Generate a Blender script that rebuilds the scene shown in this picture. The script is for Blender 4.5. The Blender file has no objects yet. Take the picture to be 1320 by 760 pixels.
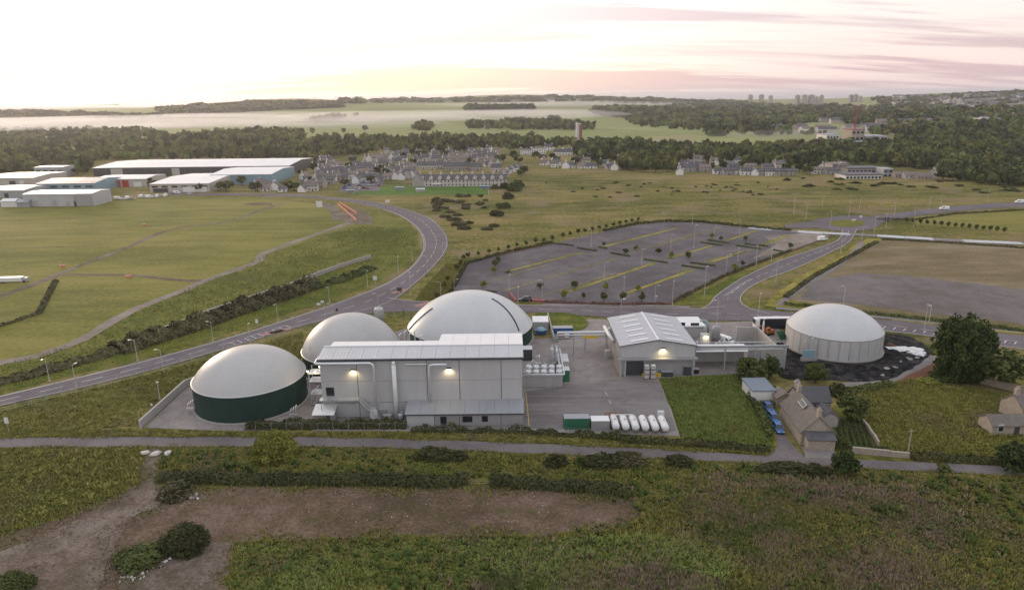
import bpy, bmesh, math, random
import numpy as np
from mathutils import Vector
random.seed(7); RNG = np.random.default_rng(11)
S = bpy.context.scene
COL = S.collection
R = math.radians

# ------------------------------------------------------------------ camera
CAM_H = 70.0; PITCH = R(16.25); ROLL = R(0.65); FPX = 880.0
cam = bpy.data.cameras.new('camera'); cam_o = bpy.data.objects.new('camera', cam); COL.objects.link(cam_o)
cam.sensor_width = 36.0; cam.lens = 24.0; cam.clip_start = 1.0; cam.clip_end = 90000.0
cam_o.location = (0, 0, CAM_H)
FW = np.array([0, math.cos(PITCH), -math.sin(PITCH)]); UP0 = np.array([0, math.sin(PITCH), math.cos(PITCH)]); RT0 = np.array([1.0, 0, 0])
RT = RT0*math.cos(ROLL) - UP0*math.sin(ROLL); UP = UP0*math.cos(ROLL) + RT0*math.sin(ROLL)
from mathutils import Matrix
cam_o.matrix_world = Matrix(((RT[0], UP[0], -FW[0], 0), (RT[1], UP[1], -FW[1], 0), (RT[2], UP[2], -FW[2], CAM_H), (0, 0, 0, 1)))
S.camera = cam_o

# ------------------------------------------------------------------ sky, sun, exposure
SUN_AZ = R(-38); SUN_EL = R(5.0)          # azimuth from +Y towards +X: dawn sun low on the left, ahead of the camera
W = bpy.data.worlds.new('World'); S.world = W; W.use_nodes = True
nt = W.node_tree; nt.nodes.clear()
def wn(t, **k):
    n = nt.nodes.new(t)
    for a, b in k.items(): setattr(n, a, b)
    return n
def wl(a, b): nt.links.new(a, b)
def wmath(op, a, b=None, c=None, clamp=False):
    n = wn('ShaderNodeMath', operation=op, use_clamp=clamp)
    for i, v in enumerate((a, b, c)):
        if v is None: continue
        if isinstance(v, (int, float)): n.inputs[i].default_value = v
        else: wl(v, n.inputs[i])
    return n.outputs[0]
def wmix(f, a, b, typ='MIX'):
    n = wn('ShaderNodeMixRGB', blend_type=typ)
    for i, v in enumerate((f, a, b)):
        if isinstance(v, (int, float)): n.inputs[i].default_value = v
        elif isinstance(v, tuple): n.inputs[i].default_value = (*v, 1)
        else: wl(v, n.inputs[i])
    return n.outputs[0]
out = wn('ShaderNodeOutputWorld'); bg = wn('ShaderNodeBackground')
sky = wn('ShaderNodeTexSky'); sky.sky_type = 'NISHITA'; sky.sun_disc = False
sky.sun_elevation = SUN_EL; sky.sun_rotation = SUN_AZ; sky.altitude = 60; sky.air_density = 1.0; sky.dust_density = 2.2; sky.ozone_density = 1.0
tc = wn('ShaderNodeTexCoord'); sp = wn('ShaderNodeSeparateXYZ'); wl(tc.outputs['Generated'], sp.inputs[0])
X, Y, Z = sp.outputs
zc = wmath('ADD', wmath('MAXIMUM', Z, 0.0), 0.13)
cx = wmath('DIVIDE', X, zc); cy = wmath('DIVIDE', Y, zc)      # a flat cloud deck seen in perspective
def streak(ang, sx, sy, scale, detail, rough, w):
    cb = wn('ShaderNodeCombineXYZ'); wl(cx, cb.inputs[0]); wl(cy, cb.inputs[1]); cb.inputs[2].default_value = w
    mp = wn('ShaderNodeMapping'); mp.inputs['Rotation'].default_value = (0, 0, R(ang)); mp.inputs['Scale'].default_value = (sx, sy, 1)
    wl(cb.outputs[0], mp.inputs[0])
    nz = wn('ShaderNodeTexNoise'); nz.inputs['Scale'].default_value = scale; nz.inputs['Detail'].default_value = detail
    nz.inputs['Roughness'].default_value = rough; nz.inputs['Distortion'].default_value = 0.3; wl(mp.outputs[0], nz.inputs['Vector'])
    return nz.outputs['Fac']
def ramp(fac, lo, hi):
    n = wn('ShaderNodeMapRange'); n.interpolation_type = 'SMOOTHSTEP'; n.inputs['From Min'].default_value = lo; n.inputs['From Max'].default_value = hi
    wl(fac, n.inputs['Value']); return n.outputs[0]
band = ramp(streak(34, 0.22, 1.5, 1.0, 7, 0.58, 17.2), 0.465, 0.56)         # long pink-grey streaks
fine = ramp(streak(30, 0.5, 3.6, 1.1, 7, 0.6, 9.7), 0.48, 0.66)
sunward = ramp(wmath('ADD', wmath('MULTIPLY', X, math.sin(SUN_AZ)), wmath('MULTIPLY', Y, math.cos(SUN_AZ))), 0.45, 1.0)
low = ramp(Z, 0.11, 0.0)
azim = wmath('ADD', wmath('MULTIPLY', X, math.sin(SUN_AZ)), wmath('MULTIPLY', Y, math.cos(SUN_AZ)))
cool = wmath('MAXIMUM', ramp(Z, 0.18, 0.75), ramp(azim, 0.25, -0.75))      # bluer overhead and away from the dawn
thin = wmix(sunward, (0.70, 0.625, 0.61), (1.15, 1.12, 1.04))            # thin bright veil of high cloud everywhere
dark = wmix(sunward, (0.48, 0.385, 0.43), (0.86, 0.69, 0.71))            # thicker streaks, greyer away from the sun
cloud = wmix(wmath('MULTIPLY', fine, 0.5), thin, dark); cloud = wmix(wmath('MULTIPLY', band, 0.95), cloud, dark)
cloud = wmix(wmath('MULTIPLY', cool, 0.85), cloud, (0.72, 0.76, 0.83))
skyc = wmix(1.0, sky.outputs[0], (SKY_STRENGTH := 0.10,)*3, 'MULTIPLY')
col = wmix(0.76, skyc, cloud)
tint = wmix(sunward, (1.0, 0.90, 0.87), (1.0, 0.945, 0.68)); col = wmix(low, col, wmix(1.0, col, tint, 'MULTIPLY'))
wl(col, bg.inputs[0]); bg.inputs[1].default_value = 1.0; wl(bg.outputs[0], out.inputs[0])

sun = bpy.data.lights.new('sun', 'SUN'); sun.energy = 0.9; sun.angle = R(12); sun.color = (1.0, 0.78, 0.58)
sun_o = bpy.data.objects.new('sun', sun); COL.objects.link(sun_o)
sun_dir = Vector((math.sin(SUN_AZ)*math.cos(R(7)), math.cos(SUN_AZ)*math.cos(R(7)), math.sin(R(7))))
sun_o.rotation_euler = sun_dir.to_track_quat('Z', 'Y').to_euler()

S.view_settings.view_transform = 'Standard'; S.view_settings.look = 'None'
S.view_settings.exposure = 0.9; S.view_settings.gamma = 1.0; S.view_settings.use_curve_mapping = False
S.render.engine = 'CYCLES'
S.cycles.use_denoising = True; S.cycles.max_bounces = 5; S.cycles.diffuse_bounces = 2; S.cycles.glossy_bounces = 2
S.cycles.transparent_max_bounces = 8; S.cycles.volume_bounces = 0; S.cycles.use_adaptive_sampling = True
S.cycles.caustics_reflective = False; S.cycles.caustics_refractive = False; S.cycles.sample_clamp_indirect = 6.0

# ------------------------------------------------------------------ measuring helpers: a point of the ground seen at a photograph pixel (1320x760)
def ss(a, b, x):
    t = np.clip((np.asarray(x, float)-a)/(b-a), 0, 1); return t*t*(3-2*t)
def gauss(x, y, cx, cy, sx, sy): return np.exp(-0.5*(((x-cx)/sx)**2 + ((y-cy)/sy)**2))
def tz(x, y):
    """height of the land: level round the plant, rolling farmland and hills far away, falling to the sea"""
    x = np.asarray(x, float); y = np.asarray(y, float)
    far = ss(950, 1500, y)
    z = 13*ss(1500, 4300, y)
    z = z + far*(58*gauss(x, y, -1050, 3300, 430, 420) + 20*gauss(x, y, -150, 2500, 520, 380) + 64*gauss(x, y, 60, 4700, 700, 520))
    z = z + far*(3.5*np.sin(x/310+0.7)*np.sin(y/420) + 2.5*np.sin(x/140+y/230))
    z = z + 60*gauss(x, y, 2420, 2900, 520, 1100)*ss(500, 1500, y) + 26*gauss(x, y, 1150, 1250, 330, 330)
    z = z + 24*gauss(x, y, -1980, 2650, 430, 150) + 9*gauss(x, y, -1250, 2250, 420, 120)
    z = z - 10*gauss(x, y, -1500, 1900, 1100, 300) - 90*ss(6200, 7100, y)
    return z
def ray(px, py): return FW*FPX + RT*(px-660) + UP*(380-py)
def g(px, py, z=0.0):
    d = ray(px, py); t = (z-CAM_H)/d[2]; return Vector((d[0]*t, d[1]*t, z))
def gt(px, py):
    d = ray(px, py)
    Ys = np.geomspace(60, 7000, 900); zz = CAM_H + d[2]/d[1]*Ys; hit = zz <= tz(d[0]/d[1]*Ys, Ys)
    i = int(np.argmax(hit)) if hit.any() else 899
    Y = Ys[i]; xx = d[0]/d[1]*Y; return Vector((xx, Y, float(tz(xx, Y))))
def atY(px, py, Y):
    d = ray(px, py); t = Y/d[1]; return Vector((d[0]*t, Y, CAM_H + d[2]*t))
def hgt(px, py, py2):                       # height of something whose foot is at py and whose top at py2
    b = g(px, py); return max(0.3, atY(px, py2, b.y).z)
ORD = 'first second third fourth fifth sixth seventh eighth ninth tenth eleventh twelfth thirteenth fourteenth fifteenth sixteenth seventeenth eighteenth nineteenth twentieth'.split()
def nth(i):
    if i < 20: return ORD[i]
    tens = ['twenty', 'thirty', 'forty', 'fifty', 'sixty', 'seventy', 'eighty', 'ninety']
    t, u = divmod(i+1, 10)
    if u == 0: return {20: 'twentieth', 30: 'thirtieth', 40: 'fortieth', 50: 'fiftieth', 60: 'sixtieth', 70: 'seventieth', 80: 'eightieth', 90: 'ninetieth'}[t*10]
    return tens[t-2] + '-' + ORD[u-1]

# ------------------------------------------------------------------ object helpers
def props(o, label=None, cat=None, group=None, kind=None):
    if label: o['label'] = label
    if cat: o['category'] = cat
    if group: o['group'] = group
    if kind: o['kind'] = kind
    return o
def thing(name, label, cat, loc=(0, 0, 0), rz=0.0, group=None):
    o = bpy.data.objects.new(name, None); COL.objects.link(o); o.empty_display_size = 0.5
    o.location = loc; o.rotation_euler = (0, 0, rz); return props(o, label, cat, group)
def link(name, me, parent=None, loc=None, rz=0.0, scale=None):
    o = bpy.data.objects.new(name, me); COL.objects.link(o)
    if parent is not None: o.parent = parent
    if loc is not None: o.location = loc
    if rz: o.rotation_euler = (0, 0, rz)
    if scale is not None: o.scale = scale
    return o
def copy_tree(o, parent=None):
    c = o.copy(); COL.objects.link(c); c.parent = parent
    for ch in list(o.children): copy_tree(ch, c)
    return c
class MB:
    def __init__(s): s.v = []; s.f = []; s.m = []
    def add(s, vs, fs, m=0):
        n = len(s.v); s.v += [tuple(map(float, p)) for p in vs]; s.f += [tuple(i+n for i in q) for q in fs]; s.m += [m]*len(fs); return s
    def box(s, x0, y0, z0, x1, y1, z1, m=0):
        return s.add([(x0,y0,z0),(x1,y0,z0),(x1,y1,z0),(x0,y1,z0),(x0,y0,z1),(x1,y0,z1),(x1,y1,z1),(x0,y1,z1)],
                     [(0,3,2,1),(4,5,6,7),(0,1,5,4),(1,2,6,5),(2,3,7,6),(3,0,4,7)], m)
    def obox(s, c, sz, rz=0.0, m=0):
        ca, sa = math.cos(rz), math.sin(rz); a, b, h = sz[0]/2, sz[1]/2, sz[2]
        pts = [(c[0]+x*ca-y*sa, c[1]+x*sa+y*ca) for x, y in ((-a,-b),(a,-b),(a,b),(-a,b))]
        return s.prism(pts, c[2], c[2]+h, m)
    def prism(s, poly, z0, z1, m=0):
        n = len(poly); vs = [(p[0],p[1],z0) for p in poly]+[(p[0],p[1],z1) for p in poly]
        return s.add(vs, [tuple(range(n-1,-1,-1)), tuple(range(n,2*n))]+[(i,(i+1)%n,n+(i+1)%n,n+i) for i in range(n)], m)
    def ext(s, prof, a, b, axis='x', m=0):
        """profile in the plane across an axis, pulled from a to b along it"""
        n = len(prof)
        mk = (lambda t, p: (t, p[0], p[1])) if axis == 'x' else (lambda t, p: (p[0], t, p[1]))
        return s.add([mk(a, p) for p in prof]+[mk(b, p) for p in prof],
                     [tuple(range(n)), tuple(range(2*n-1, n-1, -1))]+[(i, n+i, n+(i+1)%n, (i+1)%n) for i in range(n)], m)
    def tube(s, pts, r, n=8, m=0, cap=True):
        pts = [Vector(p) for p in pts]; rs = r if isinstance(r, (list, tuple)) else [r]*len(pts); rings = []; base = len(s.v)
        prev = None
        for i, p in enumerate(pts):
            d = (pts[min(i+1, len(pts)-1)]-pts[max(i-1, 0)]).normalized()
            a = Vector((0,0,1)) if abs(d.z) < 0.9 else Vector((1,0,0))
            u = d.cross(a).normalized() if prev is None else (prev - d*prev.dot(d)).normalized(); prev = u; w = d.cross(u)
            s.v += [tuple(p+(u*math.cos(2*math.pi*k/n)+w*math.sin(2*math.pi*k/n))*rs[i]) for k in range(n)]
        for i in range(len(pts)-1):
            for k in range(n):
                s.f.append((base+i*n+k, base+i*n+(k+1)%n, base+(i+1)*n+(k+1)%n, base+(i+1)*n+k)); s.m.append(m)
        if cap:
            s.f.append(tuple(base+k for k in range(n-1,-1,-1))); s.f.append(tuple(base+(len(pts)-1)*n+k for k in range(n))); s.m += [m, m]
        return s
    def lathe(s, prof, n=32, a0=0.0, a1=2*math.pi, c=(0,0), m=0):
        base = len(s.v); full = abs(a1-a0-2*math.pi) < 1e-6; k = n if full else n+1
        for i in range(k):
            a = a0+(a1-a0)*i/n
            for r, z in prof: s.v.append((c[0]+r*math.cos(a), c[1]+r*math.sin(a), z))
        q = len(prof)
        for i in range(n):
            j = (i+1) % k
            for t in range(q-1):
                s.f.append((base+i*q+t, base+j*q+t, base+j*q+t+1, base+i*q+t+1)); s.m.append(m)
        return s
    def mesh(s, name, mats, smooth=False):
        me = bpy.data.meshes.new(name); me.from_pydata(s.v, [], s.f)
        for mt in (mats if isinstance(mats, (list, tuple)) else [mats]): me.materials.append(mt)
        if len(me.materials) > 1: me.polygons.foreach_set('material_index', s.m)
        if smooth: me.polygons.foreach_set('use_smooth', [True]*len(s.f))
        me.update(); return me
    def build(s, name, mats, parent=None, smooth=False, loc=None, rz=0.0):
        return link(name, s.mesh(name, mats, smooth), parent, loc, rz)
def np_mesh(name, V, F, mat, smooth=False, mi=None):
    V = np.asarray(V, np.float32); F = np.asarray(F, np.int32); k = F.shape[1]
    me = bpy.data.meshes.new(name); me.vertices.add(len(V)); me.vertices.foreach_set('co', V.ravel())
    me.loops.add(F.size); me.loops.foreach_set('vertex_index', F.ravel()); me.polygons.add(len(F))
    me.polygons.foreach_set('loop_start', np.arange(0, F.size, k, dtype=np.int32))
    if smooth: me.polygons.foreach_set('use_smooth', np.ones(len(F), bool))
    for mt in (mat if isinstance(mat, (list, tuple)) else [mat]): me.materials.append(mt)
    if mi is not None: me.polygons.foreach_set('material_index', np.asarray(mi, np.int32))
    me.update(calc_edges=True); return me

# ------------------------------------------------------------------ materials
MATS = {}
def new_mat(name):
    m = bpy.data.materials.new(name); m.use_nodes = True; n = m.node_tree; n.nodes.clear()
    o = n.nodes.new('ShaderNodeOutputMaterial'); b = n.nodes.new('ShaderNodeBsdfPrincipled'); n.links.new(b.outputs[0], o.inputs[0])
    MATS[name] = m; return m, n, b
def noise(n, scale, detail=4, rough=0.55, vec=None, sc=None):
    t = n.nodes.new('ShaderNodeTexNoise'); t.inputs['Scale'].default_value = scale; t.inputs['Detail'].default_value = detail; t.inputs['Roughness'].default_value = rough
    if vec is None:
        g_ = n.nodes.new('ShaderNodeNewGeometry'); vec = g_.outputs['Position']
    if sc:
        mp = n.nodes.new('ShaderNodeMapping'); mp.inputs['Scale'].default_value = sc; n.links.new(vec, mp.inputs[0]); vec = mp.outputs[0]
    n.links.new(vec, t.inputs['Vector']); return t.outputs['Fac']
def ramp_node(n, fac, stops):
    r = n.nodes.new('ShaderNodeValToRGB'); e = r.color_ramp.elements
    while len(e) < len(stops): e.new(0.5)
    for i, (p, c) in enumerate(stops): e[i].position = p; e[i].color = (*c, 1)
    n.links.new(fac, r.inputs[0]); return r.outputs[0]
def mixc(n, fac, a, b, typ='MIX'):
    t = n.nodes.new('ShaderNodeMixRGB'); t.blend_type = typ
    for i, v in enumerate((fac, a, b)):
        if isinstance(v, (int, float)): t.inputs[i].default_value = v
        elif isinstance(v, tuple): t.inputs[i].default_value = (*v, 1)
        else: n.links.new(v, t.inputs[i])
    return t.outputs[0]
def bump(n, b, fac, strength, dist):
    t = n.nodes.new('ShaderNodeBump'); t.inputs['Strength'].default_value = strength; t.inputs['Distance'].default_value = dist
    n.links.new(fac, t.inputs['Height']); n.links.new(t.outputs[0], b.inputs['Normal'])
def plain(name, col, rough=0.6, var=0.18, scale=0.6, metal=0.0, spec=0.3, bmp=0.0, stretch=None):
    """a painted or solid surface with uneven weathering"""
    m, n, b = new_mat(name)
    f1 = noise(n, scale, 5, 0.6, sc=stretch); f2 = noise(n, scale*9, 3, 0.6)
    dk = tuple(c*(1-var*1.4) for c in col); lt = tuple(min(1, c*(1+var)) for c in col)
    c = ramp_node(n, f1, [(0.3, dk), (0.55, col), (0.75, lt)])
    c = mixc(n, 0.35, c, ramp_node(n, f2, [(0.35, dk), (0.65, lt)]))
    n.links.new(c, b.inputs['Base Color'])
    b.inputs['Roughness'].default_value = rough; b.inputs['Metallic'].default_value = metal; b.inputs['Specular IOR Level'].default_value = spec
    if bmp: bump(n, b, f2, bmp, 0.05)
    return m
def ground_mat(name, cols, big=0.012, mid=0.09, fine=0.9, spots=None, w=(0.5, 0.3, 0.35), stretch=None, bmp=0.5):
    """ground cover: three scales of mottling over a colour ramp, with scattered spots of another colour"""
    m, n, b = new_mat(name)
    a = noise(n, big, 6, 0.6, sc=stretch); c1 = noise(n, mid, 5, 0.62, sc=stretch); c2 = noise(n, fine, 4, 0.65)
    def mth(op, x, y):
        t = n.nodes.new('ShaderNodeMath'); t.operation = op
        for i, v in enumerate((x, y)):
            if isinstance(v, (int, float)): t.inputs[i].default_value = v
            else: n.links.new(v, t.inputs[i])
        return t.outputs[0]
    s_ = mth('ADD', mth('ADD', mth('MULTIPLY', a, w[0]), mth('MULTIPLY', c1, w[1])), mth('MULTIPLY', c2, w[2]))
    tot = sum(w); s_ = mth('DIVIDE', s_, tot)
    k = len(cols); col = ramp_node(n, s_, [(0.44+0.12*i/(k-1), c) for i, c in enumerate(cols)])
    for sc, lo, hi, cc, amt in (spots or []):
        f = noise(n, sc, 4, 0.65); t = n.nodes.new('ShaderNodeMapRange'); t.inputs['From Min'].default_value = lo; t.inputs['From Max'].default_value = hi
        n.links.new(f, t.inputs['Value']); col = mixc(n, mth('MULTIPLY', t.outputs[0], amt), col, cc)
    n.links.new(col, b.inputs['Base Color']); b.inputs['Roughness'].default_value = 0.95; b.inputs['Specular IOR Level'].default_value = 0.08
    if bmp: bump(n, b, c2, bmp, 0.4)
    return m
def golden(cols): return [(c[0]*1.03, c[1]*1.03, c[2]*.8) for c in cols]
def leaf_mat(name, cols, var=0.5, patch=0.08, gain=1.7, tint=None):
    cols = [tuple(c*gain for c in q) for q in cols]
    m, n, b = new_mat(name)
    gm = n.nodes.new('ShaderNodeNewGeometry'); f = noise(n, patch, 3, 0.5)
    c1 = ramp_node(n, gm.outputs['Random Per Island'], [(0.0, cols[0]), (0.5, cols[1]), (1.0, cols[2])])
    c2 = ramp_node(n, f, [(0.35, cols[0]), (0.65, cols[2])])
    c = mixc(n, 0.45, c1, c2)
    if tint:
        f2 = noise(n, tint[1], 5, 0.6); c = mixc(n, ramp_node(n, f2, [(tint[2], (0,0,0)), (tint[2]+.1, (.85,.85,.85))]), c, mixc(n, gm.outputs['Random Per Island'], tuple(v*.7 for v in tint[0]), tuple(v*1.3 for v in tint[0])))
    n.links.new(c, b.inputs['Base Color']); b.inputs['Roughness'].default_value = 0.8; b.inputs['Specular IOR Level'].default_value = 0.12
    return m
def glow(name, col, e):
    m, n, b = new_mat(name); b.inputs['Base Color'].default_value = (*col, 1)
    b.inputs['Emission Color'].default_value = (*col, 1); b.inputs['Emission Strength'].default_value = e; return m

G = ground_mat
M_MEADOW = G('meadow', golden([(.06,.068,.018),(.1,.1,.03),(.14,.122,.045),(.18,.145,.065)]), big=.006, mid=.05, fine=.5, spots=[(.03,.58,.72,(.16,.115,.065),.6),(.05,.6,.75,(.045,.06,.02),.7)], stretch=(.6,1.6,1))
M_FIELD = G('mown_field', golden([(.1,.1,.026),(.14,.134,.036),(.17,.155,.048),(.2,.172,.062)]), big=.008, mid=.07, fine=.6, spots=[(.02,.6,.75,(.085,.1,.026),.6)], stretch=(.5,1.8,1))
M_LUSH = G('lush_grass', golden([(.055,.07,.014),(.085,.1,.02),(.12,.126,.03),(.155,.14,.045)]), big=.02, mid=.15, fine=1.2)
M_ROUGH = G('rough_grass', [(.05,.062,.013),(.082,.092,.02),(.113,.108,.028),(.14,.112,.04)], big=.02, mid=.16, fine=1.3, spots=[(.09,.56,.7,(.085,.055,.036),.55)])
M_DOCK = G('seed_heads', [(.05,.05,.02),(.09,.068,.04),(.13,.09,.062),(.15,.11,.08)], big=.03, mid=.25, fine=1.6)
M_EARTH = G('bare_earth', [(.075,.056,.034),(.11,.075,.05),(.138,.09,.064),(.172,.122,.092)], big=.03, mid=.2, fine=1.5, spots=[(.15,.55,.7,(.07,.068,.022),.75)])
M_TRACK = G('dirt_track', [(.095,.072,.05),(.13,.098,.076),(.165,.128,.104),(.2,.162,.138)], big=.05, mid=.3, fine=2.0, spots=[(.12,.55,.68,(.08,.066,.034),.6)])
M_PATH = G('gravel_path', [(.17,.14,.11),(.21,.175,.145),(.26,.22,.19)], big=.05, mid=.3, fine=2.0)
M_LOTB = G('brown_lot', [(.13,.105,.05),(.17,.132,.072),(.2,.152,.092),(.24,.19,.125)], big=.02, mid=.12, fine=1.0, spots=[(.04,.55,.7,(.15,.13,.05),.5)], stretch=(.5,1.8,1))
M_LOTG = G('dark_gravel', [(.12,.1,.092),(.15,.13,.122),(.175,.15,.145)], big=.03, mid=.2, fine=1.8, spots=[(.08,.58,.72,(.2,.15,.11),.5)])
M_TANKW = plain('tank_concrete', (.43,.415,.4), rough=.7, var=.1, scale=.5, spec=.2, stretch=(1,1,.15))
M_LINER = G('dark_earthworks', [(.006,.006,.007),(.012,.012,.013),(.026,.024,.024),(.06,.054,.05)], big=.08, mid=.4, fine=2.2, bmp=.6, w=(.3,.5,.4))
M_LINER_OLD = plain('black_liner', (.008,.008,.01), rough=.55, var=.6, scale=.35, spec=.2, bmp=.6)
M_ASPHALT = G('asphalt', [(.115,.098,.104),(.135,.116,.122),(.155,.134,.14)], big=.03, mid=.2, fine=3.0, bmp=.1)
M_LANE = G('worn_asphalt', [(.115,.1,.098),(.14,.122,.12),(.165,.145,.14)], big=.05, mid=.3, fine=3.0, bmp=.1)
M_CARPARK = G('car_park_asphalt', [(.088,.077,.079),(.112,.099,.102),(.14,.126,.129)], big=.03, mid=.15, fine=2.0, bmp=.1, spots=[(.06,.56,.7,(.16,.14,.13),.5)])
M_YARD2 = G('worn_yard', [(.13,.115,.108),(.165,.147,.14),(.2,.18,.172)], big=.06, mid=.35, fine=2.5, bmp=.1, spots=[(.1,.54,.68,(.11,.095,.09),.6)], stretch=(.35,1.6,1))
M_YARD = G('yard_concrete', [(.19,.165,.15),(.235,.205,.19),(.28,.25,.232)], big=.06, mid=.35, fine=2.5, bmp=.1, spots=[(.12,.56,.7,(.14,.12,.11),.5)])
M_PAVE = G('footway', [(.17,.15,.145),(.2,.178,.17),(.23,.205,.195)], big=.05, mid=.3, fine=2.5, bmp=.1)
M_SLAB = G('pale_concrete', [(.34,.33,.34),(.42,.41,.42),(.5,.49,.49)], big=.05, mid=.3, fine=2.0, bmp=.1)
M_PITCH = G('pitch_turf', [(.06,.11,.018),(.075,.13,.024),(.09,.145,.03)], big=.03, mid=.1, fine=.8, bmp=.2)
M_LAWN = G('garden_lawn', [(.045,.062,.015),(.06,.078,.02),(.08,.092,.028)], big=.1, mid=.5, fine=2.0, bmp=.2)
M_WHITEPAINT = plain('road_paint', (.62,.6,.58), var=.35, scale=1.5)
M_KERB = plain('kerb_stone', (.36,.34,.32), var=.2, scale=1.0)
M_REDPAVE = plain('red_surfacing', (.3,.13,.1), var=.25, scale=1.0)
M_STRIP = G('dry_verge', [(.13,.12,.025),(.22,.185,.04),(.3,.25,.065)], big=.05, mid=.4, fine=2)
M_MULCH = plain('bark_mulch', (.13,.075,.055), rough=.95, var=.3, scale=1.0, spec=.05)
# built things
M_CLAD = plain('grey_cladding', (.405,.392,.386), rough=.45, var=.09, scale=.5, stretch=(1,1,.1))
M_CLADD = plain('mid_grey_cladding', (.28,.268,.26), rough=.45, var=.06, scale=.15)
M_ROOF = plain('pale_roof_sheet', (.42,.42,.43), rough=.35, var=.06, scale=.2, metal=.15, stretch=(1,.15,1))
M_ROOF2 = plain('grey_roof_sheet', (.27,.275,.29), rough=.42, var=.08, scale=.2, stretch=(1,.15,1))
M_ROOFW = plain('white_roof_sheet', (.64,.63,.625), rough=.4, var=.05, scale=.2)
M_TRIM = plain('dark_trim', (.05,.052,.058), rough=.5, var=.1)
M_DARKGLASS = plain('dark_glass', (.02,.022,.026), rough=.12, var=.2, spec=.6)
M_GREEN = plain('dark_green_steel', (.011,.036,.028), rough=.55, var=.3, scale=.7, stretch=(1,1,.2))
M_MEMB = plain('pale_membrane', (.375,.36,.345), rough=.42, var=.07, scale=.22, spec=.35)
M_MEMBW = plain('white_membrane', (.45,.45,.445), rough=.36, var=.07, scale=.2, spec=.4)
M_STEEL = plain('galvanised_steel', (.45,.46,.47), rough=.4, var=.12, metal=.4)
M_PIPE = plain('lagged_pipe', (.6,.61,.62), rough=.35, var=.08, metal=.3)
M_WHITE = plain('white_paint', (.62,.61,.6), rough=.45, var=.08)
M_CONC = plain('cast_concrete', (.3,.28,.26), rough=.85, var=.14, scale=.4, spec=.15, bmp=.2)
M_CONCP = plain('concrete_panel', (.36,.335,.315), rough=.8, var=.12, scale=.5, spec=.15, stretch=(1,1,.2))
M_BLUE = plain('blue_paint', (.03,.1,.24), rough=.45, var=.15)
M_LBLUE = plain('pale_blue_paint', (.2,.31,.36), rough=.45, var=.1)
M_CGREEN = plain('green_paint', (.03,.13,.07), rough=.5, var=.15)
M_RED = plain('red_paint', (.4,.05,.04), rough=.5, var=.15)
M_ORANGE = plain('orange_plastic', (.62,.16,.07), rough=.6, var=.2)
M_YELLOW = plain('yellow_paint', (.6,.4,.05), rough=.5, var=.15)
M_BLACK = plain('black_rubber', (.02,.02,.02), rough=.7, var=.2)
M_BROWN = plain('brown_rust', (.16,.085,.05), rough=.8, var=.3)
M_STONE = plain('granite_wall', (.34,.285,.23), rough=.9, var=.25, scale=1.6, spec=.1, bmp=.5)
M_STONE2 = plain('grey_granite', (.33,.3,.275), rough=.9, var=.22, scale=1.2, spec=.1)
M_HARL = plain('pale_harling', (.5,.45,.4), rough=.9, var=.1, scale=.6, spec=.1)
M_HARLW = plain('white_harling', (.68,.65,.61), rough=.9, var=.08, scale=.6, spec=.1)
M_HARLB = plain('buff_harling', (.36,.3,.245), rough=.9, var=.15, scale=.6, spec=.1)
M_SLATE = plain('slate_roof', (.085,.08,.086), rough=.6, var=.2, scale=.8)
M_TILE = plain('brown_tile_roof', (.2,.155,.135), rough=.8, var=.2, scale=.8)
M_STONETILE = plain('lichen_slate_roof', (.15,.128,.112), rough=.85, var=.22, scale=1.0, bmp=.3)
M_BOULDER = plain('pale_boulder', (.5,.46,.42), rough=.9, var=.2, scale=2, bmp=.4)
M_BARK = plain('bark', (.09,.07,.05), rough=.95, var=.3, scale=2, spec=.05)
M_LAMPPOST = plain('lamp_column_steel', (.5,.48,.44), rough=.45, var=.08, metal=.3)
M_IBLUE = plain('teal_cladding', (.2,.3,.34), rough=.5, var=.08, scale=.1)
M_IGREY = plain('dull_cladding', (.32,.33,.335), rough=.5, var=.1, scale=.1)
M_IDARK = plain('dark_cladding', (.09,.085,.082), rough=.6, var=.15, scale=.1)
M_IBUFF = plain('buff_cladding', (.42,.38,.34), rough=.6, var=.1, scale=.1)
M_BRICK = plain('red_brick', (.25,.11,.085), rough=.9, var=.2, scale=1)
# foliage
L_OAK = leaf_mat('oak_leaves', [(.014,.022,.007),(.026,.04,.011),(.045,.058,.017)])
L_BUSH = leaf_mat('bush_leaves', [(.028,.036,.011),(.046,.056,.016),(.072,.08,.024)])
L_LIME = leaf_mat('bright_leaves', [(.06,.064,.012),(.11,.115,.02),(.17,.17,.036)])
L_HEDGE = leaf_mat('hedge_leaves', [(.018,.022,.008),(.032,.036,.013),(.052,.05,.02)])
L_GORSE = leaf_mat('gorse', [(.024,.025,.011),(.042,.04,.018),(.07,.062,.03)], gain=2.1)
L_W2 = leaf_mat('wood_leaves_olive', [(.04,.044,.013),(.07,.072,.02),(.11,.104,.034)], patch=.06)
L_W3 = leaf_mat('wood_leaves_fresh', [(.036,.052,.013),(.062,.082,.021),(.1,.12,.034)], patch=.06)
L_W4 = leaf_mat('wood_leaves_dark', [(.013,.018,.008),(.022,.028,.011),(.036,.04,.016)], patch=.06)
L_WOOD = leaf_mat('wood_leaves', [(.020,.026,.010),(.034,.042,.015),(.062,.064,.022)], patch=.06)
L_WOODC = leaf_mat('conifer_leaves', [(.014,.02,.012),(.022,.031,.017),(.032,.041,.022)], patch=.06)
L_TUFT = leaf_mat('tussock_blades', [(.042,.046,.01),(.078,.076,.018),(.128,.112,.032)], patch=.5, gain=2.5, tint=((.2,.165,.08), .07, .545))
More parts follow.
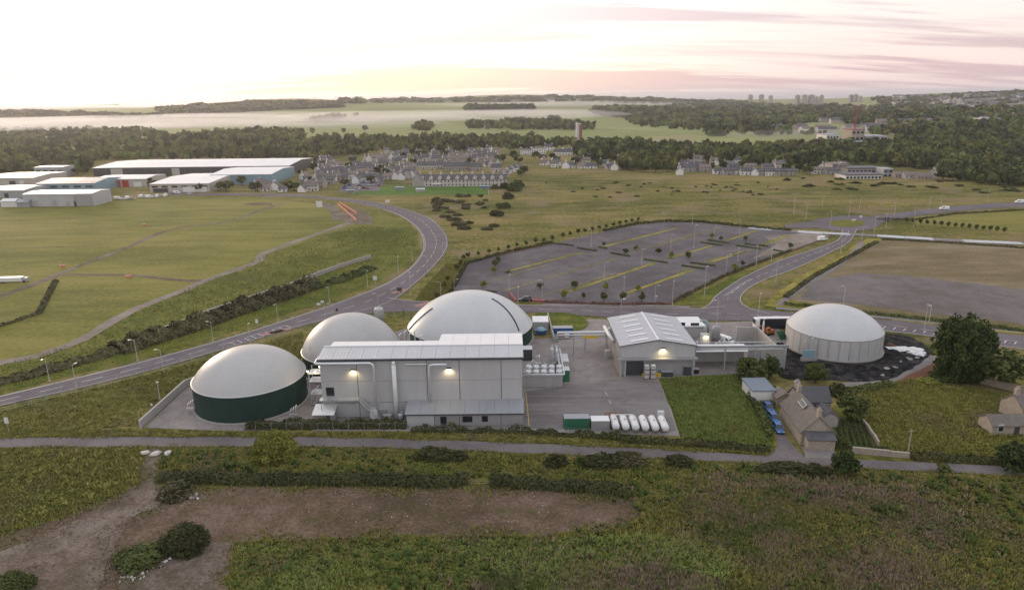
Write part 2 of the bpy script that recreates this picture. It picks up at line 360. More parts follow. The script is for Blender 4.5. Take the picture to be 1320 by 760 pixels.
L_TUFTD = leaf_mat('seed_head_stalks', [(.07,.05,.034),(.115,.082,.058),(.16,.118,.088)], patch=.6, gain=2.4, tint=((.11,.145,.03), .075, .49))
L_WEED = leaf_mat('weed_leaves', [(.04,.055,.013),(.068,.085,.02),(.105,.118,.032)], patch=.5, gain=2.4, tint=((.18,.16,.055), .08, .56))

# ================================================================== THE GROUND
def struct(o, label=None): return props(o, label, None, None, 'structure')
def make_terrain():
    m, n, b = new_mat('farmland')
    gm = n.nodes.new('ShaderNodeNewGeometry')
    vo = n.nodes.new('ShaderNodeTexVoronoi'); vo.inputs['Scale'].default_value = 1.0; vo.inputs['Randomness'].default_value = .9
    mp = n.nodes.new('ShaderNodeMapping'); mp.inputs['Scale'].default_value = (1/330, 1/420, 0); mp.inputs['Rotation'].default_value = (0, 0, .35)
    n.links.new(gm.outputs['Position'], mp.inputs[0]); n.links.new(mp.outputs[0], vo.inputs['Vector'])
    sep = n.nodes.new('ShaderNodeSeparateColor'); n.links.new(vo.outputs['Color'], sep.inputs[0])
    fld = ramp_node(n, sep.outputs[0], [(0, (.18,.21,.07)), (.3, (.24,.26,.1)), (.5, (.3,.3,.13)), (.68, (.2,.235,.08)), (.85, (.31,.25,.14)), (1, (.16,.19,.065))])
    f2 = noise(n, .02, 5, .6); fld = mixc(n, .3, fld, ramp_node(n, f2, [(.3, (.11,.13,.045)), (.7, (.25,.23,.11))]))
    a = noise(n, .006, 6, .6, sc=(.6,1.6,1)); c = noise(n, .05, 5, .62, sc=(.6,1.6,1)); d = noise(n, .5, 4, .65)
    near = ramp_node(n, mixc(n, .35, mixc(n, .45, a, c), d), [(.445, (.066,.074,.018)), (.485, (.12,.114,.03)), (.525, (.178,.146,.046)), (.56, (.232,.175,.075))])
    near = mixc(n, ramp_node(n, noise(n, .03, 5, .6), [(.53, (0,0,0)), (.63, (.75,.75,.75))]), near, (.2,.145,.085))
    sy = n.nodes.new('ShaderNodeSeparateXYZ'); n.links.new(gm.outputs['Position'], sy.inputs[0])
    mr = n.nodes.new('ShaderNodeMapRange'); mr.inputs['From Min'].default_value = 900; mr.inputs['From Max'].default_value = 1050; n.links.new(sy.outputs[1], mr.inputs['Value'])
    n.links.new(mixc(n, mr.outputs[0], near, fld), b.inputs['Base Color'])
    b.inputs['Roughness'].default_value = .95; b.inputs['Specular IOR Level'].default_value = .05; bump(n, b, d, .5, .4)
    ys = np.concatenate([np.linspace(-90, 60, 12), np.geomspace(66, 7150, 250)]); us = np.linspace(-1.15, 1.15, 300)
    X = us[None, :]*(ys[:, None]+160); Yg = np.repeat(ys[:, None], len(us), 1); Z = tz(X, Yg)
    V = np.stack([X, Yg, Z], -1).reshape(-1, 3); nc = len(us); nr = len(ys)
    i = np.arange((nr-1)*nc).reshape(nr-1, nc)[:, :-1].ravel(); F = np.stack([i, i+1, i+1+nc, i+nc], 1)
    return struct(link('ground', np_mesh('ground', V, F, m, True)), 'open grassland and farmland running to the far hills')
make_terrain()
def sea():
    m, n, b = new_mat('sea_water'); b.inputs['Base Color'].default_value = (.05,.07,.09,1); b.inputs['Roughness'].default_value = .28
    bump(n, b, noise(n, .05, 3, .6), .25, 1.0)
    me = MB().add([(-60000,6400,-28),(60000,6400,-28),(60000,60000,-28),(-60000,60000,-28)], [(0,1,2,3)]).mesh('sea', m)
    struct(link('sea', me), 'pale flat sea along the horizon')
sea()

def catmull(P, k=6, closed=False):
    P = [Vector((p[0], p[1])) for p in P]; n = len(P); o = []
    rng = range(n) if closed else range(n-1)
    for i in rng:
        p0 = P[(i-1) % n] if closed or i > 0 else P[0]*2-P[1]
        p1 = P[i]; p2 = P[(i+1) % n]; p3 = P[(i+2) % n] if closed or i+2 < n else P[-1]*2-P[-2]
        for j in range(k):
            t = j/k; o.append(0.5*((2*p1)+(p2-p0)*t+(2*p0-5*p1+4*p2-p3)*t*t+(3*p1-p0-3*p2+p3)*t**3))
    if not closed: o.append(P[-1])
    return o
def GP(pts): return [g(*p) for p in pts]
def jag(poly, step, amp):
    """uneven outline: points every few metres along the edge, nudged in and out"""
    o = []; n = len(poly)
    for i in range(n):
        a = Vector(poly[i][:2]); b = Vector(poly[(i+1) % n][:2]); L = (b-a).length; k = max(1, int(L/step))
        nn = Vector((-(b-a).y, (b-a).x))/max(L, 1e-6)
        for j in range(k): o.append(a.lerp(b, j/k)+nn*random.uniform(-amp, amp))
    return o
def sheet(name, poly, mat, z, label=None, edge=None):
    if edge: poly = jag(poly, *edge)
    me = MB().add([(p[0], p[1], z) for p in poly], [tuple(range(len(poly)))]).mesh(name, mat)
    if me.polygons[0].normal.z < 0: me.flip_normals()
    return struct(link(name, me), label)
def resample(P, n):
    P = [Vector((p[0], p[1])) for p in P]; L = [0]
    for a, b in zip(P, P[1:]): L.append(L[-1]+(b-a).length)
    o = []; j = 0
    for i in range(n):
        t = L[-1]*i/(n-1)
        while j < len(P)-2 and L[j+1] < t: j += 1
        o.append(P[j].lerp(P[j+1], (t-L[j])/max(1e-6, L[j+1]-L[j])))
    return o
def offset(P, d):
    o = []
    for i, p in enumerate(P):
        t = (P[min(i+1, len(P)-1)]-P[max(i-1, 0)]).normalized(); o.append(p+Vector((-t.y, t.x))*d)
    return o
def ribbon(mb, P, w, z, m=0):
    A = offset(P, w/2); B = offset(P, -w/2); n = len(P)
    return mb.add([(p.x, p.y, z) for p in A]+[(p.x, p.y, z) for p in B], [(n+i, n+i+1, i+1, i) for i in range(n-1)], m)
def dashes(mb, P, on, off, w, z, start=0.0):
    L = sum((b-a).length for a, b in zip(P, P[1:])); Q = resample(P, max(3, int(L/1.0))); k = start
    while k+on < L:
        i0 = int(k/L*(len(Q)-1)); i1 = min(len(Q)-1, int((k+on)/L*(len(Q)-1))+1)
        if i1-i0 >= 1: ribbon(mb, Q[i0:i1+1], w, z)
        k += on+off
def kerb(P, name='kerb', w=0.28, h=0.13, z0=0.05, label=None):
    n = len(P); A = offset(P, w/2); B = offset(P, -w/2); mb = MB()
    mb.add([(p.x,p.y,z0) for p in A]+[(p.x,p.y,z0+h) for p in A]+[(p.x,p.y,z0+h) for p in B]+[(p.x,p.y,z0) for p in B],
           [f for i in range(n-1) for f in ((i,i+1,n+i+1,n+i),(n+i,n+i+1,2*n+i+1,2*n+i),(2*n+i,2*n+i+1,3*n+i+1,3*n+i))])
    return struct(mb.build(name, M_KERB), label)

path_px_later = []
# --- grass patches (each a sheet a little above the one below)
sheet('field', GP([(-40,268),(60,263),(240,254),(330,255.5),(440,265),(462,280),(440,292),(380,318),(300,352),(230,380),(130,423),(40,466),(-40,484)]), M_FIELD, .03, 'broad mown hayfield left of the curving road', (6, .5))
sheet('grass_bank', GP([(0,470),(60,459),(110,440),(180,400),(260,366),(345,327),(455,290),(480,272),(520,284),(538,300),(540,318),(520,345),(470,372),(400,395),(300,428),(150,470),(0,506)]), M_LUSH, .05, 'lush bank between the gravel path and the main road', (4, .6))
sheet('field', GP([(0,526),(140,497),(260,464),(380,428),(420,430),(400,462),(262,480),(236,494),(180,548),(0,562)]), M_MEADOW, .05, 'weedy verge below the main road beside the tank wall', (3, .5))
sheet('grass_field', GP([(-60,578),(185,578),(200,583),(178,625),(130,650),(60,672),(0,692),(-90,712)]), M_ROUGH, .04, 'dark rough grass left of the dirt track', (1.5, .6))
sheet('grass_field', GP([(200,580),(440,578),(620,584),(900,597),(1040,603),(1400,622),(1460,780),(1300,800),(300,800),(290,745),(315,700),(480,690),(700,688),(795,682),(830,664),(822,640),(700,628),(480,627),(330,627),(205,632),(198,612)]), M_ROUGH, .05, 'rough grass along the near side of the lane', (1.5, .7))
sheet('bare_field', GP([(205,629),(330,622),(500,624),(700,625),(815,636),(832,655),(822,676),(790,688),(700,694),(480,695),(320,703),(296,744),(290,800),(-120,800),(-120,718),(0,690),(110,656),(178,624)]), M_EARTH, .03, 'bare brown earth field in front of the lane', (2, .5))
sheet('dirt_track', GP([(190,577),(222,577),(214,586),(207,600),(200,618),(230,640),(165,668),(150,700),(120,770),(-60,770),(-60,735),(60,688),(135,652),(165,628),(182,596)]), M_TRACK, .08, 'pale dirt track running from the lane past boulders', (2, .5))
sheet('dirt_patch', GP([(215,690),(300,700),(290,740),(270,770),(150,770),(170,730)]), M_TRACK, .09, 'dusty bare patch beside the dark bush', (2, .6))
sheet('weed_patch', GP([(880,650),(960,622),(1040,632),(1080,626),(1180,640),(1230,690),(1260,740),(1240,790),(960,790),(1010,735),(960,700),(900,690)]), M_DOCK, .08, 'brown patch of dock seed heads near the lower edge', (2, 1.2))
sheet('weed_patch', GP([(640,745),(760,735),(850,728),(930,738),(980,770),(960,800),(620,800)]), M_DOCK, .08, 'brown seed heads along the bottom edge', (2, 1.0))
sheet('grass_patch', GP([(850,487),(960,482),(1000,497),(1003,530),(996,578),(985,582),(880,566),(868,540)]), M_LUSH, .06, 'steep grassy plot between the yard and the garage', (2, .3))
sheet('grass_field', GP([(1090,500),(1185,486),(1320,512),(1320,601),(1200,596),(1130,582),(1075,575),(1072,530)]), M_LUSH, .05, 'grass field right of the cottage', (2, .4))
sheet('lawn', GP([(1070,538),(1112,536),(1133,572),(1128,582),(1078,580)]), M_LAWN, .09, 'striped green cottage garden lawn')
sheet('earth_bank', GP([(1150,492),(1195,460),(1212,470),(1200,484),(1165,500)]), plain('red_soil', (.17,.085,.05), rough=.95, var=.3, spec=.05), .07, 'strip of red soil beside the black lining', (2, .4))
sheet('earth_mound', GP([(312,263.5),(330,261),(350,262),(352,264.5),(330,265)]), M_EARTH, .08, 'dark earth patch in the hayfield', (3,.5))
for pts_ in ([(0,302),(90,296),(180,292),(260,287)],[(0,322),(60,319),(130,316)],[(20,285),(120,279),(230,273),(320,270)]): path_px_later.append(pts_)
sheet('football_pitch', GP([(452,252),(470,240),(628,239),(630,251)]), M_PITCH, .06, 'bright green football pitch before the terrace')
sheet('field', GP([(1180,279),(1240,274),(1320,271),(1400,270),(1400,300),(1320,300),(1250,294),(1180,290)]), M_FIELD, .06, 'dry grass plot inside the road bend at the right', (4, .5))
# --- brown building plot at the right
sheet('bare_plot', GP([(1000,390),(1040,360),(1085,335),(1135,309),(1200,308),(1320,318),(1420,328),(1420,432),(1320,421),(1180,406),(1090,397)]), M_LOTB, .05, 'empty brown building plot beside the link road', (3, .6))
sheet('gravel_area', GP([(1030,386),(1052,362),(1110,352),(1180,357),(1260,366),(1340,375),(1420,386),(1420,428),(1320,418),(1180,402),(1085,390)]), M_LOTG, .09, 'dark gravelled area of the building plot', (3, .8))
sheet('verge', GP([(985,394),(1000,378),(1040,352),(1085,330),(1100,316),(1118,308),(1140,308),(1090,334),(1045,360),(1012,386),(1080,396),(1180,410),(1320,424),(1420,434),(1420,441),(1320,431),(1180,416),(1080,404)]), M_STRIP, .12, 'yellow grass verge round the brown plot', (2, .4))
sheet('verge', GP([(870,394),(900,378),(935,362),(958,349),(964,352),(940,372),(925,384),(915,392)]), M_LUSH, .12, 'green verge between car park and link road', (2, .2))
# --- roads
E1 = [(-60,525),(0,511),(100,487),(200,462),(300,434),(395.6,404),(462,380.6),(502.7,363),(531.7,343),(546,320),(543,302),(529,286.5),(508.5,275),(485,267.6),(450.6,260.4),(416,256.6),(378,253.5),(300,252),(220,252)]
E2 = [(-60,538),(0,523.5),(100,501),(200,476),(300,447),(390,420),(455,404),(505,389),(540,362),(558,345),(572,328.5),(578,314),(573.7,299.5),(557.7,283.6),(531.7,273),(502.7,264.7),(474,259.6),(430,255),(378,250.8),(300,249.5),(220,249.5)]
main_l = resample(catmull(GP(E1)), 120); main_r = resample(catmull(GP(E2)), 120)
def road(name, A, B, mat, z, label): return sheet(name, list(A)+list(B)[::-1], mat, z, label)
road('road', main_l, main_r, M_ASPHALT, .10, 'main road curving up from lower left to the village')
EW_T = catmull(GP([(500,384),(530,388),(590,391),(700,394),(800,396),(900,398),(918,396),(955,396),(1000,401),(1100,409),(1180,416),(1320,433),(1420,447)]))
EW_B = catmull(GP([(440,409),(490,403),(560,401),(640,402),(700,403),(800,410),(900,413),(1000,414),(1100,423),(1180,431),(1320,450),(1420,466)]))
road('road', EW_T, EW_B, M_ASPHALT, .115, 'road running across behind the tanks')
NE_L = catmull(GP([(905,398),(916,391),(925,380),(958.6,357.7),(1008.6,335),(1070,314.5),(1083,306),(1086,296)]))
NE_R = catmull(GP([(992.7,405),(963,396),(954,385),(965.5,371),(992.7,357.7),(1024,346.5),(1079,321),(1096,310),(1104,296)]))
road('road', NE_L, NE_R, M_ASPHALT, .13, 'link road from the junction up to the roundabout')
sheet('road', catmull(GP([(1046,287),(1062,281),(1095,278),(1125,281),(1136,288),(1120,296),(1085,298),(1055,294)]), 6, True), M_ASPHALT, .145, 'small roundabout carriageway')
road('road', catmull(GP([(1110,281),(1160,274),(1220,267),(1280,262.5),(1400,257)])), catmull(GP([(1128,290),(1165,281),(1220,274),(1280,269),(1400,264)])), M_ASPHALT, .16, 'road leaving the roundabout towards the right edge')
road('road', catmull(GP([(1060,283),(1040,286),(1010,290)])), catmull(GP([(1060,293),(1045,294),(1015,294)])), M_ASPHALT, .16, 'short road stub left of the roundabout')
sheet('roundabout_island', catmull(GP([(1068,286.5),(1092,283.5),(1114,286),(1108,291),(1082,292.5)]), 6, True), M_LUSH, .20, 'grassy island of the roundabout')
LANE_T = catmull(GP([(-140,567),(0,564.5),(190,563),(440,564),(600,568.5),(760,575),(880,581),(1000,588),(1160,595),(1320,602),(1500,611)]))
LANE_B = catmull(GP([(-160,578),(0,577),(190,576.5),(440,576),(620,582),(760,588),(880,592.5),(1040,600.5),(1180,607),(1320,613.5),(1500,623)]))
road('lane', LANE_T, LANE_B, M_LANE, .11, 'narrow lane crossing the foreground')
sheet('driveway', GP([(976,518),(996,518),(1006,545),(1014,565),(1040,592),(990,590),(1003,576),(1000,556)]), M_LANE, .10, 'tarmac driveway of the cottage', (2, .15))
sheet('gravel_court', GP([(1034,577),(1062,560),(1074,566),(1076,592),(1040,591)]), M_PAVE, .10, 'gravel court in front of the cottage', (1, .15))
# --- footways and paths
def path_px(name, pts, w, mat, z, label):
    P = resample(catmull(GP(pts)), 70); wob = lambda Q: [Vector((p.x+random.uniform(-.22, .22), p.y+random.uniform(-.22, .22))) for p in Q]
    return sheet(name, wob(offset(P, w/2))+wob(offset(P, -w/2))[::-1], mat, z, label)
path_px('path', [(-30,476),(0,467.5),(50,458),(107,437),(145,414),(183,395),(237,374),(267,361),(330,338),(343,325.6),(410,301),(453.5,286.5),(478,281)], 4.2, M_PATH, .09, 'gravel path sweeping up the left field')
path_px('path', [(74,354),(103,343),(164,319),(221,296),(290,286),(345,268),(365,262)], 3.4, M_TRACK, .08, 'worn track climbing the hayfield')
path_px('path', [(74,354),(103,354),(172,355),(229,361),(262,362)], 3.0, M_TRACK, .085, 'short worn track linking the two paths')
path_px('path', [(-30,396),(0,382),(40,368),(74,354)], 4.0, M_TRACK, .087, 'worn track leaving past the white trailer')
path_px('footway', [(700,392.5),(760,393),(830,394),(890,396)], 2.4, M_PAVE, .14, 'footway along the car park edge')
path_px('footway', [(1004,394),(1010,388),(1035,370),(1080,342),(1100,326),(1112,312)], 2.4, M_PAVE, .15, 'footway beside the brown plot')
path_px('footway', [(1000,397),(1080,404.5),(1180,413),(1320,428),(1420,440)], 2.6, M_PAVE, .15, 'footway behind the right-hand tank')
path_px('earth_road', [(418,262),(432,272),(437,284)], 7, M_TRACK, .09, 'churned earth by the orange barriers')
sheet('earth_patch', GP([(448,268),(470,272),(482,284),(478,290),(455,288),(440,285)]), M_TRACK, .11, 'bare earth round the roadworks', (3, .6))
for k_, pts_ in enumerate(path_px_later): path_px('wheel_rut', pts_, 1.3, M_EARTH, .085, f'{nth(k_)} faint wheel rut across the hayfield')
# concrete haul strip, laid in bays
haul = [(965,293.5),(1010,297.5),(1060,300.5),(1092,302),(1130,304),(1180,307),(1240,310.5),(1320,314),(1400,318)]
P = resample(GP(haul), 13); root = None
hs = struct(thing('concrete_strip', 'pale concrete strip laid in bays behind the brown plot', None)); hs.location = (0, 0, 0)
for i in range(12):
    mb = MB(); seg = [P[i].lerp(P[i+1], .012), P[i+1].lerp(P[i], .0)]; ribbon(mb, seg, 6.4, .20+.006*(i % 2)); o = mb.build('concrete_bay', [M_SLAB, M_PAVE, M_SLAB][(i*7) % 3], hs)
# --- kerbs
kerb(resample(NE_R, 60), label='stone kerb on the plot side of the link road'); kerb(resample(NE_L, 60), label='stone kerb on the car park side of the link road')
kerb(resample(EW_B[int(len(EW_B)*.62):], 60), label='stone kerb in front of the right-hand tank'); kerb(resample(EW_T[:int(len(EW_T)*.55)], 60), label='stone kerb along the car park frontage')
kerb(main_l[:75], label='stone kerb on the bank side of the main road'); kerb(main_r[60:105], label='stone kerb on the inside of the bend')
# --- road paint
mb = MB(); ctr = [a.lerp(b, .5) for a, b in zip(main_l, main_r)]
dashes(mb, ctr, 4, 5, .18, .16); ribbon(mb, [a.lerp(b, .06) for a, b in zip(main_l, main_r)], .14, .16); ribbon(mb, [a.lerp(b, .94) for a, b in zip(main_l, main_r)][:64], .14, .16)
n2 = len(EW_T); ec = [a.lerp(b, .52) for a, b in zip(resample(EW_T, 90), resample(EW_B, 90))]; dashes(mb, ec[8:], 3, 4, .16, .17)
nc_ = [a.lerp(b, .5) for a, b in zip(resample(NE_L, 60), resample(NE_R, 60))]; dashes(mb, nc_[8:], 3, 4, .16, .19)
for k in range(9):                                       # hatching before the side road
    p = g(300+k*9, 442.5-k*2.75, .162); mb.obox((p.x, p.y, .162), (.22, 3.0, .002), .9)
for k in range(10):
    p = g(936+k*3.3, 380-k*2.2, .2); mb.obox((p.x, p.y, .2), (2.6, .25, .002), .35)
for k in range(16):
    p = g(1140+k*13, 421.5+k*1.55, .17); mb.obox((p.x, p.y, .172), (.25, 2.6, .002), -.8)
struct(mb.build('road_markings', M_WHITEPAINT), 'white road markings')
mb = MB()
for px, py in ((352,428),(362,426),(515,375),(545,392)):
    p = g(px, py, .165); mb.obox((p.x, p.y, .166), (7, 2.2, .002), .75)
struct(mb.build('red_surfacing', M_REDPAVE), 'worn red surfacing at the bus stop and junction')

# --- car park
CP = GP([(577,382),(601,341),(655,326),(710,314.5),(778,299),(821,290),(860,286.5),(905,287.5),(965,294),(1020,299),(1074,304),(1022,323.6),(956,348),(931,358),(868,390),(820,393),(760,392),(701,390),(640,387)])
sheet('car_park', CP, M_CARPARK, .10, 'large empty tarmac car park', (5, .1))
sheet('gravel_bays', GP([(985,305),(1045,300),(1072,304),(1020,322),(968,334),(1000,316)]), M_PATH, .135, 'gravel overflow bays at the far right of the car park', (3, .3))
mul = [(577,383),(601,342),(655,327),(710,315.5)]; path_px('planting_bed', mul, 1.6, M_MULCH, .14, 'mulched planting bed on the left edge of the car park')
path_px('planting_bed', [(700,390.5),(760,392),(820,393),(868,390)], 1.4, M_MULCH, .145, 'mulched bed along the front of the car park')
path_px('planting_bed', [(868,389),(931,357),(956,347),(1022,323),(1074,303.5)], 1.6, M_MULCH, .145, 'mulched bed on the link road side of the car park')
STR = [[(653,350),(753,325)],[(774,319),(872,294.5)],[(649,375),(796,333)],[(733,376),(844,339)],[(859,334),(918,317)],[(936,310.5),(977,297)],[(808,378),(893,348)],[(915,338.5),(961,324)],[(984,315),(1018,303)],[(810,327),(905,299)],[(620,366),(706,341)],[(868,352),(930,331)],[(700,381),(790,353)],[(846,318),(930,293)],[(945,330),(1000,311)]]
mbb = MB()
for i, (a, b) in enumerate(STR):
    A, B = g(*a), g(*b); P = [Vector((A.x, A.y)), Vector((B.x, B.y))]; L = (P[1]-P[0]).length
    w = .7 if i in (2, 9) else (1.9 if i < 10 else .6)
    poly = offset(P, w/2)+offset(P, -w/2)[::-1]
    sheet('grass_strip', [(p.x, p.y) for p in poly], M_STRIP, .15, f'{nth(i)} narrow dry grass strip between parking rows', (3, .12))
    t = (P[1]-P[0]).normalized(); nn = Vector((-t.y, t.x))
    for s_ in (-1, 1):
        for k in range(int(L/2.6)):
            q = P[0]+t*(k*2.6+1)+nn*s_*(w/2+2.6); mbb.obox((q.x, q.y, .128), (.11, 4.8, .002), math.atan2(t.y, t.x))
struct(mbb.build('bay_markings', plain('worn_paint', (.24,.225,.22), var=.4, scale=2)), 'worn white parking bay lines')

# ================================================================== THE PLANT
def catt(*a): return Vector(a)
sheet('yard', [(-46,138.2),(60,138.2)][:0] or [tuple(g(*p))[:2] for p in [(402,556),(676,556),(876,562),(862,520),(849,488),(905,484),(1004,478),(1012,452),(1006,425),(975,414),(905,416),(785,412),(757,411),(735,437),(690,436),(660,420),(520,424),(400,470)]], M_YARD, .08, 'concrete yard of the plant', (3, .15))
sheet('tarmac_strip', [tuple(g(*p))[:2] for p in [(676,505),(800,488),(850,490),(868,540),(872,556),(676,552)]], M_YARD2, .10, 'darker worn tarmac of the lorry yard', (3, .2))
sheet('apron', [tuple(g(*p))[:2] for p in [(186,551),(241,499),(300,490),(412,490),(412,552),(300,556)]], M_YARD, .09, 'concrete apron round the green tank', (3, .05))
sheet('grass_island', catmull(GP([(690,405),(735,404),(756,413),(756,422),(735,428),(706,424)]), 5, True), M_LUSH, .17, 'grass island by the site entrance')
path_px('gravel_path', [(1085,496),(1140,492),(1165,482),(1190,470),(1206,459)], 2.2, M_PAVE, .09, 'grey gravel strip round the black lining')
sheet('lining_ground', catmull(GP([(1003,440),(1060,432),(1150,430),(1185,440),(1200,455),(1180,472),(1140,490),(1060,490),(1003,483)]), 6, True), M_LINER, .12, 'black plastic lining round the right-hand tank', (1.5, .45))
# faint yard markings
mb = MB()
for a, b, w in (((676,511),(790,510),.12),((676,522),(800,520),.12),((730,459),(768,448),.3),((780,505),(783,510),.35),((785,516),(788,521),.35),((690,533),(790,531),.12)):
    A, B = g(*a), g(*b); ribbon(mb, [Vector((A.x,A.y)), Vector((B.x,B.y))], w, .135)
struct(mb.build('yard_markings', plain('faded_paint', (.3,.28,.27), var=.4, scale=2)), 'faded white lines on the yard')
mb = MB()
for a, b, w in (((678,498),(736,494),.14),((678,505),(682,549),.14),((787,455),(800,487),.14)):
    A, B = g(*a), g(*b); ribbon(mb, [Vector((A.x,A.y)), Vector((B.x,B.y))], w, .137)
struct(mb.build('yard_lines', M_YELLOW), 'faded yellow lines on the yard')

def arc_profile(r, z0, z1, k=18, bulge=1.0):
    """membrane section from the rim up to the crown, a spherical cap a little fuller at the shoulder"""
    h = z1-z0; Rr = (r*r+h*h)/(2*h); a = math.asin(min(1, r/Rr)); a = a if h <= r else math.pi-a
    return [(Rr*math.sin(a*(1-i/k))+ (bulge*0.25*math.sin(math.pi*i/k) if i < k else 0), z1-Rr+Rr*math.cos(a*(1-i/k))) for i in range(k+1)]
def digester(label, c, r, hw, top, wall_mat, memb_mat, panels=0):
    t = thing('digester_tank', label, 'tank', (c[0], c[1], .1), 0)
    n = 96
    MB().lathe([(r, 0), (r, hw)], n).build('tank_wall', wall_mat, t, True)
    if panels:
        pw = 2*math.pi/panels; pm = MB().lathe([(r+.18, .2), (r+.18, hw-.15), (r+.02, hw-.1)], 3, pw*.06, pw*.94).mesh('wall_panel', wall_mat)
        rb = MB().box(r, -.09, .1, r+.23, .09, hw-.05).mesh('rib', wall_mat)
        for i in range(panels):
            link('wall_panel', pm, t, None, i*pw); link('rib', rb, t, None, i*pw)
    else:
        pm = MB().lathe([(r+.03, .1), (r+.06, .14), (r+.06, hw-.1), (r+.03, hw-.06)], 4, .004, 2*math.pi/24-.004).mesh('wall_panel', wall_mat)
        for i in range(24): link('wall_panel', pm, t, None, i*2*math.pi/24)
    MB().lathe([(r+.10, hw-.25), (r+.22, hw-.22), (r+.22, hw-.02), (r, hw+.04)], n).build('rim', M_STEEL if not panels else M_CONC, t, True)
    MB().lathe(arc_profile(r+.05, hw, top), n).build('dome_membrane', memb_mat, t, True)
    MB().lathe([(r+.7, 0), (r+.7, .25), (r+.1, .3)], n).build('footing', M_CONC, t)
    return t
D1 = digester('dark green tank with cream dome nearest the lane', (-63.0,151.7), 12.75, 6.6, 13.3, M_GREEN, M_MEMB)
D2 = digester('cream domed tank half hidden behind the tall grey building', (-43.4,172.5), 12.8, 5.6, 14.6, M_GREEN, M_MEMB)
D3 = digester('largest white dome with two black straps on its roof', (-12.6,194.3), 18.4, 4.6, 14.1, M_GREEN, M_MEMBW)
D4 = digester('white domed tank with ribbed concrete wall in black lined bund', (91.8,184), 12.6, 5.9, 11.9, M_TANKW, M_MEMBW, 30)
# straps over the third dome, laid on its surface
pr = arc_profile(18.45, 4.6, 14.1)
for az, i0, i1 in ((-.62, 1, 13), (3.45, 0, 9)):
    pts = [(q[0]*math.cos(az+.02*i)*1.004, q[0]*math.sin(az+.02*i)*1.004, q[1]+.06) for i, q in enumerate(pr[i0:i1])]
    MB().tube(pts, .2, 6).build('strap', M_BLACK, D3)
# low retaining wall round the green tank's apron
A = [g(*p) for p in [(181,552),(239,499),(252,494),(330,486)]]
wt = thing('retaining_wall', 'low concrete wall angled round the green tank apron', 'wall')
for i in range(3):
    a, b = A[i], A[i+1]; k = max(1, int((b-a).length/4)); d = (b-a)/k; rz = math.atan2(d.y, d.x)
    for j in range(k):
        c = a+d*(j+.5); MB().obox((0,0,0), (d.length-.03, .45, 1.9), 0).build('wall_panel', M_CONCP, wt, False, (c.x, c.y, .05), rz)

# --- tall process building
XL, XR, Y0 = -43.2, 2.1, 142.0; HE = 14.3; RZ = 14.3+6*math.tan(R(5.5)); BL, BR = 152.0, 158.3; XS = -17.4
MBG = thing('process_building', 'tall grey clad process building with pale sheet roof', 'building', (0, 0, 0))
mb = MB(); mb.box(XL+.25, Y0+.25, 0, XR-.25, BL-.25, HE-.05); mb.box(XS+.25, Y0+1, 0, XR-.25, BR-.25, HE-.4); mb.build('wall_core', M_TRIM, MBG)
cuts = [XL, atY(460,480,Y0).x, atY(508,480,Y0).x, atY(550,480,Y0).x, atY(592,480,Y0).x, atY(646,480,Y0).x, XR]
for i in range(6):
    a, b = cuts[i]+.07, cuts[i+1]-.07
    for z0, z1 in ((.1, 3.5), (3.62, 8.8), (8.86, HE-.35)) if i < 3 else ((3.62, 8.8), (8.86, HE-.35)):
        MB().box(a, Y0+.06, z0, b, Y0+.3, z1).build('wall_panel', M_CLAD, MBG)
for k in range(2): MB().box(XL+.06, Y0+.35+k*4.9, .1, XL+.3, Y0+5.2+k*4.8, HE-.3).build('wall_panel', M_CLAD, MBG)
for k in range(3): MB().box(XR-.3, Y0+.35+k*5.3, .1, XR-.06, Y0+5.6+k*5.3, HE-.3).build('wall_panel', M_CLAD, MBG)
tn = math.tan(R(5.5))
def zr(y): return RZ-abs(y-(Y0+6))*tn
def slope(name, x0, x1, ya, yb, m):
    """one pitch of the roof as sheets with raised seams"""
    k = max(1, int((x1-x0)/3.2)); w = (x1-x0)/k
    mb = MB(); th = .12
    mb.add([(0,ya,zr(ya)),(w-.04,ya,zr(ya)),(w-.04,yb,zr(yb)),(0,yb,zr(yb)),(0,ya,zr(ya)+th),(w-.04,ya,zr(ya)+th),(w-.04,yb,zr(yb)+th),(0,yb,zr(yb)+th)],
           [(0,3,2,1),(4,5,6,7),(0,1,5,4),(1,2,6,5),(2,3,7,6),(3,0,4,7)])
    for q in range(4):
        xx = (q+.5)*w/4; mb.add([(xx-.05,ya,zr(ya)+th),(xx+.05,ya,zr(ya)+th),(xx+.05,yb,zr(yb)+th),(xx-.05,yb,zr(yb)+th),(xx,ya,zr(ya)+th+.03),(xx,yb,zr(yb)+th+.03)], [(0,4,5,3),(4,1,2,5),(0,1,4),(3,5,2)])
    me = mb.mesh(name, m)
    for i in range(k): link(name, me, MBG, (x0+i*w, 0, 0))
slope('roof_sheet', XL-.3, XR+.3, Y0-.4, Y0+6, M_ROOF); slope('roof_sheet', XL+.9, XS, Y0+6.02, BL+.3, M_ROOFW); slope('roof_sheet', XS, XR+.3, Y0+6.02, BR+.3, M_ROOFW)  # rear pitches use whiter sheet: grazing sky reflection put into the colour
MB().box(XL-.3, Y0+5.8, RZ+.12, XR+.3, Y0+6.2, RZ+.26).build('ridge_cap', M_ROOFW, MBG)
MB().ext([(Y0-.62,HE-.42),(Y0-.38,HE-.42),(Y0-.38,HE-.06),(Y0-.62,HE-.06)], XL-.35, XR+.35).build('gutter', M_TRIM, MBG)
MB().tube([(-43.9,150,13.6),(-43.9,141.3,13.6),(-43.4,140.9,13.6),(-31.6,140.9,13.6),(-31,140.9,13.2),(-30.9,140.9,12.5),(-30.9,140.9,2)], .27, 10).build('duct', M_PIPE, MBG, True)
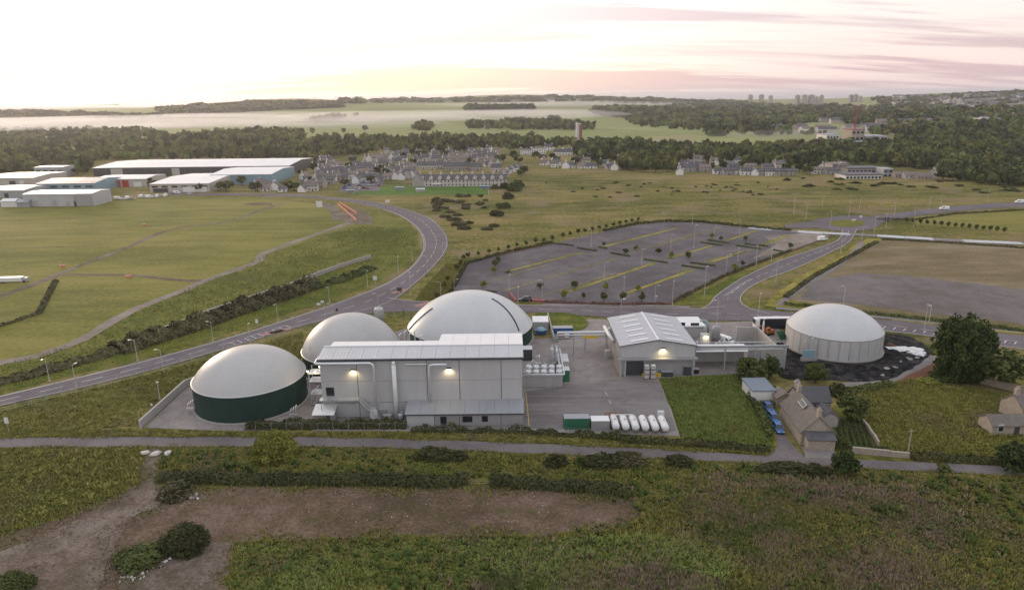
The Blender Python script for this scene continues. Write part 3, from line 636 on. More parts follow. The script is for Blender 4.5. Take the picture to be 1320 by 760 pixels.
MB().tube([(-26.4,140.8,.1),(-26.4,140.8,13.2)], .5, 12).tube([(-26.4,140.8,13.2),(-26.4,140.8,13.9)], .38, 10).build('flue', M_WHITE, MBG, True)
MB().tube([(-14.6,140.9,13.1),(-17.6,140.9,13.1),(-18.4,140.9,12.9),(-18.6,140.9,12.2),(-18.6,140.9,4.2)], .26, 10).build('duct', M_PIPE, MBG, True)
MB().tube([(-24,141.5,13.0),(-19.2,141.5,13.0)], .16, 8).build('pipe', M_PIPE, MBG)
MB().box(-42.2, Y0-.05, 5.2, -40.4, Y0+.08, 7.4).build('door', M_DARKGLASS, MBG)
# outside stair and landing
st = MB().box(-43.4, Y0-2.0, 4.95, -34.5, Y0-.05, 5.1).build('landing', M_STEEL, MBG)
rail = MB()
for k in range(10): rail.tube([(-43.3+k, Y0-1.95, 5.1), (-43.3+k, Y0-1.95, 6.2)], .035, 5)
for z in (5.65, 6.2): rail.tube([(-43.3, Y0-1.95, z), (-34.4, Y0-1.95, z)], .04, 5)
rail.build('handrail', M_STEEL, st)
for k in range(14): MB().box(-34.4+k*.32, Y0-1.9, 4.8-k*.35, -34.0+k*.32, Y0-.3, 4.86-k*.35).build('stair_tread', M_STEEL, MBG)
stg = MB(); stg.tube([(-34.4,Y0-1.92,4.8),(-29.9,Y0-1.92,.1)], .09, 5).tube([(-34.4,Y0-.3,4.8),(-29.9,Y0-.3,.1)], .09, 5).tube([(-34.4,Y0-1.92,5.9),(-29.9,Y0-1.92,1.2)], .04, 5); stg.build('stair_stringer', M_STEEL, MBG)
for k in range(4): MB().tube([(-43+k*2.8, Y0-1.8, .1), (-43+k*2.8, Y0-1.8, 4.95)], .09, 6).build('landing_post', M_STEEL, MBG)
def floodlight(x, y, z, parent, power=260, head=(0,-1)):
    """a lit flood lamp on the wall with its own light"""
    o = MB().box(-.55, -.42, -.1, .55, .0, .16).build('floodlight', M_TRIM, parent, False, (x, y, z))
    MB().box(-.45, -.36, -.16, .45, -.06, -.101).build('lamp_glass', M_LAMPON, o)
    l = bpy.data.lights.new('flood_lamp', 'SPOT'); l.energy = power; l.color = (1.0, .80, .42); l.spot_size = R(150); l.spot_blend = .8; l.shadow_soft_size = .25
    lo = bpy.data.objects.new('flood_lamp', l); COL.objects.link(lo); lo.parent = o; lo.location = (head[0]*.5, head[1]*.5, -.2)
    d = Vector((-head[0]*.35, -head[1]*.35, -1)); lo.rotation_euler = d.to_track_quat('-Z', 'Y').to_euler()
M_LAMPON = glow('lamp_on', (1.0, .82, .45), 9)
for px, py in ((455,477),(578.5,475)):
    p = atY(px, py, Y0-.4); floodlight(p.x, Y0-.02, p.z, MBG, 260)
# --- lean-to offices in front
AN = thing('office_annex', 'low grey lean-to offices along the front of the tall building', 'building')
ax = [-23.6, atY(560,540,137).x, atY(592,540,137).x, atY(646,540,137).x, 2.1]
MB().box(-23.4, 137.2, 0, 1.9, 141.8, 2.9).build('wall_core', M_TRIM, AN)
for i in range(4):
    MB().box(ax[i]+.06, 137.0 if i else 136.9, .12, ax[i+1]-.06, 137.25, 3.0).build('wall_panel', M_CLADD if i else M_CLAD, AN)
MB().box(1.85, 137.3, .1, 2.1, 141.8, 3.0).build('wall_panel', M_CLADD, AN)
for i in range(8):
    x0 = -23.9+i*3.28; MB().add([(x0,136.6,3.05),(x0+3.24,136.6,3.05),(x0+3.24,142,3.95),(x0,142,3.95),(x0,136.6,3.17),(x0+3.24,136.6,3.17),(x0+3.24,142,4.07),(x0,142,4.07)],
        [(0,3,2,1),(4,5,6,7),(0,1,5,4),(1,2,6,5),(2,3,7,6),(3,0,4,7)]).build('roof_sheet', M_ROOF2, AN)
MB().box(-24, 136.45, 2.9, 2.35, 136.58, 3.14).build('gutter', M_TRIM, AN)
def win(par, px0, py0, px1, py1, Y, name='window'):
    a, b = atY(px0, py0, Y), atY(px1, py1, Y)
    o = MB().box(a.x, Y-.06, b.z, b.x, Y+.02, a.z).build(name, M_TRIM, par)
    w = (b.x-a.x-.16)/2
    for k in range(2): MB().box(a.x+.06+k*(w+.04), Y-.075, b.z+.07, a.x+.06+k*(w+.04)+w, Y-.061, a.z-.07).build('pane', M_DARKGLASS, o)
win(AN, 567.5, 536.5, 576, 547.5, 137, 'door'); win(AN, 596, 536, 609, 543.5, 137); win(AN, 621, 535.5, 629, 543, 137)
# kiosk left of the stairs
KI = thing('plant_kiosk', 'small pale kiosk with sloping white roof by the stairs', 'kiosk', (g(420,541).x, g(420,541).y, .1))
MB().box(-2.2,-1.6,0,2.2,1.6,2.0).build('wall', M_CLADD, KI); MB().add([(-2.5,-1.9,1.95),(2.5,-1.9,1.95),(2.5,1.9,2.9),(-2.5,1.9,2.9),(-2.5,-1.9,2.08),(2.5,-1.9,2.08),(2.5,1.9,3.03),(-2.5,1.9,3.03)],[(0,3,2,1),(4,5,6,7),(0,1,5,4),(1,2,6,5),(2,3,7,6),(3,0,4,7)]).build('roof', M_ROOFW, KI); MB().box(.6,-1.66,0,1.5,-1.6,1.8).build('door', M_TRIM, KI)
def tankpod(label, px, py, r, h, mat, name='vessel', cat='vessel'):
    p = g(px, py); t = thing(name, label, cat, (p.x, p.y, .1))
    MB().lathe([(0.01,0),(r,0),(r,h*.85),(r*.8,h*.96),(r*.3,h),(.01,h)], 18).build('shell', mat, t, True)
    MB().lathe([(r+.04,h*.4),(r+.04,h*.44)], 18).lathe([(r+.04,h*.8),(r+.04,h*.84)], 18).build('band', M_STEEL, t)
    MB().tube([(0,0,h),(0,0,h+.35),(.5,0,h+.4)], .1, 6).build('outlet', M_STEEL, t); return t
def cabinet(label, px, py, w, d, h, mat, name='control_cabinet', cat='cabinet'):
    p = g(px, py); t = thing(name, label, cat, (p.x, p.y, .1))
    MB().box(-w/2,0,0,w/2,d,h).build('case', mat, t); MB().box(-w/2-.06,-.06,h,w/2+.06,d+.06,h+.08).build('lid', M_STEEL, t)
    MB().box(-w/2+.08,-.04,.12,-.03,-.001,h-.12).build('door', mat, t); MB().box(.03,-.04,.12,w/2-.08,-.001,h-.12).build('door', mat, t); return t
cabinet('pale box cabinet beside the vertical duct', 482, 541, 1.6, 1.2, 2.6, M_WHITE); cabinet('low grey pump cabinet at the foot of the flue', 499, 542, 1.8, 1.2, 1.1, M_STEEL)
cabinet('wide grey plant cabinet left of the white flue', 492, 538, 2.2, 1.4, 1.8, M_CLADD); tankpod('small steel vessel beside the office annex', 517, 541, .7, 1.6, M_STEEL)
# stair tower and platform between first tank and the building
TW = thing('stair_tower', 'galvanised stair tower with lit platform between tank and building', 'stair tower', (-46.2, 149.2, .1))
for x in (-1.4, 1.4):
    for y in (-1.4, 1.4): MB().tube([(x,y,0),(x,y,9.2)], .09, 6).build('post', M_STEEL, TW)
for z in (3, 6.2, 8.2):
    pf = MB().box(-1.6,-1.6,z,1.6,1.6,z+.1).build('platform', M_STEEL, TW)
    rl = MB()
    for a in ((-1.6,-1.6),(0,-1.6),(1.6,-1.6),(1.6,1.6),(-1.6,1.6)): rl.tube([(a[0],a[1],z),(a[0],a[1],z+1.1)], .03, 5)
    rl.tube([(-1.6,-1.6,z+1.1),(1.6,-1.6,z+1.1)], .035, 5).tube([(-1.6,1.6,z+1.1),(1.6,1.6,z+1.1)], .035, 5); rl.build('handrail', M_STEEL, pf)
for k in range(2):
    z0 = (0, 3)[k]; s_ = MB()
    for q in range(9): s_.box(-1.2+q*.27,-1.3,z0+.3+q*.3,-.9+q*.27,-.4,z0+.34+q*.3)
    s_.build('stair_flight', M_STEEL, TW)
for x, y, z in ((-1.5,-1.55,9.0),(.2,-1.55,8.9),(1.3,-1.5,10.1)):
    o = MB().box(-.16,-.2,-.1,.16,.06,.12).build('lamp', M_TRIM, TW, False, (x,y,z)); MB().box(-.12,-.23,-.08,.12,-.201,.09).build('lamp_glass', M_LAMPON, o)
    l = bpy.data.lights.new('platform_lamp', 'POINT'); l.energy = 60; l.color = (1,.8,.45); l.shadow_soft_size = .12; lo = bpy.data.objects.new('platform_lamp', l); COL.objects.link(lo); lo.parent = o; lo.location = (0,-.35,-.05)
MB().tube([(1.4,-1.4,9.2),(1.4,-1.4,11)], .06, 6).build('mast', M_STEEL, TW)
# gear on the tank walls
for i, (px, py, lab) in enumerate(((379,541,'grey pipe valve cluster at the right foot of the green tank'),(247,533,'small valve cluster on the left side of the green tank'))):
    p = g(px, py); t = thing('valve_cluster', lab, 'valves', (p.x, p.y, .1))
    for k in range(3): MB().tube([(-.6+k*.6,0,0),(-.6+k*.6,0,2.2+k*.4),(-.6+k*.6,.9,2.4+k*.4)], .13, 6).build('pipe', M_STEEL, t)
    MB().box(-.9,-.3,1.0,.9,.2,1.5).build('valve_body', M_STEEL, t); MB().lathe([(.02,2.0),(.3,2.0),(.3,2.08),(.02,2.08)], 12).build('hand_wheel', M_RED, t)
# white mast pole by second tank
p = g(389,472); t = thing('mast', 'slim white mast beside the half hidden tank', 'mast', (-51.5, 163, 0)); MB().tube([(0,0,0),(0,0,9)], [.14,.07], 8).build('pole', M_WHITE, t); MB().box(-.12,-.12,9,.12,.12,9.3).build('cap', M_STEEL, t)
# gas gear by the third dome's left foot
GS = thing('gas_pipework', 'steel gas pipework and walkway at the foot of the strapped dome', 'pipework', (-26.8, 172.5, .1))
for k, (x, h) in enumerate(((-5,7.2),(-3.6,8.8),(-2.2,9.6),(-.8,9.0),(.6,9.8),(2,8.4))): MB().tube([(x,0,0),(x,0,h),(x+.5,1.0,h+.25)], .17, 7).build('pipe', M_PIPE, GS)
wk = MB().box(-8,-1.4,6.4,3,1.4,6.5).build('walkway', M_STEEL, GS); rl = MB()
for k in range(9): rl.tube([(-8+k*1.37,-1.4,6.5),(-8+k*1.37,-1.4,7.6)], .03, 5)
rl.tube([(-8,-1.4,7.6),(3,-1.4,7.6)], .035, 5).build('handrail', M_STEEL, wk)
for x in (-7.5,-2,2.5): MB().tube([(x,0,0),(x,0,6.4)], .1, 6).build('post', M_STEEL, GS)
tankpod('cylindrical pale tank with dark band behind the cream dome', 489.5, 416, 1.5, 5.2, M_CLAD)

# --- gas treatment compound
x1_b = g(725,497).x
BD = thing('bund', 'concrete walled bund holding white vessels', 'bund', (0,0,0)); q = [g(*p) for p in ((675,499),(725,497),(719,448),(676,448))]
y0 = q[0].y; x1 = q[1].x; yb_ = y0
for k in range(4):
    w = (x1-2.6)/4; MB().box(2.6+k*w, y0, .05, 2.6+(k+1)*w-.03, y0+.35, 3.0).build('wall_panel', M_CONCP, BD)
MB().box(2.5, y0-.08, 3.0, x1+.1, y0+.45, 3.22).build('coping', M_SLAB, BD)
for k in range(5): MB().box(x1-.35, y0+.4+k*4.4, .05, x1, y0+.4+(k+1)*4.4-.03, 2.6).build('wall_panel', M_CONCP, BD)
MB().box(x1-.45, y0+.4, 2.6, x1+.1, y0+22.4, 2.8).build('coping', M_SLAB, BD)
PW0 = tankpod('white rounded vessel in the bund, first of the front row', 680, 490, .82, 3.7, M_WHITE)
PW0['group'] = 'white vessels in the bund'; PW0.location = (3.9, y0+2.2, .1)
k = 0
for row in range(2):
    for cidx in range(5):
        if row == 0 and cidx == 0: continue
        c = copy_tree(PW0); c.location = (3.9+cidx*1.95+.2*row, y0+2.2+row*3.2, .1); c['label'] = f"white rounded vessel in the bund, {nth(cidx)} from the tall building, {'front' if row == 0 else 'rear'} row"
tankpod('tall steel column in the bund behind the vessels', 708, 478, .55, 7.0, M_STEEL).location = (10.2, y0+9.5, .1)
tankpod('second thinner steel column in the bund', 712, 478, .4, 6.0, M_PIPE).location = (11.6, y0+11, .1)
for i in range(6):
    px, py = 690+i*5, 462-(i % 3)*7; p = g(px, py); t = thing('pipe_skid', f'{nth(i)} cluttered pipe skid behind the white vessels', 'pipe skid', (3.6+i*1.6, y0+9+(i % 3)*3.2, .1), 0, 'pipe skids in the bund')
    MB().box(-.7,-.7,0,.7,.7,.25).build('base', M_STEEL, t)
    for q_ in range(4): MB().tube([(-.5+q_*.32,-.4,.2),(-.5+q_*.32,-.4,1.2+.5*((q_+i) % 3)),(.5,.3+.1*q_,1.3+.5*((q_+i) % 3))], .1, 6).build('pipe', [M_PIPE, M_STEEL, M_WHITE][(q_+i) % 3], t)
cabinet('dark cabinet against the end of the tall building', 679, 465, 3.0, 3.0, 3.2, M_TRIM)
cabinet('green switchgear cabinet at the bund corner', 729, 492, 2.0, 2.6, 3.0, M_CGREEN)
cabinet('beige control cabinet behind the green one', 728, 478, 2.0, 5.5, 2.6, M_HARL)
# pipe bridge over the yard gate
PB = thing('pipe_bridge', 'pale pipe bridge crossing the yard to the shed', 'pipe bridge', (0,0,0)); yb = 181.0
xa, xb = 2.5, 31.0
for z, r in ((6.1,.34),(5.3,.24)):
    MB().tube([(xa+10,yb,z-2.2),(xa+10.2,yb,z),(xb-5,yb,z),(xb-3.2,yb,z+1.6),(xb,yb,z+1.6)], r, 9).build('pipe', M_PIPE, PB, True)
MB().box(xa+9,yb-.9,4.7,xb-4,yb-.75,4.95).box(xa+9,yb+.75,4.7,xb-4,yb+.9,4.95).build('beam', M_STEEL, PB)
for x in (xa+9.6, xa+18, xb-4.5): MB().tube([(x,yb-.8,0),(x,yb-.8,4.8)], .14, 6).tube([(x,yb+.8,0),(x,yb+.8,4.8)], .14, 6).build('post', M_STEEL, PB)
MB().box(xa+17.2,yb-1.05,4.6,xa+21.4,yb-.95,5.4).build('height_sign', M_YELLOW, PB)
MB().tube([(xa+14.5,yb-2,0),(xa+14.6,yb-2,5.8)], .06, 6).build('mast', M_TRIM, PB)
# flat white block, skip, container and recycling bins at the back of the compound
def container(name, label, px, py, w, d, h, mat, rz=0, roof=None, cat='container'):
    p = g(px, py); t = thing(name, label, cat, (p.x, p.y, .12), rz)
    k = max(4, int(w/.45)); prof = []
    mb = MB().box(-w/2+.06, .06, .1, w/2-.06, d-.06, h-.1)
    for i in range(k): mb.box(-w/2+.1+i*(w-.2)/k, .02, .15, -w/2+.1+(i+.55)*(w-.2)/k, .07, h-.12)
    mb.build('side_panel', mat, t)
    for x in (-w/2, w/2-.12):
        for y in (0, d-.12): MB().box(x,y,0,x+.12,y+.12,h).build('corner_post', mat, t)
    for z_ in (0, h-.12): MB().box(-w/2+.12,0,z_,w/2-.12,.1,z_+.12).build('rail', mat, t)
    MB().box(-w/2+.01,.01,h,w/2-.01,d-.01,h+.05).build('roof', roof or mat, t); return t
container('storage_container', 'blue storage container beside the grass island', 725.5, 434, 6.1, 2.5, 2.6, M_BLUE, 0, M_ROOF2)
container('flat_block', 'small white flat-roofed block behind the strapped dome', 697, 424, 5.0, 6.0, 2.2, M_CLAD, 0, M_ROOFW, 'kiosk')
for i, (px, m, cn) in enumerate(((716,M_CGREEN,'green'),(723,M_RED,'red'),(730.5,M_WHITE,'white'))):
    p = g(px, 436.5); t = thing('wheeled_bin', f'{cn} wheeled bin in front of the blue container', 'bin', (p.x, p.y, .12), 0, 'bins by the blue container')
    MB().add([(-.55,-.4,.15),(.55,-.4,.15),(.55,.4,.15),(-.55,.4,.15),(-.68,-.5,1.2),(.68,-.5,1.2),(.68,.5,1.2),(-.68,.5,1.2)],[(0,3,2,1),(4,5,6,7),(0,1,5,4),(1,2,6,5),(2,3,7,6),(3,0,4,7)]).build('bin_body', m, t)
    MB().ext([(-.55,1.2),(.55,1.2),(.4,1.42),(-.3,1.42)], -.7, .7).build('lid', m, t)
    for x in (-.45,.45): MB().tube([(x-.05,-.42,.1),(x+.05,-.42,.1)], .1, 8).build('wheel', M_BLACK, t)
p = g(697,431); t = thing('skip', 'blue open skip heaped with sheeting near the compound wall', 'skip', (p.x, p.y, .12))
MB().add([(-1.4,-.8,.1),(1.4,-.8,.1),(1.4,.8,.1),(-1.4,.8,.1),(-2,-1,1.5),(2,-1,1.5),(2,1,1.5),(-2,1,1.5)],[(0,3,2,1),(4,5,6,7),(0,1,5,4),(1,2,6,5),(2,3,7,6),(3,0,4,7)]).build('hopper', M_BLUE, t); MB().lathe([(1.5,1.5),(1.1,2.0),(.4,2.3),(.01,2.35)], 9).build('sheeting', M_LBLUE, t, True)
p0, p1 = g(706,411), g(714,442); t = thing('screen_wall', 'pale low wall running back beside the grass island', 'wall')
for k in range(4):
    a = p0.lerp(p1, k/4); b = p0.lerp(p1, (k+1)/4); d = b-a; MB().obox((0,0,0), (d.length-.03,.3,2.2)).build('wall_panel', M_CONCP, t, False, ((a.x+b.x)/2,(a.y+b.y)/2,.1), math.atan2(d.y,d.x))

# --- reception shed
SX0, SX1, SY0, SY1 = 27.8, 46.9, 164.4, 187.5; SE, SR = 8.15, 9.75; SM = (SX0+SX1)/2
SH = thing('reception_shed', 'grey portal shed with pale ridged roof beside the lorry yard', 'shed', (0,0,0))
MB().add([(SX0,SY0,0),(SX1,SY0,0),(SX1,SY0,SE),(SM,SY0,SR),(SX0,SY0,SE),(SX0,SY1,0),(SX1,SY1,0),(SX1,SY1,SE),(SM,SY1,SR),(SX0,SY1,SE)],[(0,1,2,3,4),(9,8,7,6,5),(0,4,9,5),(1,6,7,2)]).build('wall', M_CLAD, SH)
for i in range(4):
    x0 = SX0+i*(SX1-SX0)/4; x1 = SX0+(i+1)*(SX1-SX0)/4-.05
    zt = lambda x: SE+(SR-SE)*(1-abs(x-SM)/((SX1-SX0)/2))
    MB().add([(x0,SY0-.06,5.0),(x1,SY0-.06,5.0),(x1,SY0-.06,zt(x1)-.1),(x0,SY0-.06,zt(x0)-.1)],[(0,1,2,3)]).build('gable_panel', M_CLAD, SH)
for i in range(6):
    y0_ = SY0+i*(SY1-SY0)/6; y1_ = y0_+(SY1-SY0)/6-.05; MB().box(SX0-.08,y0_,.2,SX0-.005,y1_,SE-.15).build('wall_panel', M_CLADD, SH)
    for s_ in (-1, 1):
        xe = SM+s_*((SX1-SX0)/2+.4); ze = SE-.05
        mb = MB().add([(SM,y0_-(.4 if i==0 else 0),SR),(SM,y1_,SR),(xe,y1_,ze),(xe,y0_-(.4 if i==0 else 0),ze)]+[(SM,y0_-(.4 if i==0 else 0),SR+.12),(SM,y1_,SR+.12),(xe,y1_,ze+.12),(xe,y0_-(.4 if i==0 else 0),ze+.12)],[(0,1,2,3),(7,6,5,4),(0,4,5,1),(1,5,6,2),(2,6,7,3),(3,7,4,0)])
        for q in range(3):
            yy = y0_+.6+q*1.28; mb.add([(SM,yy-.05,SR+.121),(xe,yy-.05,ze+.121),(xe,yy+.05,ze+.121),(SM,yy+.05,SR+.121),(SM,yy,SR+.18),(xe,yy,ze+.18)],[(0,1,5,4),(4,5,2,3)])
        rs = mb.build('roof_sheet', M_ROOF, SH)
        a_, b_ = SM+s_*2.2, SM+s_*6.8; za = lambda x: SR+(ze-SR)*abs(x-SM)/abs(xe-SM)
        MB().add([(a_,y0_+1.2,za(a_)+.2),(b_,y0_+1.2,za(b_)+.2),(b_,y0_+2.1,za(b_)+.2),(a_,y0_+2.1,za(a_)+.2)],[(0,1,2,3)]).build('rooflight', M_ROOFW, rs)
MB().ext([(SM-.3,SR+.02),(SM,SR+.26),(SM+.3,SR+.02)], SY0-.45, SY1, 'y').build('ridge_cap', M_ROOFW, SH)
for s_ in (0,1):
    x = SX0-.45 if s_==0 else SX1+.25; MB().box(x,SY0-.4,SE-.25,x+.2,SY1,SE-.03).build('gutter', M_TRIM, SH)
MB().add([(SX0-.4,SY0-.45,SE-.12),(SM,SY0-.45,SR-.06),(SX1+.4,SY0-.45,SE-.12),(SX1+.4,SY0-.45,SE+.1),(SM,SY0-.45,SR+.16),(SX0-.4,SY0-.45,SE+.1)],[(0,1,4,5),(1,2,3,4)]).build('barge_board', M_TRIM, SH)
MB().box(SX0-.6,SY0-1.3,4.55,SX1+.6,SY0-.1,4.95).build('canopy_beam', M_CLADD, SH)
for x in (SX0-.2, SX0+1.0, SX1-.6): MB().box(x,SY0-1.0,0,x+.35,SY0-.6,4.55).build('column', M_STEEL, SH)
a = atY(807,466,SY0); b = atY(829,484,SY0); dr = MB().box(a.x,SY0-.14,.05,b.x,SY0-.02,4.5).build('roller_door', M_TRIM, SH)
for k in range(9): MB().box(a.x+.05,SY0-.19,.2+k*.47,b.x-.05,SY0-.141,.56+k*.47).build('slat', M_TRIM, dr)
for k in range(5): MB().box(b.x+.4+k*2.4,SY0-.12,.1,b.x+2.75+k*2.4,SY0-.03,4.5).build('lower_panel', M_CLADD, SH)
p = atY(855,449.5,SY0-.4); floodlight(p.x, SY0-.08, p.z, SH, 330)
MB().tube([(SX0-1.5,SY0+20,6.5),(SX0-1.2,SY0+14,6.5),(SX0-.6,SY0+9,6.3)], .5, 10).build('duct', M_WHITE, SH, True)
MB().box(SX0-2.2,SY0+12,0,SX0-1.0,SY0+13.4,2.2).build('duct_base', M_STEEL, SH)
# goods in front of the shed
ib = []
for c in range(2):
    for lv in range(3):
        p = atY(833+c*8.2, 482, SY0-2); t = thing('bulk_container', f"caged white liquid tank, {['bottom','middle','top'][lv]} of the {['left','right'][c]} stack by the shed door", 'liquid tank', (p.x, SY0-2.4, .12+lv*1.25), 0, 'stacked caged tanks at the shed')
        MB().box(-.52,-.52,.16,.52,.52,1.12).build('bottle', M_WHITE, t); cg = MB()
        for k in range(5): cg.box(-.6+k*.29,-.6,.14,-.56+k*.29,-.57,1.17)
        for z in (.3,.6,.9,1.15): cg.box(-.6,-.605,z,.6,-.575,z+.04)
        cg.build('cage', M_STEEL, t); MB().box(-.6,-.6,0,.6,.6,.13).build('pallet', M_BROWN, t)
for k in range(7):
    p = g(829.5+k*3.4, 485.5-.35*(k % 2)); t = thing('barrier_block', f'{nth(k)} yellow barrier block in the row before the shed', 'barrier', (p.x, p.y, .1), .05*(k % 3), 'yellow barriers at the shed')
    MB().ext([(-.35,0),(.35,0),(.2,.25),(.12,.95),(-.12,.95),(-.2,.25)], -.38, .38).build('block', M_YELLOW, t); MB().box(-.12,-.4,.3,.12,-.375,.5).build('reflector', M_TRIM, t)
cabinet('dark squat generator right of the yellow barriers', 860, 486, 3.0, 1.4, 1.3, M_TRIM, 'generator', 'generator'); cabinet('dark tall bin store at the shed corner', 886, 484, 1.8, 1.4, 2.4, M_TRIM, 'bin_store', 'bin store')
cabinet('low dark crate right of the shed corner', 897, 482, 1.6, 1.2, 1.2, M_BLACK, 'crate', 'crate')
# gantry and store right of the shed
GY = thing('store_lean_to', 'long low lean-to store joined to the right of the shed', 'lean-to', (0,0,0)); x0, x1 = 47.4, 72.0; yg = 167.0
MB().box(x0,yg,6.2,x1,yg+.5,6.6).build('beam', M_STEEL, GY); MB().tube([(x0,yg-.3,6.9),(x1,yg-.3,6.9)], .2, 8).build('pipe', M_STEEL, GY, True)
for k, z_ in enumerate((5.7,5.3,7.3)): MB().tube([(x0,yg+.8+k*.3,z_),(x1-1,yg+.8+k*.3,z_)], .13, 7).build('pipe', M_PIPE if k % 2 else M_STEEL, GY, True)
MB().tube([(2.6,yb_-.3,3.5),(x1_b,yb_-.3,3.5),(x1_b+.4,yb_,3.4),(x1_b+.5,yb_+18,3.4)], .2, 8).build('wall_pipe', M_PIPE, BD, True)
for k in range(4): MB().box(x0+.2+k*7.9,yg+.05,0,x0+.55+k*7.9,yg+.4,6.2).build('column', M_STEEL, GY)
for k in range(4): MB().box(x0+1+k*3.6,yg+1.5,4.6,x0+4.55+k*3.6,yg+7,4.75).build('roof_sheet', M_ROOFW, GY)
for k in range(4): MB().box(x0+1+k*3.6,yg+6,0,x0+4.5+k*3.6,yg+6.3,4.5).build('wall_panel', M_CONCP, GY)
for k in range(3): MB().box(62.2+k*3.3,yg+1.5,.1,65.4+k*3.3,yg+1.8,5.2).build('wall_panel', M_CONCP, GY)
# concrete push-wall bay
BY = thing('storage_bay', 'open concrete walled storage bay left of the ribbed tank', 'storage bay', (0,0,0))
for k in range(3): MB().box(64.0+k*1.8,184.0,.1,65.77+k*1.8,184.4,6.0).build('wall_panel', M_CONCP, BY)
for k in range(6): MB().box(69.6,169.5+k*2.5,.1,70.0,171.97+k*2.5,6.0).build('wall_panel', M_CONCP, BY)
# flat office behind the shed
OF = thing('site_office', 'flat-roofed grey site office behind the shed', 'office', (0,0,0)); a, b = atY(858,424,192), atY(907,424,192)
MB().box(a.x,192,0,b.x,200,3.6).build('wall', M_CLAD, OF); MB().box(a.x-.4,191.5,3.6,b.x+.4,200.4,4.0).build('roof', M_ROOFW, OF)
win(OF, 877.5, 415.5, 883, 421.5, 191.9); win(OF, 890.5, 416, 901, 421.5, 191.9)
MB().tube([(b.x,196,4.2),(b.x+1.6,195,4.2),(b.x+2,194,3.6),(b.x+2,194,0)], .35, 8).build('blue_duct', M_LBLUE, OF, True)
# process gear between shed and bay
for i in range(7):
    t = thing('pump_skid', f'{nth(i)} pump skid from the shed in the pipe yard', 'pump skid', (49.5+i*2.1, 178+(i % 3)*2.6, .1), 0, 'pump skids right of the shed')
    MB().box(-.9,-.8,0,.9,.8,.3).build('base', M_STEEL, t); MB().tube([(-.6,0,.8),(.5,0,.8)], .42, 10).build('motor', [M_LBLUE,M_CLADD,M_WHITE,M_TRIM][i % 4], t, True)
    for q_ in range(3): MB().tube([(-.6+q_*.5,-.5,.3),(-.6+q_*.5,-.5,2.0+.5*((q_+i) % 3)),(.7,.5,2.2+.5*((q_+i) % 3))], .14, 6).build('pipe', [M_PIPE,M_WHITE,M_STEEL][(q_+i) % 3], t)
tankpod('upright grey filter vessel in the pipe yard', 922, 442, 1.2, 5.4, M_CLADD, 'filter_vessel')
t = cabinet('pale chiller unit lit by a yellow lamp in the pipe yard', 909, 446, 2.2, 2.0, 3.2, M_WHITE, 'chiller', 'chiller'); floodlight(0, -.1, 3.4, t, 120)
tankpod('slim white scrubber column beside the pipe yard', 981, 452, .25, 9.0, M_WHITE)
# white gas bullets along the front fence
GB = thing('gas_bullet', 'white gas bullet', 'gas tank', (0,0,0), 0, 'white gas tanks by the front fence')
rb = .82; prof = [(rb*math.sin(t_), -rb*.7*math.cos(t_)) for t_ in np.linspace(.02, math.pi/2, 7)]
L = 4.4; prof = [(r_, z_-L/2) for r_, z_ in prof]+[(r_, L/2-z_) for r_, z_ in prof[::-1]]
me = MB().lathe(prof, 20).mesh('shell', M_WHITE, True); o = link('shell', me, GB, (0,0,1.25)); o.rotation_euler = (R(90),0,0)
for y in (-1.4, 1.4): MB().box(-.6,y-.12,0,.6,y+.12,.75).build('saddle', M_CONC, GB)
MB().tube([(0,-.3,2.0),(0,-.3,2.3)], .18, 8).build('valve_cap', M_STEEL, GB)
for i in range(6):
    b_ = GB if i == 0 else copy_tree(GB); p = g(793.5+i*12.7, 556.3+i*.35); b_.location = (p.x, p.y+1.9, .15); b_['label'] = f"white gas bullet tank by the front fence, {nth(i)} from the white roofed kiosk"
MB().tube([(-1,0,2.5),(-.6,0,3.0),(3.8,0,3.0),(4.2,0,2.5)], .1, 6).build('vent_pipe', M_WHITE, GB)
container('storage_container', 'dark green container with pale roof by the front fence', 743.5, 553.5, 5.6, 2.4, 2.5, M_CGREEN, 0, M_ROOF2)
container('plant_kiosk', 'low white-roofed kiosk between green container and gas tanks', 774, 555, 4.0, 2.6, 2.2, M_CLADD, 0, M_ROOFW, 'kiosk')
container('steel_crate', 'brown steel crate behind the gas tanks', 788, 546, 2.6, 1.8, 1.8, M_BROWN, 0, None, 'crate')
cabinet('white cabinet behind the last gas tank', 852, 541, 1.3, 1.0, 1.7, M_WHITE)

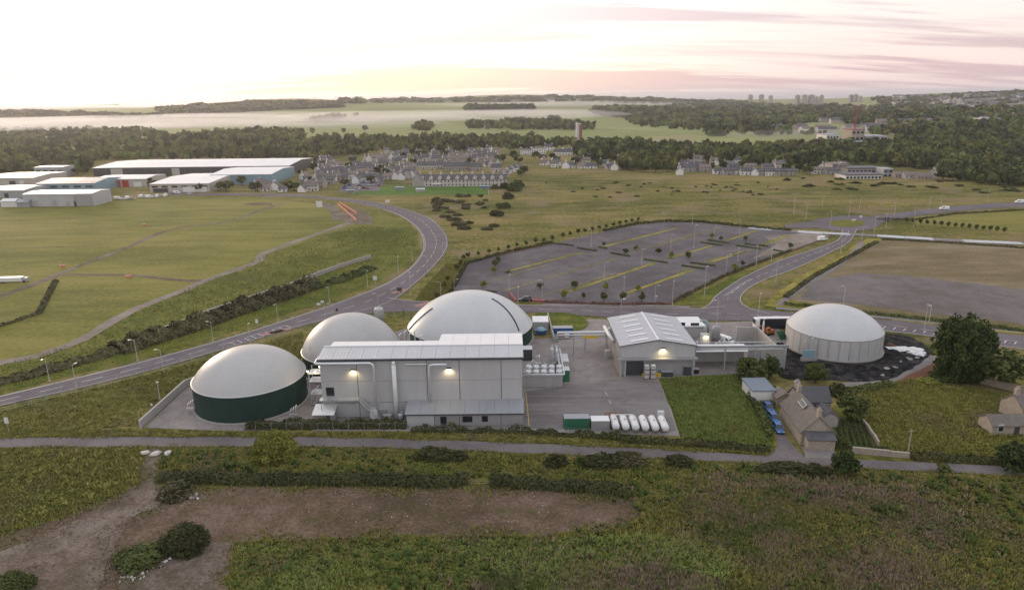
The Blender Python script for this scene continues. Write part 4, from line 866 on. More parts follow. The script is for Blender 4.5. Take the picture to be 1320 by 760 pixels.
# ================================================================== FOLIAGE MAKERS
def leaves(C, out_dir, size, rng, jitter=.55, tri=False):
    """one small quad per point, roughly facing outwards"""
    n = len(C); N = out_dir + rng.normal(size=(n, 3))*jitter; N /= np.linalg.norm(N, axis=1, keepdims=True)+1e-9
    A = np.cross(N, rng.normal(size=(n, 3))); A /= np.linalg.norm(A, axis=1, keepdims=True)+1e-9; B = np.cross(N, A)
    s = (size*rng.uniform(.6, 1.45, n))[:, None]; A = A*s; B = B*s*.75
    if tri: V = np.stack([C-A-B*.7, C+A-B*.5, C+B], 1).reshape(-1, 3); F = np.arange(3*n).reshape(-1, 3)
    else: V = np.stack([C-A-B, C+A-B*.8, C+A*.8+B, C-A*.9+B*.9], 1).reshape(-1, 3); F = np.arange(4*n).reshape(-1, 4)
    return V, F
def crown(seed, nclump=40, nleaf=90, leaf=.07, shape='round', tri=False, cs=1.0):
    """a crown about 1 wide in radius, standing on z=0, made of leafy clumps with gaps between them"""
    rng = np.random.default_rng(seed)
    d = rng.normal(size=(nclump, 3)); d /= np.linalg.norm(d, axis=1, keepdims=True); rad = rng.uniform(.35, .86, nclump)**.7
    P = d*rad[:, None]; P[:, 2] = P[:, 2]*.9+.95
    if shape == 'cone':
        P[:, 2] = rng.uniform(.1, 2.1, nclump); k = np.clip(1.05-P[:, 2]/2.2, .06, 1); a = rng.uniform(0, 6.283, nclump); P[:, 0] = np.cos(a)*k*.62; P[:, 1] = np.sin(a)*k*.62
    if shape == 'bush': P[:, 2] = np.abs(d[:, 2])*rad*1.05+.08
    cr = rng.uniform(.2, .36, nclump)*cs
    q = rng.normal(size=(nclump, nleaf, 3)); q /= np.linalg.norm(q, axis=2, keepdims=True); rr = rng.uniform(.55, 1.08, (nclump, nleaf, 1))
    C = (P[:, None, :]+q*cr[:, None, None]*rr*np.array([1.1, 1.1, .8])).reshape(-1, 3); O = q.reshape(-1, 3)
    C[:, 2] = np.maximum(C[:, 2], .02)
    return leaves(C, O, leaf, rng, .85, tri)
def trunk_mesh(name, h, r, seed, limbs=5, spread=.5):
    rnd = random.Random(seed); mb = MB(); mb.tube([(0,0,0),(.03*h,.01*h,h*.35),(-.02*h,.02*h,h*.7),(0,0,h)], [r*1.25,r,r*.75,r*.3], 8)
    for k in range(limbs):
        a = k*2.4+rnd.random(); z0 = h*(.4+.08*k); e = h*spread*(.7+.4*rnd.random())
        mb.tube([(0,0,z0),(math.cos(a)*e*.5,math.sin(a)*e*.5,z0+h*.2),(math.cos(a)*e,math.sin(a)*e,z0+h*.32)], [r*.5,r*.35,r*.12], 6)
    return mb.mesh(name, M_BARK)
_crowns = {}
def crown_me(key, seed, mat, **k):
    kk = (key, mat.name)
    if kk not in _crowns: _crowns[kk] = np_mesh('crown', *crown(seed, **k), mat)
    return _crowns[kk]
def tree(label, px, py, w, h, mat, seed=1, detail=2, name='tree', group=None, P=None, cat='tree', stem=.28):
    p = P or g(px, py); t = thing(name, label, cat, (p.x, p.y, p.z), 0, group)
    kw = {3: dict(nclump=210, nleaf=100, leaf=.028, cs=.62), 2: dict(nclump=76, nleaf=44, leaf=.055, cs=.72), 1: dict(nclump=22, nleaf=26, leaf=.13), 0: dict(nclump=12, nleaf=12, leaf=.2)}[detail]
    c = link('crown', crown_me(('t', detail, seed), seed, mat, **kw), t, (0, 0, h*stem*.75), random.uniform(0, 6), (w/2, w/2, (h-h*stem*.75)/1.95))
    tk = ('trunk', seed % 4)
    if tk not in _crowns: _crowns[tk] = trunk_mesh('trunk', 1.0, .035, seed, 5, .34)
    link('trunk', _crowns[tk], t, None, random.uniform(0, 6), (h*.8*max(.5, w/h), h*.8*max(.5, w/h), h*.8)); return t
def bush(label, px, py, w, h, mat, seed=1, d=None, detail=2, name='bush', cat='bush', group=None, P=None):
    p = P or g(px, py); t = thing(name, label, cat, (p.x, p.y, p.z), 0, group)
    kw = {3: dict(nclump=150, nleaf=90, leaf=.03, cs=.65), 2: dict(nclump=60, nleaf=45, leaf=.065, cs=.75), 1: dict(nclump=16, nleaf=28, leaf=.14)}[detail]
    link('foliage', crown_me(('b', detail, seed), seed, mat, shape='bush', **kw), t, None, random.uniform(0, 6) if d is None else 0, (w/2, (d or w)/2, h/1.15))
    mb = MB()
    for k in range(4): mb.tube([(0,0,0),(math.cos(k*1.6)*w*.16,math.sin(k*1.6)*w*.16,h*.55)], [.06*h**.5,.02], 5)
    mb.build('stem', M_BARK, t); return t
def strip_cloud(P, w, h, per_m, leaf, seed, hump=.25):
    """leaf cards filling a hedge-like band along a line"""
    rng = np.random.default_rng(seed); P = np.array([[p[0], p[1]] for p in P]); seg = np.linalg.norm(np.diff(P, axis=0), axis=1); L = seg.sum(); n = int(L*per_m)
    s = rng.uniform(0, L, n); cum = np.concatenate([[0], np.cumsum(seg)]); i = np.clip(np.searchsorted(cum, s)-1, 0, len(seg)-1); t = (s-cum[i])/seg[i]
    base = P[i]+(P[i+1]-P[i])*t[:, None]; dr = (P[i+1]-P[i])/seg[i][:, None]; nr = np.stack([-dr[:, 1], dr[:, 0]], 1)
    hh = h*(1+hump*np.sin(s*.9+seed)+hump*.8*np.sin(s*.37+2*seed)+hump*.5*np.sin(s*2.3))
    a = rng.uniform(-.1, math.pi+.1, n); r = rng.uniform(.72, 1.05, n)
    off = np.cos(a)*r*w/2; z = np.abs(np.sin(a))**.7*r*hh
    C = np.stack([base[:, 0]+nr[:, 0]*off, base[:, 1]+nr[:, 1]*off, np.maximum(z, .03)], 1)
    O = np.stack([nr[:, 0]*np.cos(a), nr[:, 1]*np.cos(a), np.sin(a)+.2], 1)
    return leaves(C, O, leaf, rng, .6)
def hedge(label, pts, w, h, mat, per_m=60, leaf=.16, seed=1, name='hedge', cat='hedge', group=None, hump=.18):
    P = GP(pts); o = P[0]; V, F = strip_cloud([(p.x-o.x, p.y-o.y) for p in P], w, h, per_m, leaf, seed, hump)
    t = thing(name, label, cat, (o.x, o.y, 0), 0, group); link('foliage', np_mesh('foliage', V, F, mat), t)
    mb = MB(); L = sum((b-a).length for a, b in zip(P, P[1:])); Q = resample(P, max(3, int(L/2.5)))
    for q in Q: mb.tube([(q.x-o.x, q.y-o.y, 0), (q.x-o.x+.1, q.y-o.y, h*.75)], [.06, .02], 4)
    b = mb.build('stem', M_BARK, t); props(b, kind='stuff'); return t
def inside(poly, X, Y):
    r = np.zeros(len(X), bool); n = len(poly); j = n-1
    for i in range(n):
        xi, yi = poly[i][0], poly[i][1]; xj, yj = poly[j][0], poly[j][1]
        c = ((yi > Y) != (yj > Y)) & (X < (xj-xi)*(Y-yi)/(yj-yi+1e-12)+xi); r ^= c; j = i
    return r
def scatter_px(poly, n, rng):
    xs = [p[0] for p in poly]; ys = [p[1] for p in poly]; X = rng.uniform(min(xs), max(xs), n); Y = rng.uniform(min(ys), max(ys), n); k = inside(poly, X, Y); return X[k], Y[k]
def gpv(X, Y):
    d = FW[None]*FPX+RT[None]*(X-660)[:, None]+UP[None]*(380-Y)[:, None]; t = -CAM_H/d[:, 2]; return np.stack([d[:, 0]*t, d[:, 1]*t], 1)
def tufts(name, label, poly, n, h, spread, mat, seed, blades=4, lean=.5, z=.05):
    """tussocks: fans of narrow blades"""
    rng = np.random.default_rng(seed); W_ = np.array([list(g(*p))[:2] for p in poly]); lo, hi = W_.min(0), W_.max(0)
    P = rng.uniform(lo, hi, (n, 2)); P = P[inside(W_, P[:, 0], P[:, 1])]; m = len(P)
    f = np.sin(P[:, 0]*.21+seed)*np.sin(P[:, 1]*.27)+.6*np.sin(P[:, 0]*.063+P[:, 1]*.09+seed); hh = h*(.75+.25*f)*rng.uniform(.6, 1.35, m)
    keep = hh > h*.25; P, hh = P[keep], hh[keep]; m = len(P)
    a = rng.uniform(0, 6.283, (m, blades)); w = spread*rng.uniform(.5, 1.2, (m, blades)); bl = hh[:, None]*rng.uniform(.6, 1.1, (m, blades))
    bx = P[:, 0, None]+np.cos(a)*w*.35; by = P[:, 1, None]+np.sin(a)*w*.35; tx = bx+np.cos(a)*bl*lean; ty = by+np.sin(a)*bl*lean
    px_, py_ = -np.sin(a)*w*.5, np.cos(a)*w*.5; z0 = np.full_like(bx, z-.02)
    V = np.stack([np.stack([bx-px_, by-py_, z0], -1), np.stack([bx+px_, by+py_, z0], -1), np.stack([tx+px_*.25, ty+py_*.25, bl+z], -1), np.stack([tx-px_*.25, ty-py_*.25, bl*.92+z], -1)], 2).reshape(-1, 3)
    return props(link(name, np_mesh(name, V, np.arange(len(V)).reshape(-1, 4), mat)), label, None, None, 'stuff')

# ================================================================== HOUSES
_hm = {}
def house(label, P, rz, w, d, eave, ridge, wall, roof, nwin=3, floors=1, chim=2, name='house', group=None, cat='house', door=True, overhang=.35):
    t = thing(name, label, cat, P, rz, group); key = (round(w,1), round(d,1), eave, ridge, wall.name, roof.name)
    a, b = w/2, d/2
    if key not in _hm:
        wm = MB().add([(-a,-b,-.6),(a,-b,-.6),(a,b,-.6),(-a,b,-.6),(-a,-b,eave),(a,-b,eave),(a,b,eave),(-a,b,eave),(-a,0,ridge),(a,0,ridge)], [(0,1,5,4),(2,3,7,6),(1,2,6,9,5),(3,0,4,8,7)]).mesh('wall', wall)
        sl = (ridge-eave)/b; e = overhang; x = a+.2; mb = MB()
        for s_ in (-1, 1): mb.add([(-x,s_*(b+e),eave-sl*e),(x,s_*(b+e),eave-sl*e),(x,0,ridge),(-x,0,ridge),(-x,s_*(b+e),eave-sl*e+.2),(x,s_*(b+e),eave-sl*e+.2),(x,0,ridge+.2),(-x,0,ridge+.2)], [(0,3,2,1),(4,5,6,7),(0,1,5,4),(1,2,6,5),(2,3,7,6),(3,0,4,7)] if s_ < 0 else [(0,1,2,3),(7,6,5,4),(4,5,1,0),(5,6,2,1),(6,7,3,2),(7,4,0,3)])
        _hm[key] = (wm, mb.mesh('roof', roof))
    link('wall', _hm[key][0], t); r_ = link('roof', _hm[key][1], t)
    if 'ch'+wall.name not in _hm: _hm['ch'+wall.name] = MB().box(-.5,-.35,-.9,.5,.35,1.3).box(-.58,-.42,1.3,.58,.42,1.5).box(-.3,-.15,1.5,-.05,.15,1.95).box(.1,-.15,1.5,.35,.15,1.95).mesh('chimney', wall)
    for k in range(chim): link('chimney', _hm['ch'+wall.name], r_, ((-a+.6, a-.6, 0)[k], 0, ridge))
    if nwin:
        if 'win' not in _hm: _hm['win'] = MB().box(-.62,-.1,-.8,.62,.02,.8).mesh('window', M_WHITE); _hm['pane'] = MB().box(-.5,-.14,-.68,.5,-.101,.68).mesh('pane', M_DARKGLASS); _hm['door'] = MB().box(-.5,-.1,0,.5,.02,2.1).mesh('door', M_TRIM)
        for f in range(floors):
            zc_ = 1.6+f*2.7
            for k in range(nwin):
                if door and f == 0 and k == nwin//2: link('door', _hm['door'], t, (-a+(k+.5)*w/nwin, -b-.02, 0)); continue
                wo = link('window', _hm['win'], t, (-a+(k+.5)*w/nwin, -b-.02, zc_)); link('pane', _hm['pane'], wo)
    return t
# --- the cottage by the lane
p1, p2 = g(1034,577), g(1003,532); cw = 6.6
ang = math.atan2(p2.y-p1.y, p2.x-p1.x); Lc = (p2-p1).length
nv = Vector((math.sin(ang), -math.cos(ang), 0)); mid = (p1+p2)/2+nv*cw/2
CT = house('stone cottage with lichen-brown roof at the lane driveway', (mid.x, mid.y, .1), ang, Lc-2.6, cw, 2.9, 6.2, M_STONE, M_STONETILE, 4, 1, 2, 'cottage', None, 'cottage')
front = p1+nv*cw*.45
LT = MB().box(-2.7,-.2,0,2.7,3.0,2.3); LT.build('porch_wall', M_STONE, CT, False, (-Lc/2-.9, 0, 0), R(-90))
MB().add([(-2.95,-.5,2.3),(2.95,-.5,2.3),(2.95,3.2,3.3),(-2.95,3.2,3.3),(-2.95,-.5,2.45),(2.95,-.5,2.45),(2.95,3.2,3.45),(-2.95,3.2,3.45)],[(0,3,2,1),(4,5,6,7),(0,1,5,4),(1,2,6,5),(2,3,7,6),(3,0,4,7)]).build('porch_roof', M_SLATE, CT, False, (-Lc/2-.9, 0, 0), R(-90))
wo = MB().box(-1.6,-.28,.9,1.6,-.2,2.0).build('window', M_WHITE, CT, False, (-Lc/2-.9, 0, 0), R(-90))
for k in range(3): MB().box(-1.5+k*1.02,-.31,1.0,-.56+k*1.02,-.281,1.9).build('pane', M_DARKGLASS, wo)
MB().add([(-1.0,-1.42,0),(.2,-1.42,0),(.2,-1.42,.9),(-1.0,-1.42,.9)],[(0,1,2,3)]).build('skylight', M_WHITE, CT, False, (0,0,0)).rotation_euler = (0,0,0)
sk = CT.children[-1]; sk.location = (.5, 1.9, 4.75); sk.rotation_euler = (R(-46), 0, R(180)); 
p = g(1052,533); house('slate-roofed rear wing of the cottage with white gable skews', (p.x-.8, p.y+2.5, .1), 0, 7.6, 5.2, 3.0, 5.4, M_STONE2, M_SLATE, 3, 1, 1, 'cottage_wing', None, 'cottage')
p = g(1063,545); house('small stone wash house behind the cottage', (p.x, p.y, .1), R(90), 4.4, 3.6, 2.3, 3.6, M_STONE2, M_SLATE, 1, 1, 0, 'outhouse', None, 'outhouse')
p = g(1004,524); house('low stone lean-to shed left of the cottage', (p.x+1.2, p.y+2.2, .1), R(90), 4.0, 3.2, 2.0, 3.0, M_STONE, M_TILE, 1, 1, 0, 'outhouse', None, 'outhouse')
GA = thing('garage', 'white rendered garage with flat grey roof at the top of the drive', 'garage'); a, b = g(969,517.5), g(998,517.5); y0, y1 = a.y, g(990,500).y
y1 = y0+7.2
MB().box(a.x, y0, 0, b.x, y1, 2.7).build('wall', M_HARLW, GA); MB().box(a.x-.25, y0-.25, 2.7, b.x+.25, y1+.25, 2.95).build('roof', plain('blue_grey_felt', (.17,.2,.235), rough=.6, var=.12), GA)
gd = MB().box(a.x+1.0, y0-.08, .05, b.x-1.0, y0-.01, 2.2).build('door', M_WHITE, GA)
for k in range(4): MB().box(a.x+1.1, y0-.11, .12+k*.52, b.x-1.1, y0-.081, .58+k*.52).build('door_panel', M_HARLW, gd)
_vr = []
for k in range(6):
    a_, b_ = g(1079+k*6.5, 542), g(1086+k*7.2, 576); _vr.append(((a_.x,a_.y),(b_.x,b_.y)))
for k, (a_, b_) in enumerate(_vr):
    V, F = strip_cloud([(0,0),(b_[0]-a_[0],b_[1]-a_[1])], .55, .35, 60, .12, k+5); t = thing('vegetable_row', f'{nth(k)} row of low garden plants from the cottage', 'plants', (a_[0],a_[1],.1), 0, 'planted rows in the cottage garden'); link('foliage', np_mesh('foliage', V, F, L_HEDGE), t)
# stone house and shed cut by the right edge
p = g(1296,563); house('weathered stone outbuilding with pale sloping roof at the right edge', (p.x+1, p.y+3, .1), 0, 7.0, 4.4, 2.2, 3.6, M_STONE, M_STONETILE, 2, 1, 0, 'outbuilding', None, 'outbuilding')
p = g(1318,548); house('taller stone farmhouse cut by the right edge', (p.x+3.5, p.y+4, .1), R(8), 8.0, 6.0, 3.2, 5.6, M_STONE, M_STONETILE, 3, 1, 1, 'farmhouse', None, 'house')

# ================================================================== VEHICLES
_car = {}
def car(label, P, rz, paint, kind='hatch', group=None, name='car', cat='car'):
    key = (paint.name, kind)
    if key not in _car:
        L, Wd, H = {'hatch': (4.1,1.75,1.48), 'saloon': (4.6,1.8,1.45), 'van': (5.2,2.0,2.2), 'suv': (4.6,1.85,1.7)}[kind]
        l, w = L/2, Wd/2; hb = H*.56; d = {}
        def loft(secs):                      # secs: (x, halfwidth, z0, z1) cross-sections with rounded shoulders
            mb = MB(); n = 8
            for x, hw, z0, z1 in secs:
                s_ = (z1-z0); mb.v += [(x,-hw*.9,z0),(x,hw*.9,z0),(x,hw,z0+s_*.3),(x,hw,z0+s_*.68),(x,hw*.9,z1-.02*s_),(x,hw*.55,z1),(x,-hw*.55,z1),(x,-hw*.9,z1-.02*s_),(x,-hw,z0+s_*.68),(x,-hw,z0+s_*.3)]
            q = 10
            for i in range(len(secs)-1):
                for k in range(q): mb.f.append((i*q+k, i*q+(k+1)%q, (i+1)*q+(k+1)%q, (i+1)*q+k)); mb.m.append(0)
            mb.f.append(tuple(range(q-1,-1,-1))); mb.f.append(tuple((len(secs)-1)*q+k for k in range(q))); mb.m += [0,0]; return mb
        if kind == 'van':
            d['body'] = loft([(-l,w*.94,.3,H*.97),(-l+.1,w,.26,H),(l*.35,w,.26,H),(l*.62,w*.98,.26,H*.62),(l*.95,w*.92,.26,H*.5),(l,w*.82,.32,H*.42)]).mesh('body', paint, False)
            cab = [(l*.36,H*.93),(l*.60,H*.63)]; 
            d['window'] = [MB().add([(l*.365,-w*.8,H*.95),(l*.365,w*.8,H*.95),(l*.625,w*.85,H*.635),(l*.625,-w*.85,H*.635)],[(0,3,2,1)]).mesh('windscreen', M_DARKGLASS)]
            for s_ in (-1,1): d['window'].append(MB().add([(l*.12,s_*(w+.012),H*.9),(l*.38,s_*(w+.012),H*.9),(l*.56,s_*(w+.012),H*.62),(l*.12,s_*(w+.012),H*.6)],[(0,1,2,3) if s_<0 else (3,2,1,0)]).mesh('window', M_DARKGLASS))
        else:
            d['body'] = loft([(-l,w*.82,.36,hb*.92),(-l+.15,w*.95,.24,hb),(-l*.3,w,.22,hb),(l*.45,w,.22,hb*.98),(l*.85,w*.95,.24,hb*.86),(l,w*.78,.34,hb*.68)]).mesh('body', paint, True)
            x0, x1, x2, x3 = (-l+.12,-l*.62,l*.12,l*.5) if kind != 'saloon' else (-l*.78,-l*.42,l*.12,l*.48)
            d['cabin'] = MB().add([(x0,-w*.9,hb-.04),(x3,-w*.9,hb-.04),(x3,w*.9,hb-.04),(x0,w*.9,hb-.04),(x1,-w*.72,H),(x2,-w*.72,H),(x2,w*.72,H),(x1,w*.72,H)],[(4,5,6,7),(0,1,5,4),(1,2,6,5),(2,3,7,6),(3,0,4,7)]).mesh('cabin', M_DARKGLASS)
            d['roof'] = MB().box(x1-.06,-w*.75,H-.02,x2+.1,w*.75,H+.035).mesh('roof_panel', paint)
            d['pillar'] = MB().tube([(x0,-w*.9,hb),(x1,-w*.73,H)],.05,4).tube([(x0,w*.9,hb),(x1,w*.73,H)],.05,4).tube([(x3,-w*.9,hb),(x2,-w*.73,H)],.045,4).tube([(x3,w*.9,hb),(x2,w*.73,H)],.045,4).mesh('pillar', paint)
        wm = MB().tube([(0,-.1,0),(0,.1,0)], .33, 14).mesh('wheel', M_BLACK); rm = MB().tube([(0,-.115,0),(0,.115,0)], .19, 10).mesh('rim', M_STEEL)
        d['wheel'] = (wm, rm, l, w); d['head'] = MB().box(-.05,-.18,-.08,.05,.18,.08).mesh('headlight', M_WHITE); d['tail'] = MB().box(-.05,-.14,-.1,.05,.14,.1).mesh('tail_light', M_RED); d['hb'] = hb
        _car[key] = d
    d = _car[key]; t = thing(name, label, cat, P, rz, group)
    link('body', d['body'], t)
    for k in ('cabin','roof','pillar'):
        if k in d: link({'cabin':'cabin','roof':'roof_panel','pillar':'pillar'}[k], d[k], t)
    for m_ in d.get('window', []): link(m_.name.split('.')[0], m_, t)
    wm, rm, l, w = d['wheel']
    for x in (-l*.62, l*.62):
        for y in (-w+.1, w-.1): o = link('wheel', wm, t, (x, y, .33)); link('rim', rm, o)
    for y in (-w*.6, w*.6): link('headlight', d['head'], t, (l*.95, y, d['hb']*.72)); link('tail_light', d['tail'], t, (-l*.975, y, d['hb']*.8))
    return t
M_CBLUE = plain('bright_blue_car_paint', (.014,.09,.27), rough=.25, var=.06, spec=.5); M_CBLACK = plain('black_car_paint', (.015,.015,.02), rough=.25, var=.1, spec=.5)
M_CWHITE = plain('white_car_paint', (.72,.72,.71), rough=.3, var=.05, spec=.5); M_CSILV = plain('silver_car_paint', (.4,.41,.43), rough=.3, var=.05, metal=.5); M_CRED = plain('red_car_paint', (.32,.03,.03), rough=.3, var=.05, spec=.5)
for (px, py, lab) in ((1003,555,'bright blue hatchback nearest the lane on the cottage drive'),(997,541.5,'blue car in the middle of the queue on the cottage drive'),(990,528,'dark blue car nearest the garage on the cottage drive')):
    p = g(px, py); car(lab, (p.x, p.y, .11), R(-88) if py < 550 else R(-93), M_CBLUE if py > 535 else plain('navy_car_paint', (.015,.06,.22), rough=.28, var=.06, spec=.5), 'hatch')
p = g(677,388); car('black hatchback stopped at the car park entrance between red barriers', (p.x, p.y, .13), R(180), M_CBLACK, 'suv')
p = g(1060,310); car('white van parked at the far right corner of the car park', (p.x, p.y, .14), R(20), M_CWHITE, 'van', None, 'van', 'van')
p = g(1217,270.5); car('white van on the road right of the roundabout', (p.x, p.y, .17), R(165), M_CWHITE, 'van', None, 'van', 'van')
p = g(1314,262); car('white van near the right edge on the far road', (p.x, p.y, .17), R(170), M_CWHITE, 'van', None, 'van', 'van')
p = g(936,443); car('white van parked in the pipe yard beside the shed', (p.x, p.y, .1), R(-55), M_CWHITE, 'van', None, 'van', 'van')
# coach
p0, p1_ = g(972,423), g(1016,424); CO = thing('coach', 'dark coach with white front parked behind the storage bay', 'coach', (p0.x, p0.y, .13), 0)
MB().ext([(-1.25,.35),(1.25,.35),(1.28,1.4),(1.22,3.1),(1.05,3.3),(-1.05,3.3),(-1.22,3.1),(-1.28,1.4)], 1.2, 11.8).build('body', plain('dark_coach_paint', (.02,.022,.03), rough=.25, var=.1, spec=.5), CO)
MB().ext([(-1.25,.35),(1.25,.35),(1.28,1.4),(1.2,3.1),(1.0,3.25),(-1.0,3.25),(-1.2,3.1),(-1.28,1.4)], -.1, 1.19).build('front', M_CWHITE, CO); MB().box(.9,-1.0,3.31,11.4,1.0,3.38).build('roof', M_ROOFW, CO)
for k in range(7): MB().box(1.5+k*1.45,-1.33,1.75,2.8+k*1.45,-1.29,2.85).build('window', M_DARKGLASS, CO)
MB().box(-.16,-1.1,1.5,-.11,1.1,2.9).build('windscreen', M_DARKGLASS, CO)
for x in (2.2,8.6,9.9):
    for y in (-1.1,1.1): MB().tube([(x,y-.14,.45),(x,y+.14,.45)], .46, 14).build('wheel', M_BLACK, CO)
# excavator
p = g(990,431); EX = thing('excavator', 'orange excavator parked behind the storage bay wall', 'excavator', (p.x, p.y, .12), R(200)); EX.scale = (.85,.85,.8); M_EXO = plain('orange_machine_paint', (.36,.11,.035), rough=.6, var=.25)
for y in (-1.1,1.1): MB().ext([(-1.7,.15),(-1.4,0),(1.4,0),(1.7,.15),(1.7,.6),(1.4,.8),(-1.4,.8),(-1.7,.6)], y-.28, y+.28, 'y').build('track', M_BLACK, EX)
MB().ext([(-1.9,.85),(1.2,.85),(1.3,1.4),(.9,1.9),(-1.7,1.9),(-1.95,1.5)], -1.2, 1.2, 'y').build('body', M_EXO, EX)
cb_ = MB().ext([(.1,1.9),(1.2,1.5),(1.25,2.4),(1.0,3.0),(.1,3.0)], .1, 1.15, 'y').build('cab', M_EXO, EX); MB().ext([(.25,2.0),(1.1,1.8),(1.12,2.4),(.95,2.85),(.25,2.85)], 1.16, 1.19, 'y').build('window', M_DARKGLASS, cb_)
MB().tube([(1.1,-.4,1.6),(2.6,-.4,3.6),(4.2,-.4,3.2)], [.3,.26,.18], 6).build('boom', M_EXO, EX); MB().tube([(4.2,-.4,3.2),(4.6,-.4,1.2)], [.18,.14], 6).build('dipper', M_EXO, EX); MB().ext([(4.2,1.2),(4.9,1.2),(5.0,.6),(4.6,.2),(4.1,.5)], -.9, .1, 'y').build('bucket', M_TRIM, EX)
p = g(1008,441); t = thing('hopper', 'green feed hopper between the bay and the ribbed tank', 'hopper', (p.x, p.y, .12)); MB().add([(-.8,-.8,1.0),(.8,-.8,1.0),(.8,.8,1.0),(-.8,.8,1.0),(-1.6,-1.4,2.8),(1.6,-1.4,2.8),(1.6,1.4,2.8),(-1.6,1.4,2.8)],[(0,3,2,1),(0,1,5,4),(1,2,6,5),(2,3,7,6),(3,0,4,7)]).build('bowl', M_CGREEN, t)
for x in (-.9,.9):
    for y in (-.9,.9): MB().tube([(x,y,0),(x,y,1.6)], .08, 5).build('leg', M_STEEL, t)
# gear at the ribbed tank
t = thing('pipe_stand', 'steel pipe stand and ladder on the near left of the ribbed tank', 'pipework', (80.5,173.2,.12))
for k, h in enumerate((5.2,7.0,6.2,4.6)): MB().tube([(-1.5+k,0,0),(-1.5+k,0,h),(-1.0+k,1.0,h)], .14, 6).build('pipe', M_STEEL, t)
MB().box(-2.2,-.7,0,2.0,.2,.9).build('base', M_CONC, t); MB().box(-1.8,-.5,.95,1.2,.1,3.0).build('panel', M_IBLUE, t)
# heap of white sheeting and rubble on the liner
for i, (px, py, w_, h_) in enumerate(((1156,448.5,6,.25),(1168,450.5,6.5,.35),(1180,453,6,.4),(1187,456.5,4,.35))):
    p = g(px, py); t = thing('sheeting_roll', f'{nth(i)} crumpled white sheeting heap from the ribbed tank', 'sheeting', (p.x, p.y, .13), .3*i, 'white sheeting heaps by the ribbed tank'); rr = random.Random(i)
    mb = MB(); n = 14; mb.v = [(w_*.5*(j/n-.5)*2, 0, 0) for j in range(0)]
    prof = [(-.9,0),(-.7,h_*.6),(-.2,h_),(.4,h_*.7),(.9,h_*.2),(1.0,0)]
    for a_ in range(6): mb.ext([(q_[0]*(1+.2*rr.random()), q_[1]*(.6+.6*rr.random())) for q_ in prof], -w_/2+a_*w_/6, -w_/2+(a_+1)*w_/6-.0)
    mb.build('fold', M_WHITE, t)
p = g(1148,446); t = thing('debris_pile', 'brown timber debris beside the white sheeting', 'debris', (p.x, p.y, .13))
for k in range(6): MB().obox((0,0,.1*k), (2.6,.25,.12), k*.9).build('plank', M_BROWN, t)
rl_ = random.Random(8)
for i in range(9):
    p = g(1140+i*6.2+rl_.uniform(-4,4), 481-i*2.9+rl_.uniform(-5,4)); t = thing('rubble_lump', f'{nth(i)} grey rubble lump along the liner edge', 'rubble', (p.x, p.y, .12), i, 'rubble along the liner edge')
    V, F = np.array(MB().lathe([(.01,0),(.9,.05),(1.0,.3),(.6,.6),(.01,.7)], 9).v), None
    mb = MB().lathe([(.01,0),(.9,.05),(1.0,.3),(.6,.6),(.01,.7)], 9); mb.v = [(x*(1+.35*math.sin(x*5+i)), y*(.7+.3*math.cos(i)), z*(1+.2*math.sin(3*x))) for x, y, z in mb.v]; mb.build('lump', M_CONC, t); t.scale = (rl_.uniform(.4,.9),)*2+(rl_.uniform(.4,.8),)

# ================================================================== STREET FURNITURE
LP = thing('street_lamp', 'street lamp', 'street lamp'); LP.name = 'street_lamp'
MB().tube([(0,0,0),(0,0,1.2)], .11, 8).tube([(0,0,1.2),(0,0,8.9)], [.075,.05], 8).build('column', M_LAMPPOST, LP)
MB().tube([(0,0,8.85),(.25,0,9.0),(.8,0,9.05)], .04, 6).build('bracket', M_LAMPPOST, LP); MB().ext([(.6,9.0),(1.25,9.02),(1.3,9.1),(1.0,9.18),(.62,9.14)], -.14, .14, 'y').build('lantern', M_STEEL, LP)
MB().box(-.2,-.2,0,.2,.2,.06).build('base_plate', M_STEEL, LP)
LROWS = {
 'along the main road from the lower left': [(64,490.5,467),(99,500,479),(177.5,465,443),(210.7,479,455),(275,440,420),(322.5,444,429),(358.5,415,396),(420,415,401),(425,391,373),(474,370,354),(487.7,401,385),(513.5,350,334),(529,380.6,352),(531.7,335.7,320),(543,319,307),(550.5,348.7,336),(571,330,320)],
 'around the car park front': [(568.5,385,369),(586,381,368),(656.6,376,353),(668,396,369),(699,385,361),(800.5,408.6,385),(804,377,362),(844,390,368),(866.6,394,361),(924,417,387),(977,411,377)],
 'inside the car park rows': [(762,318,295),(779,359,338),(827,343,321),(864,330,303),(894,320,290),(908,380.5,337),(920,308,292),(936,351,328),(951,337,319),(953,302,284),(974.5,342,317),(856,288,278),(892,290,275)],
 'along the link road': [(994,338,314),(1000,364.5,335),(1083.6,326,303),(1087,393,369),(1126,305,279),(1111,309,292),(1141.5,294,276),(1190,432,393),(1197,417,403),(1070,294,273)],
 'along the far road by the roundabout': [(1023,276,255),(1039,281,263),(1094,280,261),(1152.6,278.7,261),(1177.5,292.5,272),(1197.6,270,254),(1212,267.6,252),(1272.8,260.7,243),(1108,268,256),(1060,266,254)],
}
first = True
for row, L_ in LROWS.items():
    for i, (px, py, pt) in enumerate(L_):
        o = LP if first else copy_tree(LP); first = False
        p = g(px, py); o.location = (p.x, p.y, .05); h_ = min(11, max(6.2, hgt(px, py, pt))); o.scale = (1.25, 1.25, h_/9.0); o.rotation_euler = (0, 0, random.choice((0, 1.57, 3.14, -1.57))+random.uniform(-.2, .2))
        o['label'] = f'grey street lamp {row}, {nth(i)} of the row'; o['group'] = 'street lamps '+row
